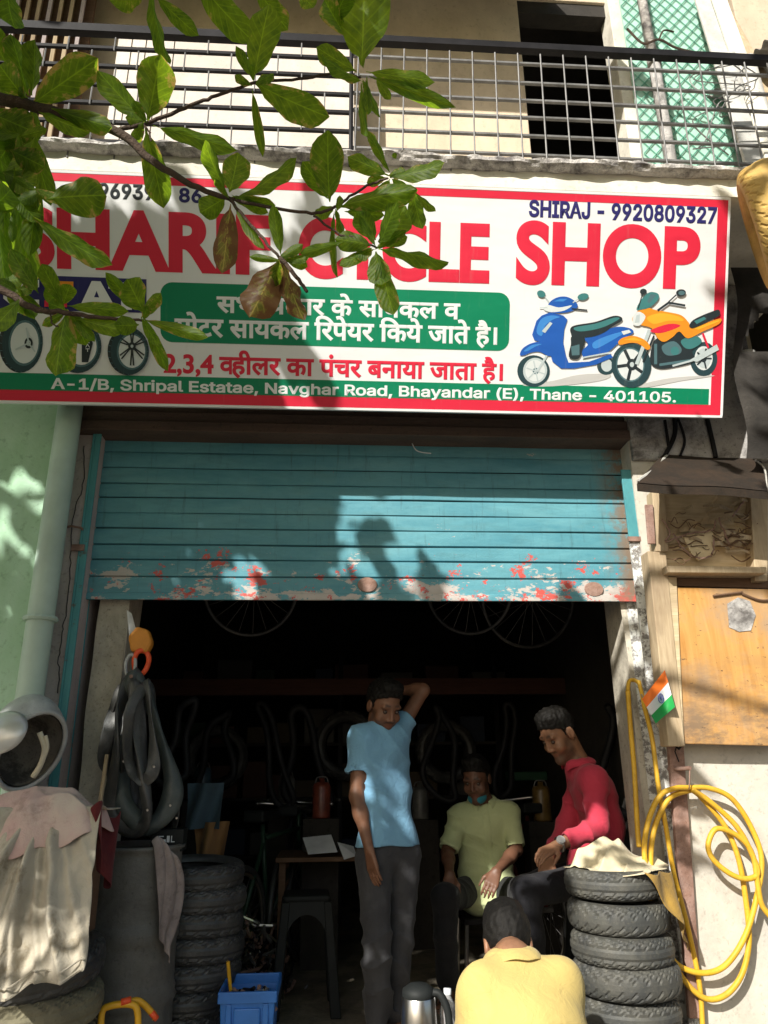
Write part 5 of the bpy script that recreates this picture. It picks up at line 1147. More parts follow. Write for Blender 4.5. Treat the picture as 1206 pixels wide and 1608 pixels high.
# ------------------------------------------------------------------ almond tree: boughs, leaves in view and the crown above
tr = thing('almond_tree', 'broad leaved almond tree whose leafy boughs hang in front of the sign from the left', 'tree', (-3.6, -3.3, -.30))
m = MB(); m.tube(catmull([(-3.6, -3.3, -.3), (-3.55, -3.25, 1.0), (-3.62, -3.3, 2.4), (-3.4, -3.2, 3.6), (-3.1, -3.0, 5.2)], 6), np.linspace(.17, .07, 25), 12); build('trunk', m, m_bark, tr, smooth=True)
YL = -2.1
def bough(pts, r0, r1, name='branch'):
    q = [p if len(p) == 3 and isinstance(p, np.ndarray) else P(p[0], p[1], YL+(p[2] if len(p) > 2 else 0)) for p in pts]; c = catmull(q, 6); m = MB(); c = c+rng.normal(0, .0012, c.shape); m.tube(c, np.linspace(r0, r1, len(c)), 7); return build(name, m, m_bark, tr, smooth=True)
bough([np.array((-3.5, -3.25, 2.6)), np.array((-2.4, -2.6, 2.55)), (-160, 140), (0, 155), (60, 170), (180, 205), (235, 250), (300, 290), (362, 312)], .022, .0055)
bough([(180, 205), (235, 192), (300, 165), (340, 150), (397, 131), (470, 124), (530, 116), (566, 122)], .0055, .003)
bough([(362, 312), (420, 324), (490, 335), (525, 326), (550, 308), (580, 290), (610, 281)], .0045, .0028)
bough([(362, 314), (400, 360), (440, 405)], .0042, .0035); bough([(440, 405), (462, 430), (483, 458)], .006, .004)
bough([(493, 337), (530, 366), (560, 374), (590, 388)], .003, .0025)
bough([np.array((-3.5, -3.25, 2.2)), np.array((-2.0, -2.5, 2.1)), (-120, 430), (0, 455), (50, 484), (100, 491), (160, 499), (225, 504)], .014, .003)
bough([(225, 196), (233, 206), (238, 222)], .0035, .002); bough([(78, 495), (85, 510), (92, 512)], .002, .0015)
bough([(-120, 430, .1), (10, 300, .1), (30, 200, .05), (45, 165)], .008, .005)
for e in ((-2.6, -2.6, 4.3), (-4.2, -2.5, 4.8), (-2.4, -3.9, 4.2), (-3.7, -2.0, 5.6), (-2.0, -4.4, 4.0), (-4.6, -3.8, 4.4), (-.5, -5.0, 5.0), (2.2, -5.2, 5.6)):
    s = np.array((-3.4, -3.2, 3.4)) if e[2] < 4.7 else np.array((-3.2, -3.1, 4.4)); e = np.array(e); bough([s, s*.6+e*.4+[0, 0, .15], e], .05, .012)
def leaf_mesh(name, droop, fold, ruf, seed, nx=6, ny=12):
    m = MB(); pts = []; uv = []
    for j in range(ny+1):
        v = j/ny; wv = (math.sin(math.pi*min(v/.68, 1)**.9*.5) if v < .68 else math.cos(math.pi*.5*((v-.68)/.32)**1.6)); wv = max(wv*.94+.06*(v < .1), .03) if v < .985 else .02
        if v < .1: wv = .04+.9*v
        for i in range(nx+1):
            u = i/nx*2-1
            z = fold*abs(u)*wv*.5-droop*v*v+ruf*math.sin(v*15+seed*2+(2 if u > 0 else 0))*abs(u)**2*.08+.02*math.sin(seed+v*4)
            ww = wv*(1+.025*math.sin(v*17+seed*3+u)*abs(u)); pts.append((u*ww*.5, v, z)); uv.append((i/nx, v))
    F = [(j*(nx+1)+i, j*(nx+1)+i+1, (j+1)*(nx+1)+i+1, (j+1)*(nx+1)+i) for j in range(ny) for i in range(nx)]
    m.add(pts, F); return m, uv
def leaf_data(name, mat, *a):
    m, uv = leaf_mesh(name, *a); me = m.mesh(name, mat, smooth=True); l = me.uv_layers.new(name='uv')
    for lp in me.loops: l.data[lp.index].uv = uv[lp.vertex_index]
    return me
LM = [leaf_data('leaf', m_leaf, d, f, r, s) for s, (d, f, r) in enumerate(((.10, .18, .3), (.25, .25, .5), (.04, .12, .4), (-.08, .3, .6), (.35, .15, .5)))]
LD = [leaf_data('leaf_dry', m_leaf_dry, d, f, r, s+9) for s, (d, f, r) in enumerate(((.12, .35, 1.4), (.3, .2, 1.2)))]
LEAVES = [(48,165,153,92,62),(40,155,-10,95,50),(45,150,15,55,38),(50,150,58,62,34),(20,170,-20,215,50),(60,175,142,212,30),(80,170,187,206,36),(40,190,80,322,38),(20,220,30,300,44),(10,-30,10,46,54),
(230,192,153,116,42),(232,190,252,90,68),(240,196,372,238,34),(228,200,257,327,50),(235,-20,250,112,28),(245,-5,309,55,34),(225,-20,180,10,44),
(397,125,424,8,60),(395,122,370,70,20),(300,-40,385,62,62),(400,130,513,188,62),(396,140,412,241,19),(400,-20,452,47,46),(404,128,418,118,12),
(568,105,578,-30,102),(560,112,496,76,38),(572,128,498,98,22),(575,112,682,130,32),(580,120,718,170,30),(567,132,571,237,16),(590,122,613,157,18),(545,60,500,-12,42),(470,-12,492,13,32),(520,40,548,-20,40),
(355,300,311,225,28),(360,302,376,243,50),(376,308,472,262,28),(370,307,433,323,18),(355,310,315,334,42),(362,320,351,430,44,1),(368,322,413,394,17),
(441,400,429,326,24),(440,405,393,500,66,1),(443,408,466,502,34,1),(445,403,482,420,20),(438,408,430,450,26),
(518,317,511,212,60),(515,312,474,254,32),(530,325,652,294,42),(648,298,655,357,30),(525,332,525,434,13),(541,332,602,338,26),
(612,270,577,206,17),(610,275,546,244,32),(612,278,698,271,30),(615,280,642,302,20),(650,300,681,335,15),(622,250,618,240,10),
(585,385,526,374,36),(538,380,471,402,21),(590,377,560,333,38),(594,380,640,333,50),(595,385,625,318,32),(595,390,706,409,26),(590,395,598,452,42),(595,400,616,497,38),(585,388,560,408,22),(600,386,640,372,22),
(75,312,163,304,66),(52,342,169,426,38),(100,480,64,413,28),(98,480,112,443,26),(105,480,202,489,24),(105,485,84,587,44),(112,490,132,536,38),(120,500,196,521,28),(225,492,163,429,22),(226,490,198,438,46),(228,488,246,468,15),(225,502,330,532,22),(226,497,262,582,22),(218,510,184,512,32),
(22,262,47,462,46),(5,300,10,405,34),(42,250,40,362,32),(10,432,52,502,32),(0,440,42,442,28),(-10,262,28,332,46),(-4,350,8,442,34),(30,206,-8,262,52),(62,282,45,402,36),(0,202,42,242,48),(-20,120,28,160,50),(15,235,70,262,46),(-15,330,30,290,44),(55,215,20,300,46),(10,100,-20,40,44),(25,310,60,350,30),(-10,180,50,205,60),(5,270,62,300,48),(0,245,20,330,52),(60,460,20,400,34),(30,470,-10,520,30)]
for (bx_, by_) in ((45, 165), (230, 192), (362, 310), (440, 405), (525, 328), (612, 278), (590, 388), (105, 488), (226, 500), (30, 210), (20, 330), (572, 122), (398, 131), (25, 455), (60, 300)):
    for k in range(4 if bx_ < 120 else 3):
        a_ = rng.uniform(0, 6.28); L_ = rng.uniform(26, 62); LEAVES.append((bx_+rng.uniform(-5, 5), by_+rng.uniform(-5, 5), bx_+L_*math.cos(a_), by_+L_*math.sin(a_)+8, rng.uniform(12, 24)))
def place_leaf(me, b, t, W, rollw):
    Y = t-b; L = np.linalg.norm(Y); Y = Y/L; view = nrm((b+t)/2-CAM); X = np.cross(Y, view); X /= np.linalg.norm(X)+1e-9; N = np.cross(X, Y); rollw = abs(rollw)*(1 if (X[2]*(1 if N.dot(view) > 0 else -1)) > 0 else -1)
    c, s = math.cos(rollw), math.sin(rollw); X2 = X*c+N*s; N2 = np.cross(X2, Y); W = W/max(abs(c), .45); k = (L+W)/2
    return Matrix(((X2[0]*W, Y[0]*L, N2[0]*k, b[0]), (X2[1]*W, Y[1]*L, N2[1]*k, b[1]), (X2[2]*W, Y[2]*L, N2[2]*k, b[2]), (0, 0, 0, 1)))
TL = np.array(tr.location)
for i, lf in enumerate(LEAVES):
    dry = len(lf) > 5; bx_, by_, tx_, ty_, wpx = lf[:5]
    y0 = YL+rng.uniform(-.02, .02); b = P(bx_, by_, y0); t = P(tx_, ty_, y0); L = np.linalg.norm(t-b); t = P(tx_, ty_, y0-(t[2]-b[2])*rng.uniform(.1, .9)+L*rng.uniform(-.15, .15))
    W = .90*wpx*np.linalg.norm(P(603, 300, YL)-P(604, 300, YL)); me = (LD if dry else LM)[i % (2 if dry else 5)]
    o = link('leaf', me, tr); M_ = place_leaf(me, b, t, W, rng.uniform(-.2, .85)); M_.translation -= Vector(TL); o.matrix_local = M_
# crown outside the picture: it throws the dappled shade over the left of the front
def ell_in(px, py, cx_, cy_, rx_, ry_): return ((px-cx_)/rx_)**2+((py-cy_)/ry_)**2 < 1
def shade(px, py):
    n_ = noise(np.array([px/90., py/90., 3.]), 1.0, 301)
    if py < 262: return 0
    if py < 648:                                   # sign
        if ell_in(px, py, 455, 350, 50, 60) or ell_in(px, py, 265, 600, 22, 40): return .1
        if px < 350: return .80 if n_ > -.35 else .4
        return max(0, .72*(1-(px-350)/110.)) if py > 420 else max(0, .4*(1-(px-350)/80.))
    if py < 945 and 130 < px < 1010:
        if ell_in(px, py, 385, 905, 48, 45) or ell_in(px, py, 305, 868, 18, 16) or ell_in(px, py, 480, 860, 14, 22): return 0
        if px < 525: return .95
        if px < 655: return .75 if (abs(px-(545+(py-790)*.55)) < 20 and py > 800) else .03
        if ell_in(px, py, 650, 915, 45, 42): return .85
        if 690 < px < 900 and py > 850 and n_ > .35: return .7
        return 0
    if px < 135 and py < 1240: return .05 if ell_in(px, py, 15, 985, 36, 75) or (n_ > .30) else .86
    if px < 145: return .35 if n_ > .15 else .03
    if px < 230: return (.35 if py < 1300 else .5) if n_ > .15 else .03
    if px < 345: return .80
    if px < 540: return .6
    if px < 650: return .96 if py < 1148 else (.42 if py < 1235 else .03) if not ell_in(px, py, 612, 1165, 18, 14) else 0
    if px < 830: return .04 if py > 1430 else (.3 if n_ > .35 else .02)
    if px < 985: return .75 if py < 1185 and px < 905 else (.10 if py < 1350 else .05)
    if px > 1050 and 1168 < py < 1262: return .75 if n_ > -.15 else .1
    if 985 < px < 1060 and 960 < py < 1100 : return .5
    if px > 1050 and 1060 < py < 1168: return .35 if n_ > .05 else 0
    return .03
tgtY = lambda px, py: -.40-(.39)*(642-py)/330. if py < 642 else (.45 if 540 < px < 650 and py > 1050 else 1.0 if 650 <= px < 830 and py > 1180 else -.3 if (px < 145 and py > 1240) else .0)
lm2, uv2 = leaf_mesh('canopy', .2, .2, .6, 3, 2, 5); lv = np.concatenate(lm2.v); lfaces = lm2.f
CV = []; CF = []; CUV = []; n_ = 0; cnt = 0
def add_leaf(b, d, X, L, W):
    global n_, cnt
    N = np.cross(X, d); CV.append(b+lv[:, :1]*X*W+lv[:, 1:2]*d*L+lv[:, 2:3]*N*L); CF.extend(tuple(i+n_ for i in f) for f in lfaces); CUV.extend(uv2); n_ += len(lv); cnt += 1
def rand_leaf(p):
    d = rng.normal(size=3); d[2] -= .5; d = nrm(d); X = rng.normal(size=3); X = X-d*X.dot(d)+.9*(np.cross(d, SUN)); X = nrm(X-d*X.dot(d)); L = rng.uniform(.15, .25); b = p-d*L*.55
    for q in (b, b+d*L, p):
        u, v, z = Q(q)
        if z > -.1 and -60 < u < 1266 and -60 < v < 1668 and z > .05: return
        if z <= .05 and np.linalg.norm(q-CAM) < .6: return
    if b[2] < 1.7: return
    add_leaf(b, d, X, L, L*rng.uniform(.45, .6))
for k in range(10500):
    px, py = rng.uniform(-170, 1206), rng.uniform(262, 1608)
    s = shade(max(px, 0), py)
    if rng.uniform() > -math.log(max(1-s, .02))/3.0: continue
    g = P(px, py, tgtY(px, py)); rand_leaf(g-SUN*rng.uniform(2.3, 4.6))
for k in range(900):                               # the crown also shades most of the boughs in view
    px, py = rng.uniform(-60, 560), rng.uniform(-40, 520); n2_ = noise(np.array([px/70., py/70., 9.]), 1., 302)
    if n2_ > .22: continue
    g = P(px, py, YL); h = Q(g+SUN*((-.2-g[1])/SUN[1]))
    if 870 < h[0] < 1206 and 1270 < h[1]: continue
    rand_leaf(g-SUN*rng.uniform(.7, 2.4))
for k in range(500):
    c = np.array([(-3.7, -2.3, 5.6), (-4.4, -2.5, 4.8), (-4.0, -1.9, 5.6), (-4.8, -3.4, 4.6)])[k % 4]; rand_leaf(c+rng.normal(0, .45, 3))
for k in range(2600):  # unseen leaves added to cut the skylight reaching the shop front
    rand_leaf(np.array((rng.uniform(-.4, 4.2), rng.uniform(-6.5, -3.6), rng.uniform(4.3, 7.2)))+[0, 0, 0])
for k in range(900):
    rand_leaf(np.array((rng.uniform(-6.5, -3.8), rng.uniform(-6.0, -1.0), rng.uniform(3.6, 6.4))))
me = bpy.data.meshes.new('crown_foliage'); me.from_pydata((np.concatenate(CV)-TL).tolist(), [], CF); me.materials.append(m_leaf)
l = me.uv_layers.new(name='uv'); li = np.zeros(len(me.loops), int); me.loops.foreach_get('vertex_index', li); l.data.foreach_set('uv', np.array(CUV)[li].ravel())
tagit(link('crown_foliage', me, tr), kind='stuff'); print('crown leaves', cnt)

# ------------------------------------------------------------------ people (bodies grown as one surface from a distance field)
class Field:
    def __init__(s, lo, hi, h):
        s.lo = np.array(lo, float); s.h = h; s.n = np.ceil((np.array(hi)-lo)/h).astype(int)+1
        s.D = np.full(s.n, 9., np.float32); s.ax = [(s.lo[k]+h*np.arange(s.n[k])).astype(np.float32) for k in range(3)]
    def sub(s, lo, hi):
        a = np.clip(((np.array(lo)-s.lo)/s.h).astype(int)-1, 0, s.n); b = np.clip(((np.array(hi)-s.lo)/s.h).astype(int)+3, 0, s.n)
        sl_ = tuple(slice(a[k], b[k]) for k in range(3)); g = np.meshgrid(*[s.ax[k][sl_[k]] for k in range(3)], indexing='ij', sparse=True); return sl_, g
    def put(s, sl_, d, k, op):
        D = s.D[sl_]
        if D.size == 0: return
        if op == 'add':
            hh = np.maximum(k-np.abs(D-d), 0)/k; s.D[sl_] = np.minimum(D, d)-hh*hh*k/4
        else:
            d = -d; hh = np.maximum(k-np.abs(D-d), 0)/k; s.D[sl_] = np.maximum(D, d)+hh*hh*k/4
    def cap(s, a, b, ra, rb, k=.02, flat=None, fs=1., op='add', cut=None):
        a = np.array(a, float); b = np.array(b, float); r = max(ra, rb)*max(1, fs)+k+.02
        sl_, g = s.sub(np.minimum(a, b)-r, np.maximum(a, b)+r); p = [g[i]-a[i] for i in range(3)]; ba = b-a
        if flat is not None:
            n = np.array(flat, float); n = n/np.linalg.norm(n); q = (p[0]*n[0]+p[1]*n[1]+p[2]*n[2])*(1/fs-1); p = [p[i]+q*n[i] for i in range(3)]; ba = ba+n*ba.dot(n)*(1/fs-1)
        L2 = max(ba.dot(ba), 1e-9); t = np.clip((p[0]*ba[0]+p[1]*ba[1]+p[2]*ba[2])/L2, 0, 1)
        d = np.sqrt((p[0]-ba[0]*t)**2+(p[1]-ba[1]*t)**2+(p[2]-ba[2]*t)**2)-(ra+(rb-ra)*t)
        if flat is not None and fs < 1: d = d*(.5+.5*fs)
        if cut is not None:
            c, n = np.array(cut[0]), nrm(cut[1]); d = np.maximum(d, (g[0]-c[0])*n[0]+(g[1]-c[1])*n[1]+(g[2]-c[2])*n[2])
        s.put(sl_, d.astype(np.float32), k, op)
    def ell(s, c, r, R=np.eye(3), k=.02, op='add', cut=None):
        c = np.array(c, float); r = np.array(r, float); m_ = r.max()+k+.02; sl_, g = s.sub(c-m_, c+m_); p = [g[i]-c[i] for i in range(3)]
        q = [(p[0]*R[i][0]+p[1]*R[i][1]+p[2]*R[i][2]) for i in range(3)]
        k0 = np.sqrt((q[0]/r[0])**2+(q[1]/r[1])**2+(q[2]/r[2])**2); k1 = np.sqrt((q[0]/r[0]**2)**2+(q[1]/r[1]**2)**2+(q[2]/r[2]**2)**2)+1e-6
        d = k0*(k0-1)/k1
        if cut is not None:
            for cc, n in cut:
                n = nrm(n); d = np.maximum(d, (g[0]-cc[0])*n[0]+(g[1]-cc[1])*n[1]+(g[2]-cc[2])*n[2])
        s.put(sl_, d.astype(np.float32), k, op)
    def plane(s, c, n):
        n = nrm(n); g = np.meshgrid(*s.ax, indexing='ij', sparse=True); s.D = np.maximum(s.D, ((g[0]-c[0])*n[0]+(g[1]-c[1])*n[1]+(g[2]-c[2])*n[2]).astype(np.float32))
    def wrinkle(s, fn):
        w_ = np.where(np.abs(s.D) < .035); p = np.stack([s.ax[k][w_[k]] for k in range(3)], 1).astype(float); s.D[w_] += fn(p).astype(np.float32)
    def mesh(s, name, mat, off, parent, smooth_it=1):
        D = s.D; S_ = D < 0; c = np.zeros(np.array(D.shape)-1, np.int8)
        for i in (0, 1):
            for j in (0, 1):
                for k in (0, 1): c += S_[i:D.shape[0]-1+i, j:D.shape[1]-1+j, k:D.shape[2]-1+k]
        act = (c > 0) & (c < 8); A = np.argwhere(act); idx = np.full(act.shape, -1); idx[act] = np.arange(len(A))
        acc = np.zeros((len(A), 3)); cn = np.zeros(len(A)); O = [(i, j, k) for i in (0, 1) for j in (0, 1) for k in (0, 1)]
        for o1 in O:
            for ax_ in range(3):
                if o1[ax_]: continue
                o2 = list(o1); o2[ax_] = 1; d1 = D[A[:, 0]+o1[0], A[:, 1]+o1[1], A[:, 2]+o1[2]]; d2 = D[A[:, 0]+o2[0], A[:, 1]+o2[1], A[:, 2]+o2[2]]
                cr_ = (d1 < 0) != (d2 < 0); t = np.where(cr_, d1/np.where(cr_, d1-d2, 1), 0); pos = np.array(o1)+t[:, None]*(np.array(o2)-o1); acc += pos*cr_[:, None]; cn += cr_
        V = s.lo+s.h*(A+acc/cn[:, None]); F = []
        for ax_ in range(3):
            u, v = (ax_+1) % 3, (ax_+2) % 3
            sl1 = [slice(None)]*3; sl2 = [slice(None)]*3; sl1[ax_] = slice(0, -1); sl2[ax_] = slice(1, None)
            E_ = np.argwhere(S_[tuple(sl1)] != S_[tuple(sl2)]); E_ = E_[(E_[:, u] > 0) & (E_[:, v] > 0) & (E_[:, u] < D.shape[u]-1) & (E_[:, v] < D.shape[v]-1)]
            def cell(du, dv):
                q = E_.copy(); q[:, u] += du; q[:, v] += dv; return idx[q[:, 0], q[:, 1], q[:, 2]]
            quad = np.stack([cell(-1, -1), cell(0, -1), cell(0, 0), cell(-1, 0)], 1); ins = S_[E_[:, 0], E_[:, 1], E_[:, 2]]
            quad[~ins] = quad[~ins][:, ::-1]; F.append(quad)
        F = np.concatenate(F); F = F[(F >= 0).all(1)]
        me = bpy.data.meshes.new(name); me.from_pydata((V-np.array(off)).tolist(), [], F.tolist()); me.materials.append(mat); me.polygons.foreach_set('use_smooth', [True]*len(me.polygons)); me.update()
        return link(name, me, parent)

def head_axes(fwd, up=(0, 0, 1)):
    f = nrm(fwd); u = nrm(np.array(up, float)-f*f.dot(up)); r = np.cross(f, u); return np.array([r, f, u])
def add_head(F, c, R, s, neck, skin_extra=0):
    T = lambda *q: np.array(c)+s*(q[0]*R[0]+q[1]*R[1]+q[2]*R[2])
    F.ell(T(0, -.012, .035), np.array((.073, .094, .088))*s, R, .02); F.ell(T(0, .030, -.035), np.array((.058, .062, .082))*s, R, .03)
    F.cap(T(-.040, .0, -.070), T(0, .066, -.105), .022*s, .022*s, .03); F.cap(T(.040, .0, -.070), T(0, .066, -.105), .022*s, .022*s, .03); F.ell(T(0, .076, -.103), np.array((.020, .016, .016))*s, R, .02)
    F.cap(T(-.042, .076, .026), T(.042, .076, .026), .011*s, .011*s, .016)
    for q in (-1, 1):
        F.ell(T(q*.033, .094, .003), np.array((.019, .013, .012))*s, R, .012, 'sub'); F.ell(T(q*.046, .066, -.035), np.array((.019, .019, .019))*s, R, .03)
        F.ell(T(q*.076, -.012, -.008), np.array((.010, .024, .034))*s, R, .008); F.ell(T(q*.088, -.006, -.006), np.array((.006, .012, .018))*s, R, .006, 'sub'); F.ell(T(q*.0135, .098, -.036), np.array((.0085, .010, .007))*s, R, .008)
    F.cap(T(0, .088, .014), T(0, .105, -.028), .0075*s, .0105*s, .010); F.cap(T(-.018, .083, -.061), T(.018, .083, -.061), .006*s, .006*s, .006); F.cap(T(-.015, .080, -.072), T(.015, .080, -.072), .0065*s, .0065*s, .006)
    F.cap(T(0, -.025, -.055), neck, .052*s, .058*s, .03)
    return T
def hair_mesh(name, c, R, s, mat, par, off, lift=.012, line=(.022, .72), tuft=(0, 0, 0), beard=0, amp=.006, h=.0042):
    c = np.array(c); F = Field(c-.17*s, c+.17*s, h); T = lambda *q: c+s*(q[0]*R[0]+q[1]*R[1]+q[2]*R[2])
    n = line[1]*R[1]*-1*-1; cutn = -(R[2]-line[1]*R[1])
    F.ell(T(0, -.014, .038), np.array((.073+lift, .094+lift, .088+lift*1.3))*s, R, .02, cut=[(T(0, 0, line[0]), cutn)])
    if any(tuft): F.ell(T(*tuft), np.array((.062, .045, .030))*s, R, .03, cut=[(T(0, 0, line[0]+.005), cutn)])
    for q in (-1, 1): F.cap(T(q*.070, .012, .03), T(q*.069, .012, -.002), .007*s, .004*s, .012)
    if beard:
        F.ell(T(0, .034, -.055), np.array((.0595, .064, .065))*s, R, .02, cut=[(T(0, .0, -.060), R[2]+.5*R[1]), (T(0, .01, 0), -R[1])])
        F.cap(T(-.020, .0885, -.052), T(.020, .0885, -.052), .0045*s, .0045*s, .004)
    F.wrinkle(lambda p: amp*.45*noise(p, 260, 401)+amp*.45*noise(p, 120, 402)); return F.mesh(name, mat, off, par)
def eyes(c, R, s, par, off):
    m = MB()
    for q in (-1, 1):
        e = np.array(c)+s*(q*.033*R[0]+.079*R[1]+.002*R[2]); V = []; 
        b = MB(); b.lathe([(.0001, -.011), (.0065, -.009), (.0105, -.004), (.0112, 0), (.0105, .004), (.0065, .009), (.0001, .011)], 12); m.add(np.concatenate(b.v)+e, b.f)
    build('eyes', m, m_eye, par, smooth=True)
def add_hand(F, wrist, d, pn, s=1., curl=.35, thumb=1, spread=.10, ext=(1, 1, 1, 1)):
    """wrist point, finger direction d, palm normal pn (the fingers curl towards it), thumb side +-1"""
    d = nrm(d); pn = nrm(np.array(pn, float)-d*d.dot(pn)); sd = np.cross(d, pn)*thumb; w_ = np.array(wrist, float); k = .006
    for q in (-.024, -.008, .008, .024): F.cap(w_+sd*q*.7, w_+d*.078*s+sd*q*1.25*s, .0125*s, .0115*s, .012)
    for i, (q, L) in enumerate(((.030, .072), (.010, .080), (-.010, .074), (-.029, .058))):
        b = w_+d*.080*s+sd*q*s; dd = nrm(d+sd*q*spread*20*.1); cc = curl*ext[i]; ll = (L*.46, L*.31, L*.25); r_ = (.0088, .0080, .0070, .0058)
        for j in range(3):
            an = cc*(.55, 1.5, 2.2)[j]; v = nrm(dd*math.cos(an)+pn*math.sin(an)); e = b+v*ll[j]*s; F.cap(b, e, r_[j]*s, r_[j+1]*s, k if j == 0 else .003); b = e
    b = w_+d*.025*s+sd*.026*s+pn*.006; v = nrm(d*.75+sd*.62+pn*.25); e = b+v*.040*s; F.cap(b, e, .013*s, .0095*s, .010); v = nrm(d*.95+sd*.15+pn*.35); e2 = e+v*.030*s; F.cap(e, e2, .0095*s, .008*s, .004); F.cap(e2, e2+nrm(v+pn*.2)*.022*s, .008*s, .0062*s, .003)
def frame(J):
    r = nrm(J['shb']-J['sha']); up = nrm((J['sha']+J['shb'])/2-J['pel']); f = nrm(np.cross(up, r)); 
    if f.dot(J['front']) < 0: f = -f
    return r, f, up
def torso(F, J, inf=0., k=.05, low=True, hipw=.085):
    r, f, up = frame(J); ch = (J['sha']+J['shb'])/2; pel = J['pel']; sp_ = pel+(ch-pel)*.5+f*J.get('bend', 0.)
    lat = J.get('wide', 1.)
    F.cap(pel-r*hipw*.75, pel+r*hipw*.75, .088+inf, .088+inf, k); F.cap(pel-r*.045*lat, sp_-r*.045*lat, .082+inf, .080+inf, k, f, .92); F.cap(pel+r*.045*lat, sp_+r*.045*lat, .082+inf, .080+inf, k, f, .92)
    c2 = ch-up*.075+f*J.get('bend', 0.)*.5
    F.cap(sp_-r*.05*lat, c2-r*.062*lat, .082+inf, .094+inf, k, f, .9); F.cap(sp_+r*.05*lat, c2+r*.062*lat, .082+inf, .094+inf, k, f, .9)
    ia = J['sha']+(J['shb']-J['sha'])*.14; ib = J['shb']-(J['shb']-J['sha'])*.14
    F.cap(c2, ia-up*.012, .080+inf, .052+inf, k); F.cap(c2, ib-up*.012, .080+inf, .052+inf, k)
    dn = .01 if inf <= 0 else J.get('drop', .034); F.cap(ia, J['neck']-up*dn, .042+inf, .044+inf, k); F.cap(ib, J['neck']-up*dn, .042+inf, .044+inf, k)
    for s_ in ('sha', 'shb'): F.ell(J[s_], np.array((.050, .050, .050))+inf, k=.04)
def arm(F, J, q, inf=0., upto=1., k=.02):
    s_, e, w_ = J['sh'+q], J['el'+q], J['wr'+q]; F.cap(s_, e, .044+inf, .036+inf, k)
    if upto >= 1: F.cap(e, e+(w_-e)*.35, .036+inf, .037+inf, .02); F.cap(e+(w_-e)*.3, w_, .036+inf, .0235+inf, .02)
def leg(F, J, q, inf=0., k=.03, shin=1.):
    h_, kn, an = J['hi'+q], J['kn'+q], J['an'+q]; F.cap(h_, kn, .078+inf, .052+inf, k); F.cap(kn, kn+(an-kn)*.35, .050+inf, .050+inf, k); F.cap(kn+(an-kn)*.3, kn+(an-kn)*shin, .050+inf, .034+inf+(.012 if inf > 0 else 0), k)
def foot(F, J, q):
    an, t = J['an'+q], nrm(J['toe'+q]); z0 = J['floor']; a = np.array([an[0], an[1], z0+.032]); F.cap(an, a-t*.03, .034, .030, .02); F.cap(a-t*.035, a+t*.12, .031, .026, .03); sd = np.cross(t, (0, 0, 1))
    for i in range(5): b = a+t*.115+sd*(i-2)*.017-np.array([0, 0, .012]); F.cap(b, b+t*(.055-.006*abs(i-1)), .0105, .009, .008)
def sandals(J, par, mat, off):
    for q in 'ab':
        m = MB()
        an, t = J['an'+q], nrm(J['toe'+q]); sd = np.cross(t, (0, 0, 1)); c = np.array([an[0], an[1], J['floor']])+t*.055
        pts = [c+t*.135*math.cos(a)+sd*.045*math.sin(a)*(1+.12*math.cos(a)) for a in np.linspace(0, 6.283, 25)[:-1]]; n = len(pts)
        m.add([p_ for p_ in pts]+[p_+np.array([0, 0, .014]) for p_ in pts], [tuple(range(n-1, -1, -1)), tuple(range(n, 2*n))]+[(i, (i+1) % n, n+(i+1) % n, n+i) for i in range(n)])
        for s_ in (-1, 1): m.tube(catmull([c+sd*s_*.045+np.array([0, 0, .012])-t*.01, c+sd*s_*.025+t*.03+np.array([0, 0, .055]), c+t*.075+np.array([0, 0, .03])], 5), .006, 6)
        build('sandal', m, mat, par)
def bounds(J, pad=.16):
    pts = np.array([v for k, v in J.items() if isinstance(v, np.ndarray) and k not in ('front', 'toea', 'toeb', 'hf')]); return pts.min(0)-pad, pts.max(0)+pad
def neck_band(F, J, r=.066, th=.012, hgt=.03, k=.006, drop=.0, lean=0):
    R_, f, up = frame(J); nd = nrm(J['head']-J['neck'])
    for i in range(14):
        a0, a1 = 6.2832*i/14, 6.2832*(i+1)/14
        if J.get('open', 0) and (abs(math.atan2(math.sin(a0+.22-math.pi/2), math.cos(a0+.22-math.pi/2))) < J['open']): continue
        pp = lambda a: J['neck']+R_*r*math.cos(a)+f*(r*math.sin(a)*1.0+.01)+up*(-.006-drop*math.sin(a))
        F.cap(pp(a0), pp(a1), th, th, k); F.cap(pp(a0)+nd*hgt, pp(a1)+nd*hgt, th*.8, th*.8, k); F.cap(pp(a0)+nd*hgt*.5, pp(a1)+nd*hgt*.5, th*.9, th*.9, k)
def collar(J, par, mat, off, r0=.064, r1=.100, gap=.35, hgt=.030, tip=.045, turn=.0):
    R_, f, up = frame(J); nd = nrm(J['head']-J['neck']); nd = nrm(nd*.5+up*.5); c = J['neck']+f*.008+nd*.004; m = MB(); rows = []
    A_ = np.linspace(gap, 2*math.pi-gap, 30)
    for a in A_:
        fa = a+math.pi/2+turn; e = R_*math.cos(fa)+f*math.sin(fa); fr = max(0, math.cos(a))**2; n_ = .003*math.sin(a*7)
        rows.append([c+e*(r0+.002)-nd*.012-up*fr*.012, c+e*r0+nd*(hgt*.6-.012*fr), c+e*(r0+.004)+nd*(hgt-.018*fr+n_), c+e*(r0+.014)+nd*(hgt-.006-.020*fr), c+e*(r1-.006+n_)+nd*(hgt*.25-.02*fr), c+e*(r1+.006*fr)-nd*(.016+tip*fr)+n_*up])
    m.grid(np.array(rows)); o = build('collar', m, mat, par, smooth=True); k = o.modifiers.new('thickness', 'SOLIDIFY'); k.thickness = .004; k = o.modifiers.new('smooth', 'SUBSURF'); k.levels = 1; k.render_levels = 1
def placket(F, J, inf, n=6): pass
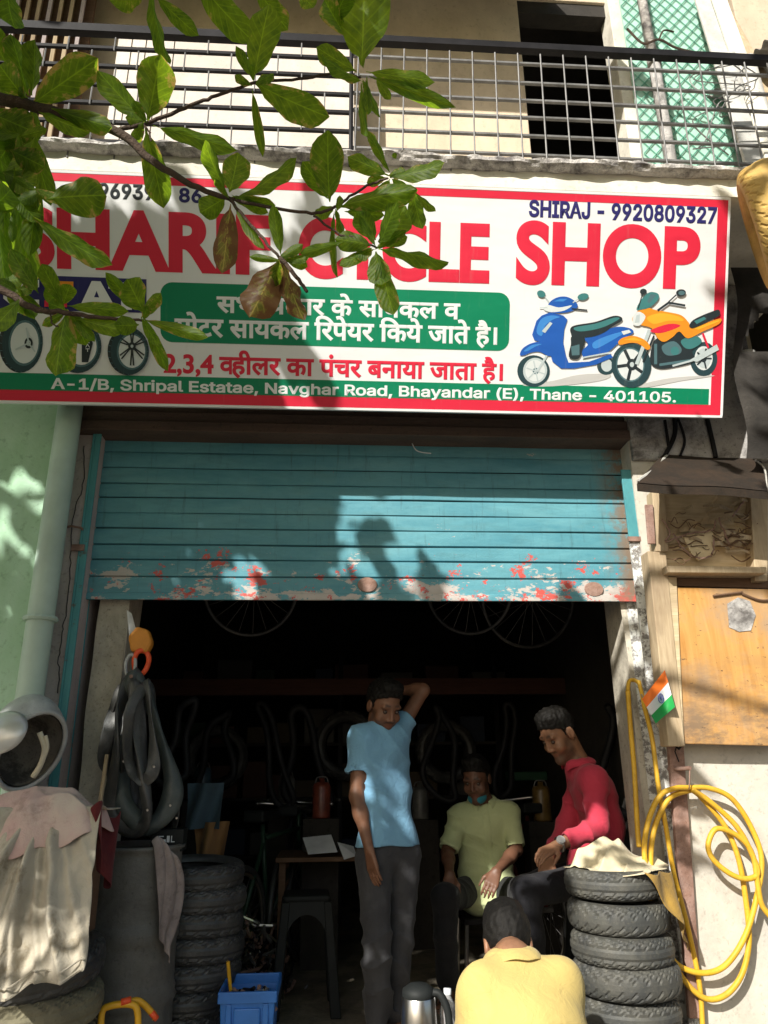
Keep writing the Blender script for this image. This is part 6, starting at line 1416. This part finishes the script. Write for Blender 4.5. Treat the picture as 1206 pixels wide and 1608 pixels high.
def face_paint(o, c, R, s_, off, amt):
    me = o.data; n = len(me.vertices); co = np.zeros(n*3); me.vertices.foreach_get('co', co); q = ((co.reshape(-1, 3)+np.array(off)-np.array(c))@np.array(R).T)/s_
    x, y, z = q.T; sm = lambda a, lo, hi: np.clip((a-lo)/(hi-lo), 0, 1)
    near = (np.abs(x) < .1)*(y > -.05)*(z > -.16)*(z < .05)*(np.linalg.norm(q, axis=1) < .17)
    jaw = sm(-z, .050, .075)*sm(y, -.005, .02)*sm(-z+.9*(.1-y), .07, .085); side = sm(np.abs(x), .05, .062)*sm(-z, .0, .03)*sm(y, -.005, .012)*sm(-y, -.05, -.03); must = sm(-z, .040, .047)*sm(z, -.060, -.053)*sm(y, .07, .08)*sm(.034-np.abs(x), 0, .008)
    ax_ = np.abs(x); brow = sm(ax_, .010, .016)*sm(.056-ax_, 0, .012)*np.exp(-((z-.033-.10*ax_+1.9*np.maximum(ax_-.036, 0))/.0050)**2)*(y > .045)
    neckf = sm(z, -.135, -.115); lips = np.exp(-((z+.067)/.009)**2)*sm(.024-np.abs(x), 0, .006)*(y > .07)*near
    for nm, v in (('stubble', np.maximum(np.clip(np.maximum(np.maximum(jaw*neckf, side), must)-lips, 0, 1)*amt, brow*1.1)*near), ('lips', lips*.7)):
        a = me.attributes.new(nm, 'FLOAT', 'POINT'); a.data.foreach_set('value', v.astype(np.float32))
SKIN1 = M_skin('skin_brown', (.20, .095, .055)); SKIN2 = M_skin('skin_dark_brown', (.15, .07, .042)); SKIN3 = M_skin('skin_warm_brown', (.25, .125, .07))
HF = .0062
def folds(ax_, f1, amp, seed, f2=14):
    ax_ = np.array(ax_, float)
    def fn(p):
        wv = noise(p, f2, seed+1); t = p@ax_*f1+wv*2.2; return amp*1.9*(np.abs(np.sin(t))**.7-.6)*(.35+.9*np.clip(noise(p, 7, seed+2)+.35, 0, 1.2))+amp*.7*noise(p, 26, seed+3)
    return fn
# --- man in the blue T-shirt
def man_blue():
    Y = .45; fr_ = nrm((.42, -.90, 0)); rr = nrm((.90, .42, 0)); J = dict(front=fr_, floor=0.0)
    J['sha'] = P(566, 1160, .40); J['shb'] = P(624, 1150, .53); J['neck'] = P(600, 1136, .47); J['pel'] = P(610, 1338, .48); J['head'] = P(603, 1108, .43)
    J['ela'] = P(560, 1250, .38); J['wra'] = P(580, 1335, .33); J['elb'] = P(664, 1084, .60); J['wrb'] = P(630, 1084, .68)
    J['hia'] = J['pel']-rr*.085-[0, 0, .02]; J['hib'] = J['pel']+rr*.085-[0, 0, .02]; J['kna'] = P(592, 1480, .40); J['knb'] = P(627, 1478, .52); J['ana'] = P(594, 1590, .46); J['anb'] = P(618, 1588, .58)
    for q in 'ab': J['an'+q][2] = .085
    J['toea'] = fr_-.1*rr; J['toeb'] = fr_+.15*rr
    lo, hi = bounds(J); off = np.array([J['pel'][0], Y, 0]); t = thing('person', 'slim man in a light blue T-shirt standing with one arm raised behind his head', 'person', tuple(off))
    R = head_axes((.38, -.80, -.50)); s = 1.04; F = Field(lo, hi, HF); add_head(F, J['head'], R, s, J['neck'])
    torso(F, J, -.006); arm(F, J, 'a'); arm(F, J, 'b'); add_hand(F, J['wra'], P(592, 1396, .31)-J['wra'], (.75, .5, 0), 1.02, .22, -1); add_hand(F, J['wrb'], P(606, 1086, .58)-J['wrb'], (-.3, -.8, .2), 1., .3, 1)
    leg(F, J, 'a', -.004); leg(F, J, 'b', -.004); foot(F, J, 'a'); foot(F, J, 'b'); face_paint(F.mesh('body', SKIN1, off, t), J['head'], R, s, off, .85)
    hair_mesh('hair', J['head'], R, s, m_hair, t, off, .013, (.026, .70), (0, .04, .118), 0, .008); eyes(J['head'], R, s, t, off)
    F = Field(lo, hi, HF); torso(F, J, .016); r, f, up = frame(J)
    hemz = P(615, 1322, .42)[2]; pb = J['pel']; F.cap(pb-r*.055+up*.05, pb-r*.055-up*.12, .098, .104, .05, f, .95); F.cap(pb+r*.055+up*.05, pb+r*.055-up*.12, .098, .104, .05, f, .95)
    F.plane((0, 0, hemz), (.0, -.05, -1))
    for q, L in (('a', .60), ('b', .34)):
        d = nrm(J['el'+q]-J['sh'+q]); e = J['sh'+q]+(J['el'+q]-J['sh'+q])*L; F.cap(J['sh'+q], e+d*.03, .058, .063, .03, cut=(e, d)); F.cap(e-d*.015, e+d*.05, .044, .046, .004, op='sub') if q == 'a' else None
    nd = nrm(J['head']-J['neck']); F.ell(J['neck']+nd*.045+f*.012, (.066, .066, .05), k=.008, op='sub')
    F.wrinkle(folds(nrm((.6, 0, .6)), 30, .0058, 501)); F.mesh('t_shirt', M_cloth('light_blue_cotton', (.20, .40, .57), (.17, .35, .52), scale=3), off, t)
    F = Field(lo, hi, HF); pel = J['pel']; F.cap(pel-r*.06, pel+r*.06, .100, .100, .04)
    for q in 'ab': leg(F, J, q, .014, .03, .97)
    F.plane((0, 0, pel[2]+.06), (0, 0, 1)); F.wrinkle(lambda p: folds((.3, .2, .85), 30, .007, 511)(p)*(1+.9*(p[:, 2] < .22)+.3*(np.abs(p[:, 2]-.48) < .08))); F.mesh('trousers', M_cloth('charcoal_trousers', (.062, .062, .066), (.045, .045, .05)), off, t)
    sandals(J, t, m_black_plastic, off)
# --- seated man in the pale green shirt
def man_green():
    fr_ = nrm((-.12, -1, 0)); rr = nrm((1, -.12, 0)); J = dict(front=fr_, floor=0.0, open=.5)
    J['sha'] = P(720, 1283, 1.22); J['shb'] = P(799, 1277, 1.20); J['neck'] = P(757, 1258, 1.23); J['head'] = P(748, 1222, 1.15); J['pel'] = P(764, 1400, 1.30); J['bend'] = -.03
    J['ela'] = P(703, 1338, 1.12); J['wra'] = P(706, 1372, .92); J['elb'] = P(811, 1334, 1.12); J['wrb'] = P(780, 1368, .90)
    J['hia'] = J['pel']-rr*.09; J['hib'] = J['pel']+rr*.09; J['kna'] = P(698, 1408, .84); J['knb'] = P(826, 1404, .84); J['ana'] = P(701, 1532, 1.02); J['anb'] = P(812, 1532, 1.05)
    for q in 'ab': J['an'+q][2] = .085
    J['toea'] = fr_-rr*.15; J['toeb'] = fr_+rr*.3
    lo, hi = bounds(J); off = np.array([J['pel'][0], 1.25, 0]); t = thing('person', 'seated man in a pale green shirt with a teal face mask pulled under his chin', 'person', tuple(off))
    R = head_axes((-.42, -.80, -.40)); s = 1.02; F = Field(lo, hi, HF); add_head(F, J['head'], R, s, J['neck']); torso(F, J, -.006); arm(F, J, 'a'); arm(F, J, 'b')
    add_hand(F, J['wra'], P(704, 1412, .84)-J['wra'], (.2, .8, -.3), 1., .35, 1); add_hand(F, J['wrb'], P(765, 1404, .84)-J['wrb'], (0, .7, -.5), 1., .45, -1)
    leg(F, J, 'a', -.004); leg(F, J, 'b', -.004); foot(F, J, 'a'); foot(F, J, 'b'); face_paint(F.mesh('body', SKIN2, off, t), J['head'], R, s, off, .4); hair_mesh('hair', J['head'], R, s, m_hair, t, off, .010, (.024, .68), (0, .03, .115), 0, .007); eyes(J['head'], R, s, t, off)
    F = Field(lo, hi, HF); J['bend'] = -.02; torso(F, J, .020); r, f, up = frame(J); pb = J['pel']
    F.cap(pb-r*.06+up*.10, pb-r*.07+f*.06, .105, .10, .05); F.cap(pb+r*.06+up*.10, pb+r*.07+f*.06, .105, .10, .05); F.cap(pb+f*.10+up*.06-r*.05, pb+f*.10-up*.03-r*.055, .075, .06, .04); F.cap(pb+f*.10+up*.06+r*.05, pb+f*.12-up*.03+r*.03, .075, .06, .04)
    for q in 'ab':
        d = nrm(J['el'+q]-J['sh'+q]); e = J['sh'+q]+(J['el'+q]-J['sh'+q])*.93; F.cap(J['sh'+q], e+d*.03, .060, .058, .03, cut=(e, d)); F.cap(e-d*.02, e+d*.04, .046, .05, .004, op='sub')
    nd = nrm(J['head']-J['neck']); F.ell(J['neck']+nd*.045+f*.02, (.062, .066, .055), k=.008, op='sub'); F.cap(J['neck']+f*.10-up*.0, J['neck']+f*.13-up*.07, .022, .006, .006, op='sub')
    F.wrinkle(lambda p: folds((.25, 0, .9), 36, .0055, 521)(p)-.004*(np.abs((p-J['neck'])@r-.004) < .015)*(((p-J['pel'])@f) > .02)); mg = M_cloth('pale_green_cotton', (.52, .57, .31), (.45, .50, .27), scale=3); F.mesh('shirt', mg, off, t); collar(J, t, mg, off, gap=.45)
    F = Field(lo, hi, HF); F.cap(pb-r*.06, pb+r*.06, .105, .105, .04)
    for q in 'ab': leg(F, J, q, .014, .03, .95)
    F.wrinkle(folds((.3, .6, .6), 30, .006, 531)); F.mesh('trousers', M_cloth('black_trousers', (.013, .013, .015), (.02, .02, .022)), off, t)
    F = Field(J['head']-.16, J['head']+.16, .005); T = lambda *q: J['head']+s*(q[0]*R[0]+q[1]*R[1]+q[2]*R[2])
    F.ell(T(0, .045, -.098), np.array((.058, .050, .036))*s, R, .01); F.wrinkle(lambda p: .003*noise(p, 60, 541)); F.mesh('face_mask', M_cloth('teal_mask', (.035, .22, .27), (.03, .17, .22)), off, t)
    sandals(J, t, m_rust, off)
    st = thing('steel_stool', 'low dark metal stool under the seated man in the green shirt', 'stool', (J['pel'][0], 1.3, 0)); zt2 = J['pel'][2]-.115
    build('seat', bx((J['pel'][0]-.17, 1.12, zt2-.03), (J['pel'][0]+.17, 1.48, zt2)), m_blackmetal, st, bevel=.006)
    for sx in (-.15, .15):
        for yy in (1.15, 1.45): m = MB(); m.tube([(J['pel'][0]+sx, yy, zt2-.02), (J['pel'][0]+sx*1.15, yy, 0)], .012, 8); build('leg', m, m_steel, st)
# --- man in the red shirt
def man_red():
    fr_ = nrm((-.95, -.30, 0)); J = dict(front=fr_, floor=0.0, open=.45)
    J['sha'] = P(932, 1226, .26); J['shb'] = P(912, 1218, .60); J['neck'] = P(907, 1198, .43); J['head'] = P(877, 1152, .40); J['pel'] = P(945, 1372, .52); J['bend'] = -.045
    J['ela'] = P(938, 1300, .20); J['wra'] = P(874, 1328, .12); J['elb'] = P(888, 1300, .60); J['wrb'] = P(862, 1345, .42)
    J['hia'] = J['pel']+[0, -.085, 0]; J['hib'] = J['pel']+[0, .085, 0]; J['kna'] = P(826, 1400, .22); J['knb'] = P(822, 1396, .55); J['ana'] = P(842, 1560, .35); J['anb'] = P(838, 1545, .62)
    for q in 'ab': J['an'+q][2] = .085; J['toe'+q] = nrm((-.9, -.4, 0))
    lo, hi = bounds(J); off = np.array([J['pel'][0], .5, 0]); t = thing('person', 'bearded man in a red shirt sitting in profile behind the right stack of tyres', 'person', tuple(off))
    R = head_axes((-.80, -.34, -.60)); s = 1.03; F = Field(lo, hi, HF); add_head(F, J['head'], R, s, J['neck']); torso(F, J, -.008); arm(F, J, 'a'); arm(F, J, 'b')
    add_hand(F, J['wra'], P(848, 1343, .06)-J['wra'], (.0, .2, -.9), 1.02, .55, 1, ext=(.4, .9, 1.1, 1.2)); add_hand(F, J['wrb'], P(858, 1392, .30)-J['wrb'], (.4, .6, 0), 1., .2, -1)
    leg(F, J, 'a', -.004); leg(F, J, 'b', -.004); foot(F, J, 'a'); foot(F, J, 'b'); face_paint(F.mesh('body', SKIN3, off, t), J['head'], R, s, off, .8); hair_mesh('hair', J['head'], R, s, m_hair, t, off, .008, (.024, .66), (0, .02, .112), 0, .006); eyes(J['head'], R, s, t, off)
    F = Field(lo, hi, HF); torso(F, J, .017); r, f, up = frame(J); pb = J['pel']; F.cap(pb-r*.05+up*.08, pb-r*.05-up*.02, .108, .108, .05); F.cap(pb+r*.05+up*.08, pb+r*.05-up*.02, .108, .108, .05); F.cap(pb+f*.08+up*.08, pb+f*.12-up*.02, .08, .07, .05)
    for q in 'ab':
        d = nrm(J['wr'+q]-J['el'+q]); e = J['el'+q]+(J['wr'+q]-J['el'+q])*.78; F.cap(J['sh'+q], J['el'+q], .060, .052, .03); F.cap(J['el'+q], e+d*.03, .052, .040, .02, cut=(e, d)); F.cap(e-d*.012, e+d*.04, .031, .031, .003, op='sub')
    nd = nrm(J['head']-J['neck']); F.ell(J['neck']+nd*.05+f*.015, (.062, .062, .05), k=.008, op='sub'); mg = M_cloth('red_cotton', (.46, .045, .075), (.38, .035, .06), scale=3)
    F.wrinkle(lambda p: folds((.6, 0, .7), 34, .006, 551)(p)); F.mesh('shirt', mg, off, t); collar(J, t, mg, off, gap=.75, hgt=.022, tip=.05)
    F = Field(lo, hi, HF); F.cap(pb-r*.06, pb+r*.06, .105, .105, .04)
    for q in 'ab': leg(F, J, q, .014, .03, .95)
    F.wrinkle(folds((.3, .3, .8), 30, .006, 561)); F.mesh('trousers', M_cloth('black_denim', (.014, .014, .017), (.022, .022, .026)), off, t)
    wd = nrm(J['wra']-J['ela']); wc = J['ela']+(J['wra']-J['ela'])*.93; m = MB(); a = nrm(np.cross(wd, (0, 0, 1))); b = np.cross(wd, a)
    m.tube([wc+.0295*(a*math.cos(q)+b*math.sin(q)) for q in np.linspace(0, 6.283, 21)[:-1]], .007, 6, closed=True); build('watch_strap', m, m_steel, t, smooth=True)
    nn = nrm(-a*np.sign(a[1]*-1)*-1) if False else nrm(np.array([-.1, -.75, .6])-wd*np.dot(wd, [-.1, -.75, .6])); m = MB(); q1 = np.cross(wd, nn)
    for k_, (r_, dz) in enumerate(((.019, .0), (.019, .008), (.016, .0095))): pass
    ring = lambda r_, h_: [wc+nn*(.030+h_)+r_*(wd*math.cos(q)+q1*math.sin(q)) for q in np.linspace(0, 6.283, 21)[:-1]]
    A_, B_ = ring(.021, -.004), ring(.020, .007); m.add(A_+B_, [tuple(range(20, 40))]+[(i, (i+1) % 20, 20+(i+1) % 20, 20+i) for i in range(20)]); build('watch_face', m, m_silver, t)
    sandals(J, t, m_black_plastic, off)
    stool((J['pel'][0]+.03, .55, 0), J['pel'][2]-.115, .34, 'dark plastic stool under the man in the red shirt', m_black_plastic, .3)
# --- squatting man in the yellow shirt, seen from behind
def man_yellow():
    J = dict(front=np.array((.05, 1, 0)), floor=-.30, wide=1.0); rr = np.array((1., 0, 0))
    J['sha'] = P(756, 1560, -1.14); J['shb'] = P(878, 1555, -1.12); J['neck'] = P(806, 1508, -1.09); J['head'] = P(797, 1484, -.98); J['pel'] = P(812, 1810, -1.36); J['pel'][2] = -.12; J['bend'] = -.05
    J['ela'] = P(728, 1690, -.98); J['wra'] = P(755, 1700, -.72); J['elb'] = P(912, 1690, -.96); J['wrb'] = P(880, 1700, -.70)
    J['hia'] = J['pel']+[-.09, .02, 0]; J['hib'] = J['pel']+[.09, .02, 0]; J['kna'] = J['pel']+[-.20, .40, .22]; J['knb'] = J['pel']+[.20, .40, .22]; J['ana'] = np.array([J['kna'][0]+.03, J['pel'][1]+.22, -.22]); J['anb'] = np.array([J['knb'][0]-.03, J['pel'][1]+.22, -.22])
    J['toea'] = np.array((-.2, 1, 0)); J['toeb'] = np.array((.2, 1, 0))
    lo, hi = bounds(J); off = np.array([J['pel'][0], J['pel'][1], -.3]); t = thing('person', 'man in a yellow shirt crouching at the bottom edge with his back to the street', 'person', tuple(off)); h = .0058
    R = head_axes((.06, .80, -.60)); s = .90; F = Field(lo, hi, h); add_head(F, J['head'], R, s, J['neck']); torso(F, J, -.006); arm(F, J, 'a'); arm(F, J, 'b'); add_hand(F, J['wra'], (.2, .9, -.2), (0, 0, -1), 1., .4, -1); add_hand(F, J['wrb'], (-.2, .9, -.2), (0, 0, -1), 1., .4, 1)
    leg(F, J, 'a', -.004); leg(F, J, 'b', -.004); foot(F, J, 'a'); foot(F, J, 'b'); F.mesh('body', SKIN3, off, t); hair_mesh('hair', J['head'], R, s, m_hair, t, off, .011, (-.012, .42), (0, -.02, .11), 0, .005, .0042)
    F = Field(lo, hi, h); torso(F, J, .018, .06); r, f, up = frame(J); pb = J['pel']; F.cap(pb-r*.06+up*.06, pb-r*.06-up*.06, .108, .108, .05); F.cap(pb+r*.06+up*.06, pb+r*.06-up*.06, .108, .108, .05)
    for q in 'ab':
        d = nrm(J['wr'+q]-J['el'+q]); e = J['el'+q]+(J['wr'+q]-J['el'+q])*.6; F.cap(J['sh'+q], J['el'+q], .062, .056, .04); F.cap(J['el'+q], e, .056, .044, .02, cut=(e, d))
    nd = nrm(J['head']-J['neck']); F.ell(J['neck']+nd*.05, (.055, .055, .045), k=.006, op='sub'); mg = M_cloth('yellow_cotton', (.52, .40, .145), (.46, .345, .12), scale=2.5)
    F.wrinkle(lambda p: folds((.45, .2, .7), 15, .0125, 571)(p)+.004*noise(p, 16, 575)); F.mesh('shirt', mg, off, t); collar(J, t, mg, off, r0=.057, r1=.092, gap=.4, hgt=.034, tip=.03)
    F = Field(lo, hi, h); F.cap(pb-r*.06, pb+r*.06, .105, .105, .04)
    for q in 'ab': leg(F, J, q, .014, .03, .95)
    F.wrinkle(folds((.3, .3, .8), 30, .006, 581)); F.mesh('trousers', M_cloth('navy_trousers', (.02, .022, .035), (.03, .032, .045)), off, t); sandals(J, t, m_black_plastic, off)
man_blue(); man_green(); man_red(); man_yellow()

# ------------------------------------------------------------------ clutter in the dark of the workshop
m_tube_dark = M_plain('dark_tube', (.012, .012, .013), .6, 0, .3, .3, 9)
def hang_tube(px, py, Y, W, H, r, label, mat=None):
    mat = mat or m_tube_dark; H *= rng.uniform(.75, 1.6); W *= rng.uniform(.7, 1.5); lean = rng.uniform(-.12, .12)
    c = P(px, py, Y); t = thing('hanging_tube', label, 'inner tube', tuple(c), 'tubes and tyres hung in the dark workshop'); pts = []
    for k in range(40):
        u = 6.2832*k/40; pts.append((W*math.sin(u+.3*math.sin(2*u+px))*(.6-.4*math.cos(u))+lean*(1-math.cos(u))+.03*math.sin(3*u+py), .02*math.sin(2*u+px), -H*(.5-.5*math.cos(u))+.01*math.sin(5*u)))
    m = MB(); m.tube(pts, r, 8, closed=True); build('tube', m, mat, t, smooth=True, local=True)
hang_tube(300, 1100, 1.1, .09, .42, .022, 'thin inner tube hanging in the dark right of the jamb bunch')
hang_tube(352, 1120, 1.9, .12, .55, .025, 'inner tube hanging above the brown sacking deep in the shop')
hang_tube(410, 1105, 2.0, .10, .62, .022, 'inner tube hanging over the dark green bicycle')
hang_tube(470, 1112, 2.15, .14, .5, .028, 'wide inner tube hanging left of the standing man')
hang_tube(690, 1110, 2.1, .12, .5, .024, 'inner tube hanging between the standing man and the seated man')
hang_tube(800, 1105, 2.15, .10, .58, .022, 'inner tube hanging left of the man in the red shirt')
hang_tube(960, 1110, 1.2, .10, .5, .025, 'inner tube hanging behind the back of the man in the red shirt')
for i, (px, py, Y, rz, sc, lab) in enumerate(((340, 1190, 3.2, .3, 1.0, 'old tyre hung on the rack at the far left of the dark workshop'), (545, 1170, 3.2, -.2, 1.1, 'old tyre hung on the rack just left of the standing man'), (700, 1180, 3.2, .1, 1.0, 'old tyre hung on the rack above the seated man'), (905, 1085, 2.9, .5, .9, 'old tyre hung high behind the man in the red shirt'))):
    put_tyre(ty_d, P(px, py, Y), (math.pi/2, 0, rz), lab, 'tubes and tyres hung in the dark workshop', sc)
pt = thing('parts_pile', 'heap of dim metal parts on the floor left of the black stool', 'parts', P(390, 1470, 1.3)); c0 = np.array(pt.location); m = MB()
for i in range(260):
    a = np.array([rng.normal(0, .16), rng.normal(0, .12), 0]); a[2] = max(-.55, .10-abs(a[0])*1.2-abs(a[1])+rng.uniform(-.2, .05)); d = nrm(rng.normal(size=3)); L_ = rng.uniform(.02, .11); m.tube([a-d*L_, a+d*L_*.3+rng.normal(0, .01, 3), a+d*L_], rng.uniform(.003, .012), 6, m=int(rng.integers(0, 4)))
tagit(build('parts', m, [m_blackmetal, m_rust, m_greymetal, m_steel], pt, local=True), kind='stuff')
for i, (px, py, Y, col_, lab) in enumerate(((318, 1225, 2.2, (.05, .09, .12), 'slate plastic can on the dark shelf side above the blue cloth'), (450, 1238, 2.4, (.16, .15, .13), 'greyish oil can in the dark left of the standing man'), (505, 1250, 1.9, (.20, .05, .03), 'rust red can in the dark beside the arm of the standing man'), (660, 1255, 2.4, (.12, .12, .11), 'grey can in the dark right of the standing man'), (850, 1255, 1.9, (.16, .10, .03), 'brown oil can in the dark beside the man in red'))):
    c = P(px, py, Y); t = thing('oil_can', lab, 'can', tuple(c)); mm = M_plain('can_paint_%s' % lab.split()[0], col_, .35, 0, .5, .3, 14)
    m = MB(); m.lathe([(0, -.14), (.06, -.14), (.062, -.13), (.062, .06), (.05, .085), (.02, .09), (.02, .115), (0, .115)], 20); build('can', m, mm, t, smooth=True, local=True)
    m = MB(); m.tube(catmull([(-.045, 0, .085), (-.03, 0, .12), (.03, 0, .12), (.045, 0, .085)], 5), .005, 6); build('handle', m, m_greymetal, t, local=True)
    build('stand', bx((c[0]-.12, c[1]-.08, 0), (c[0]+.12, c[1]+.08, c[2]-.142)), m_soot_shade, t)
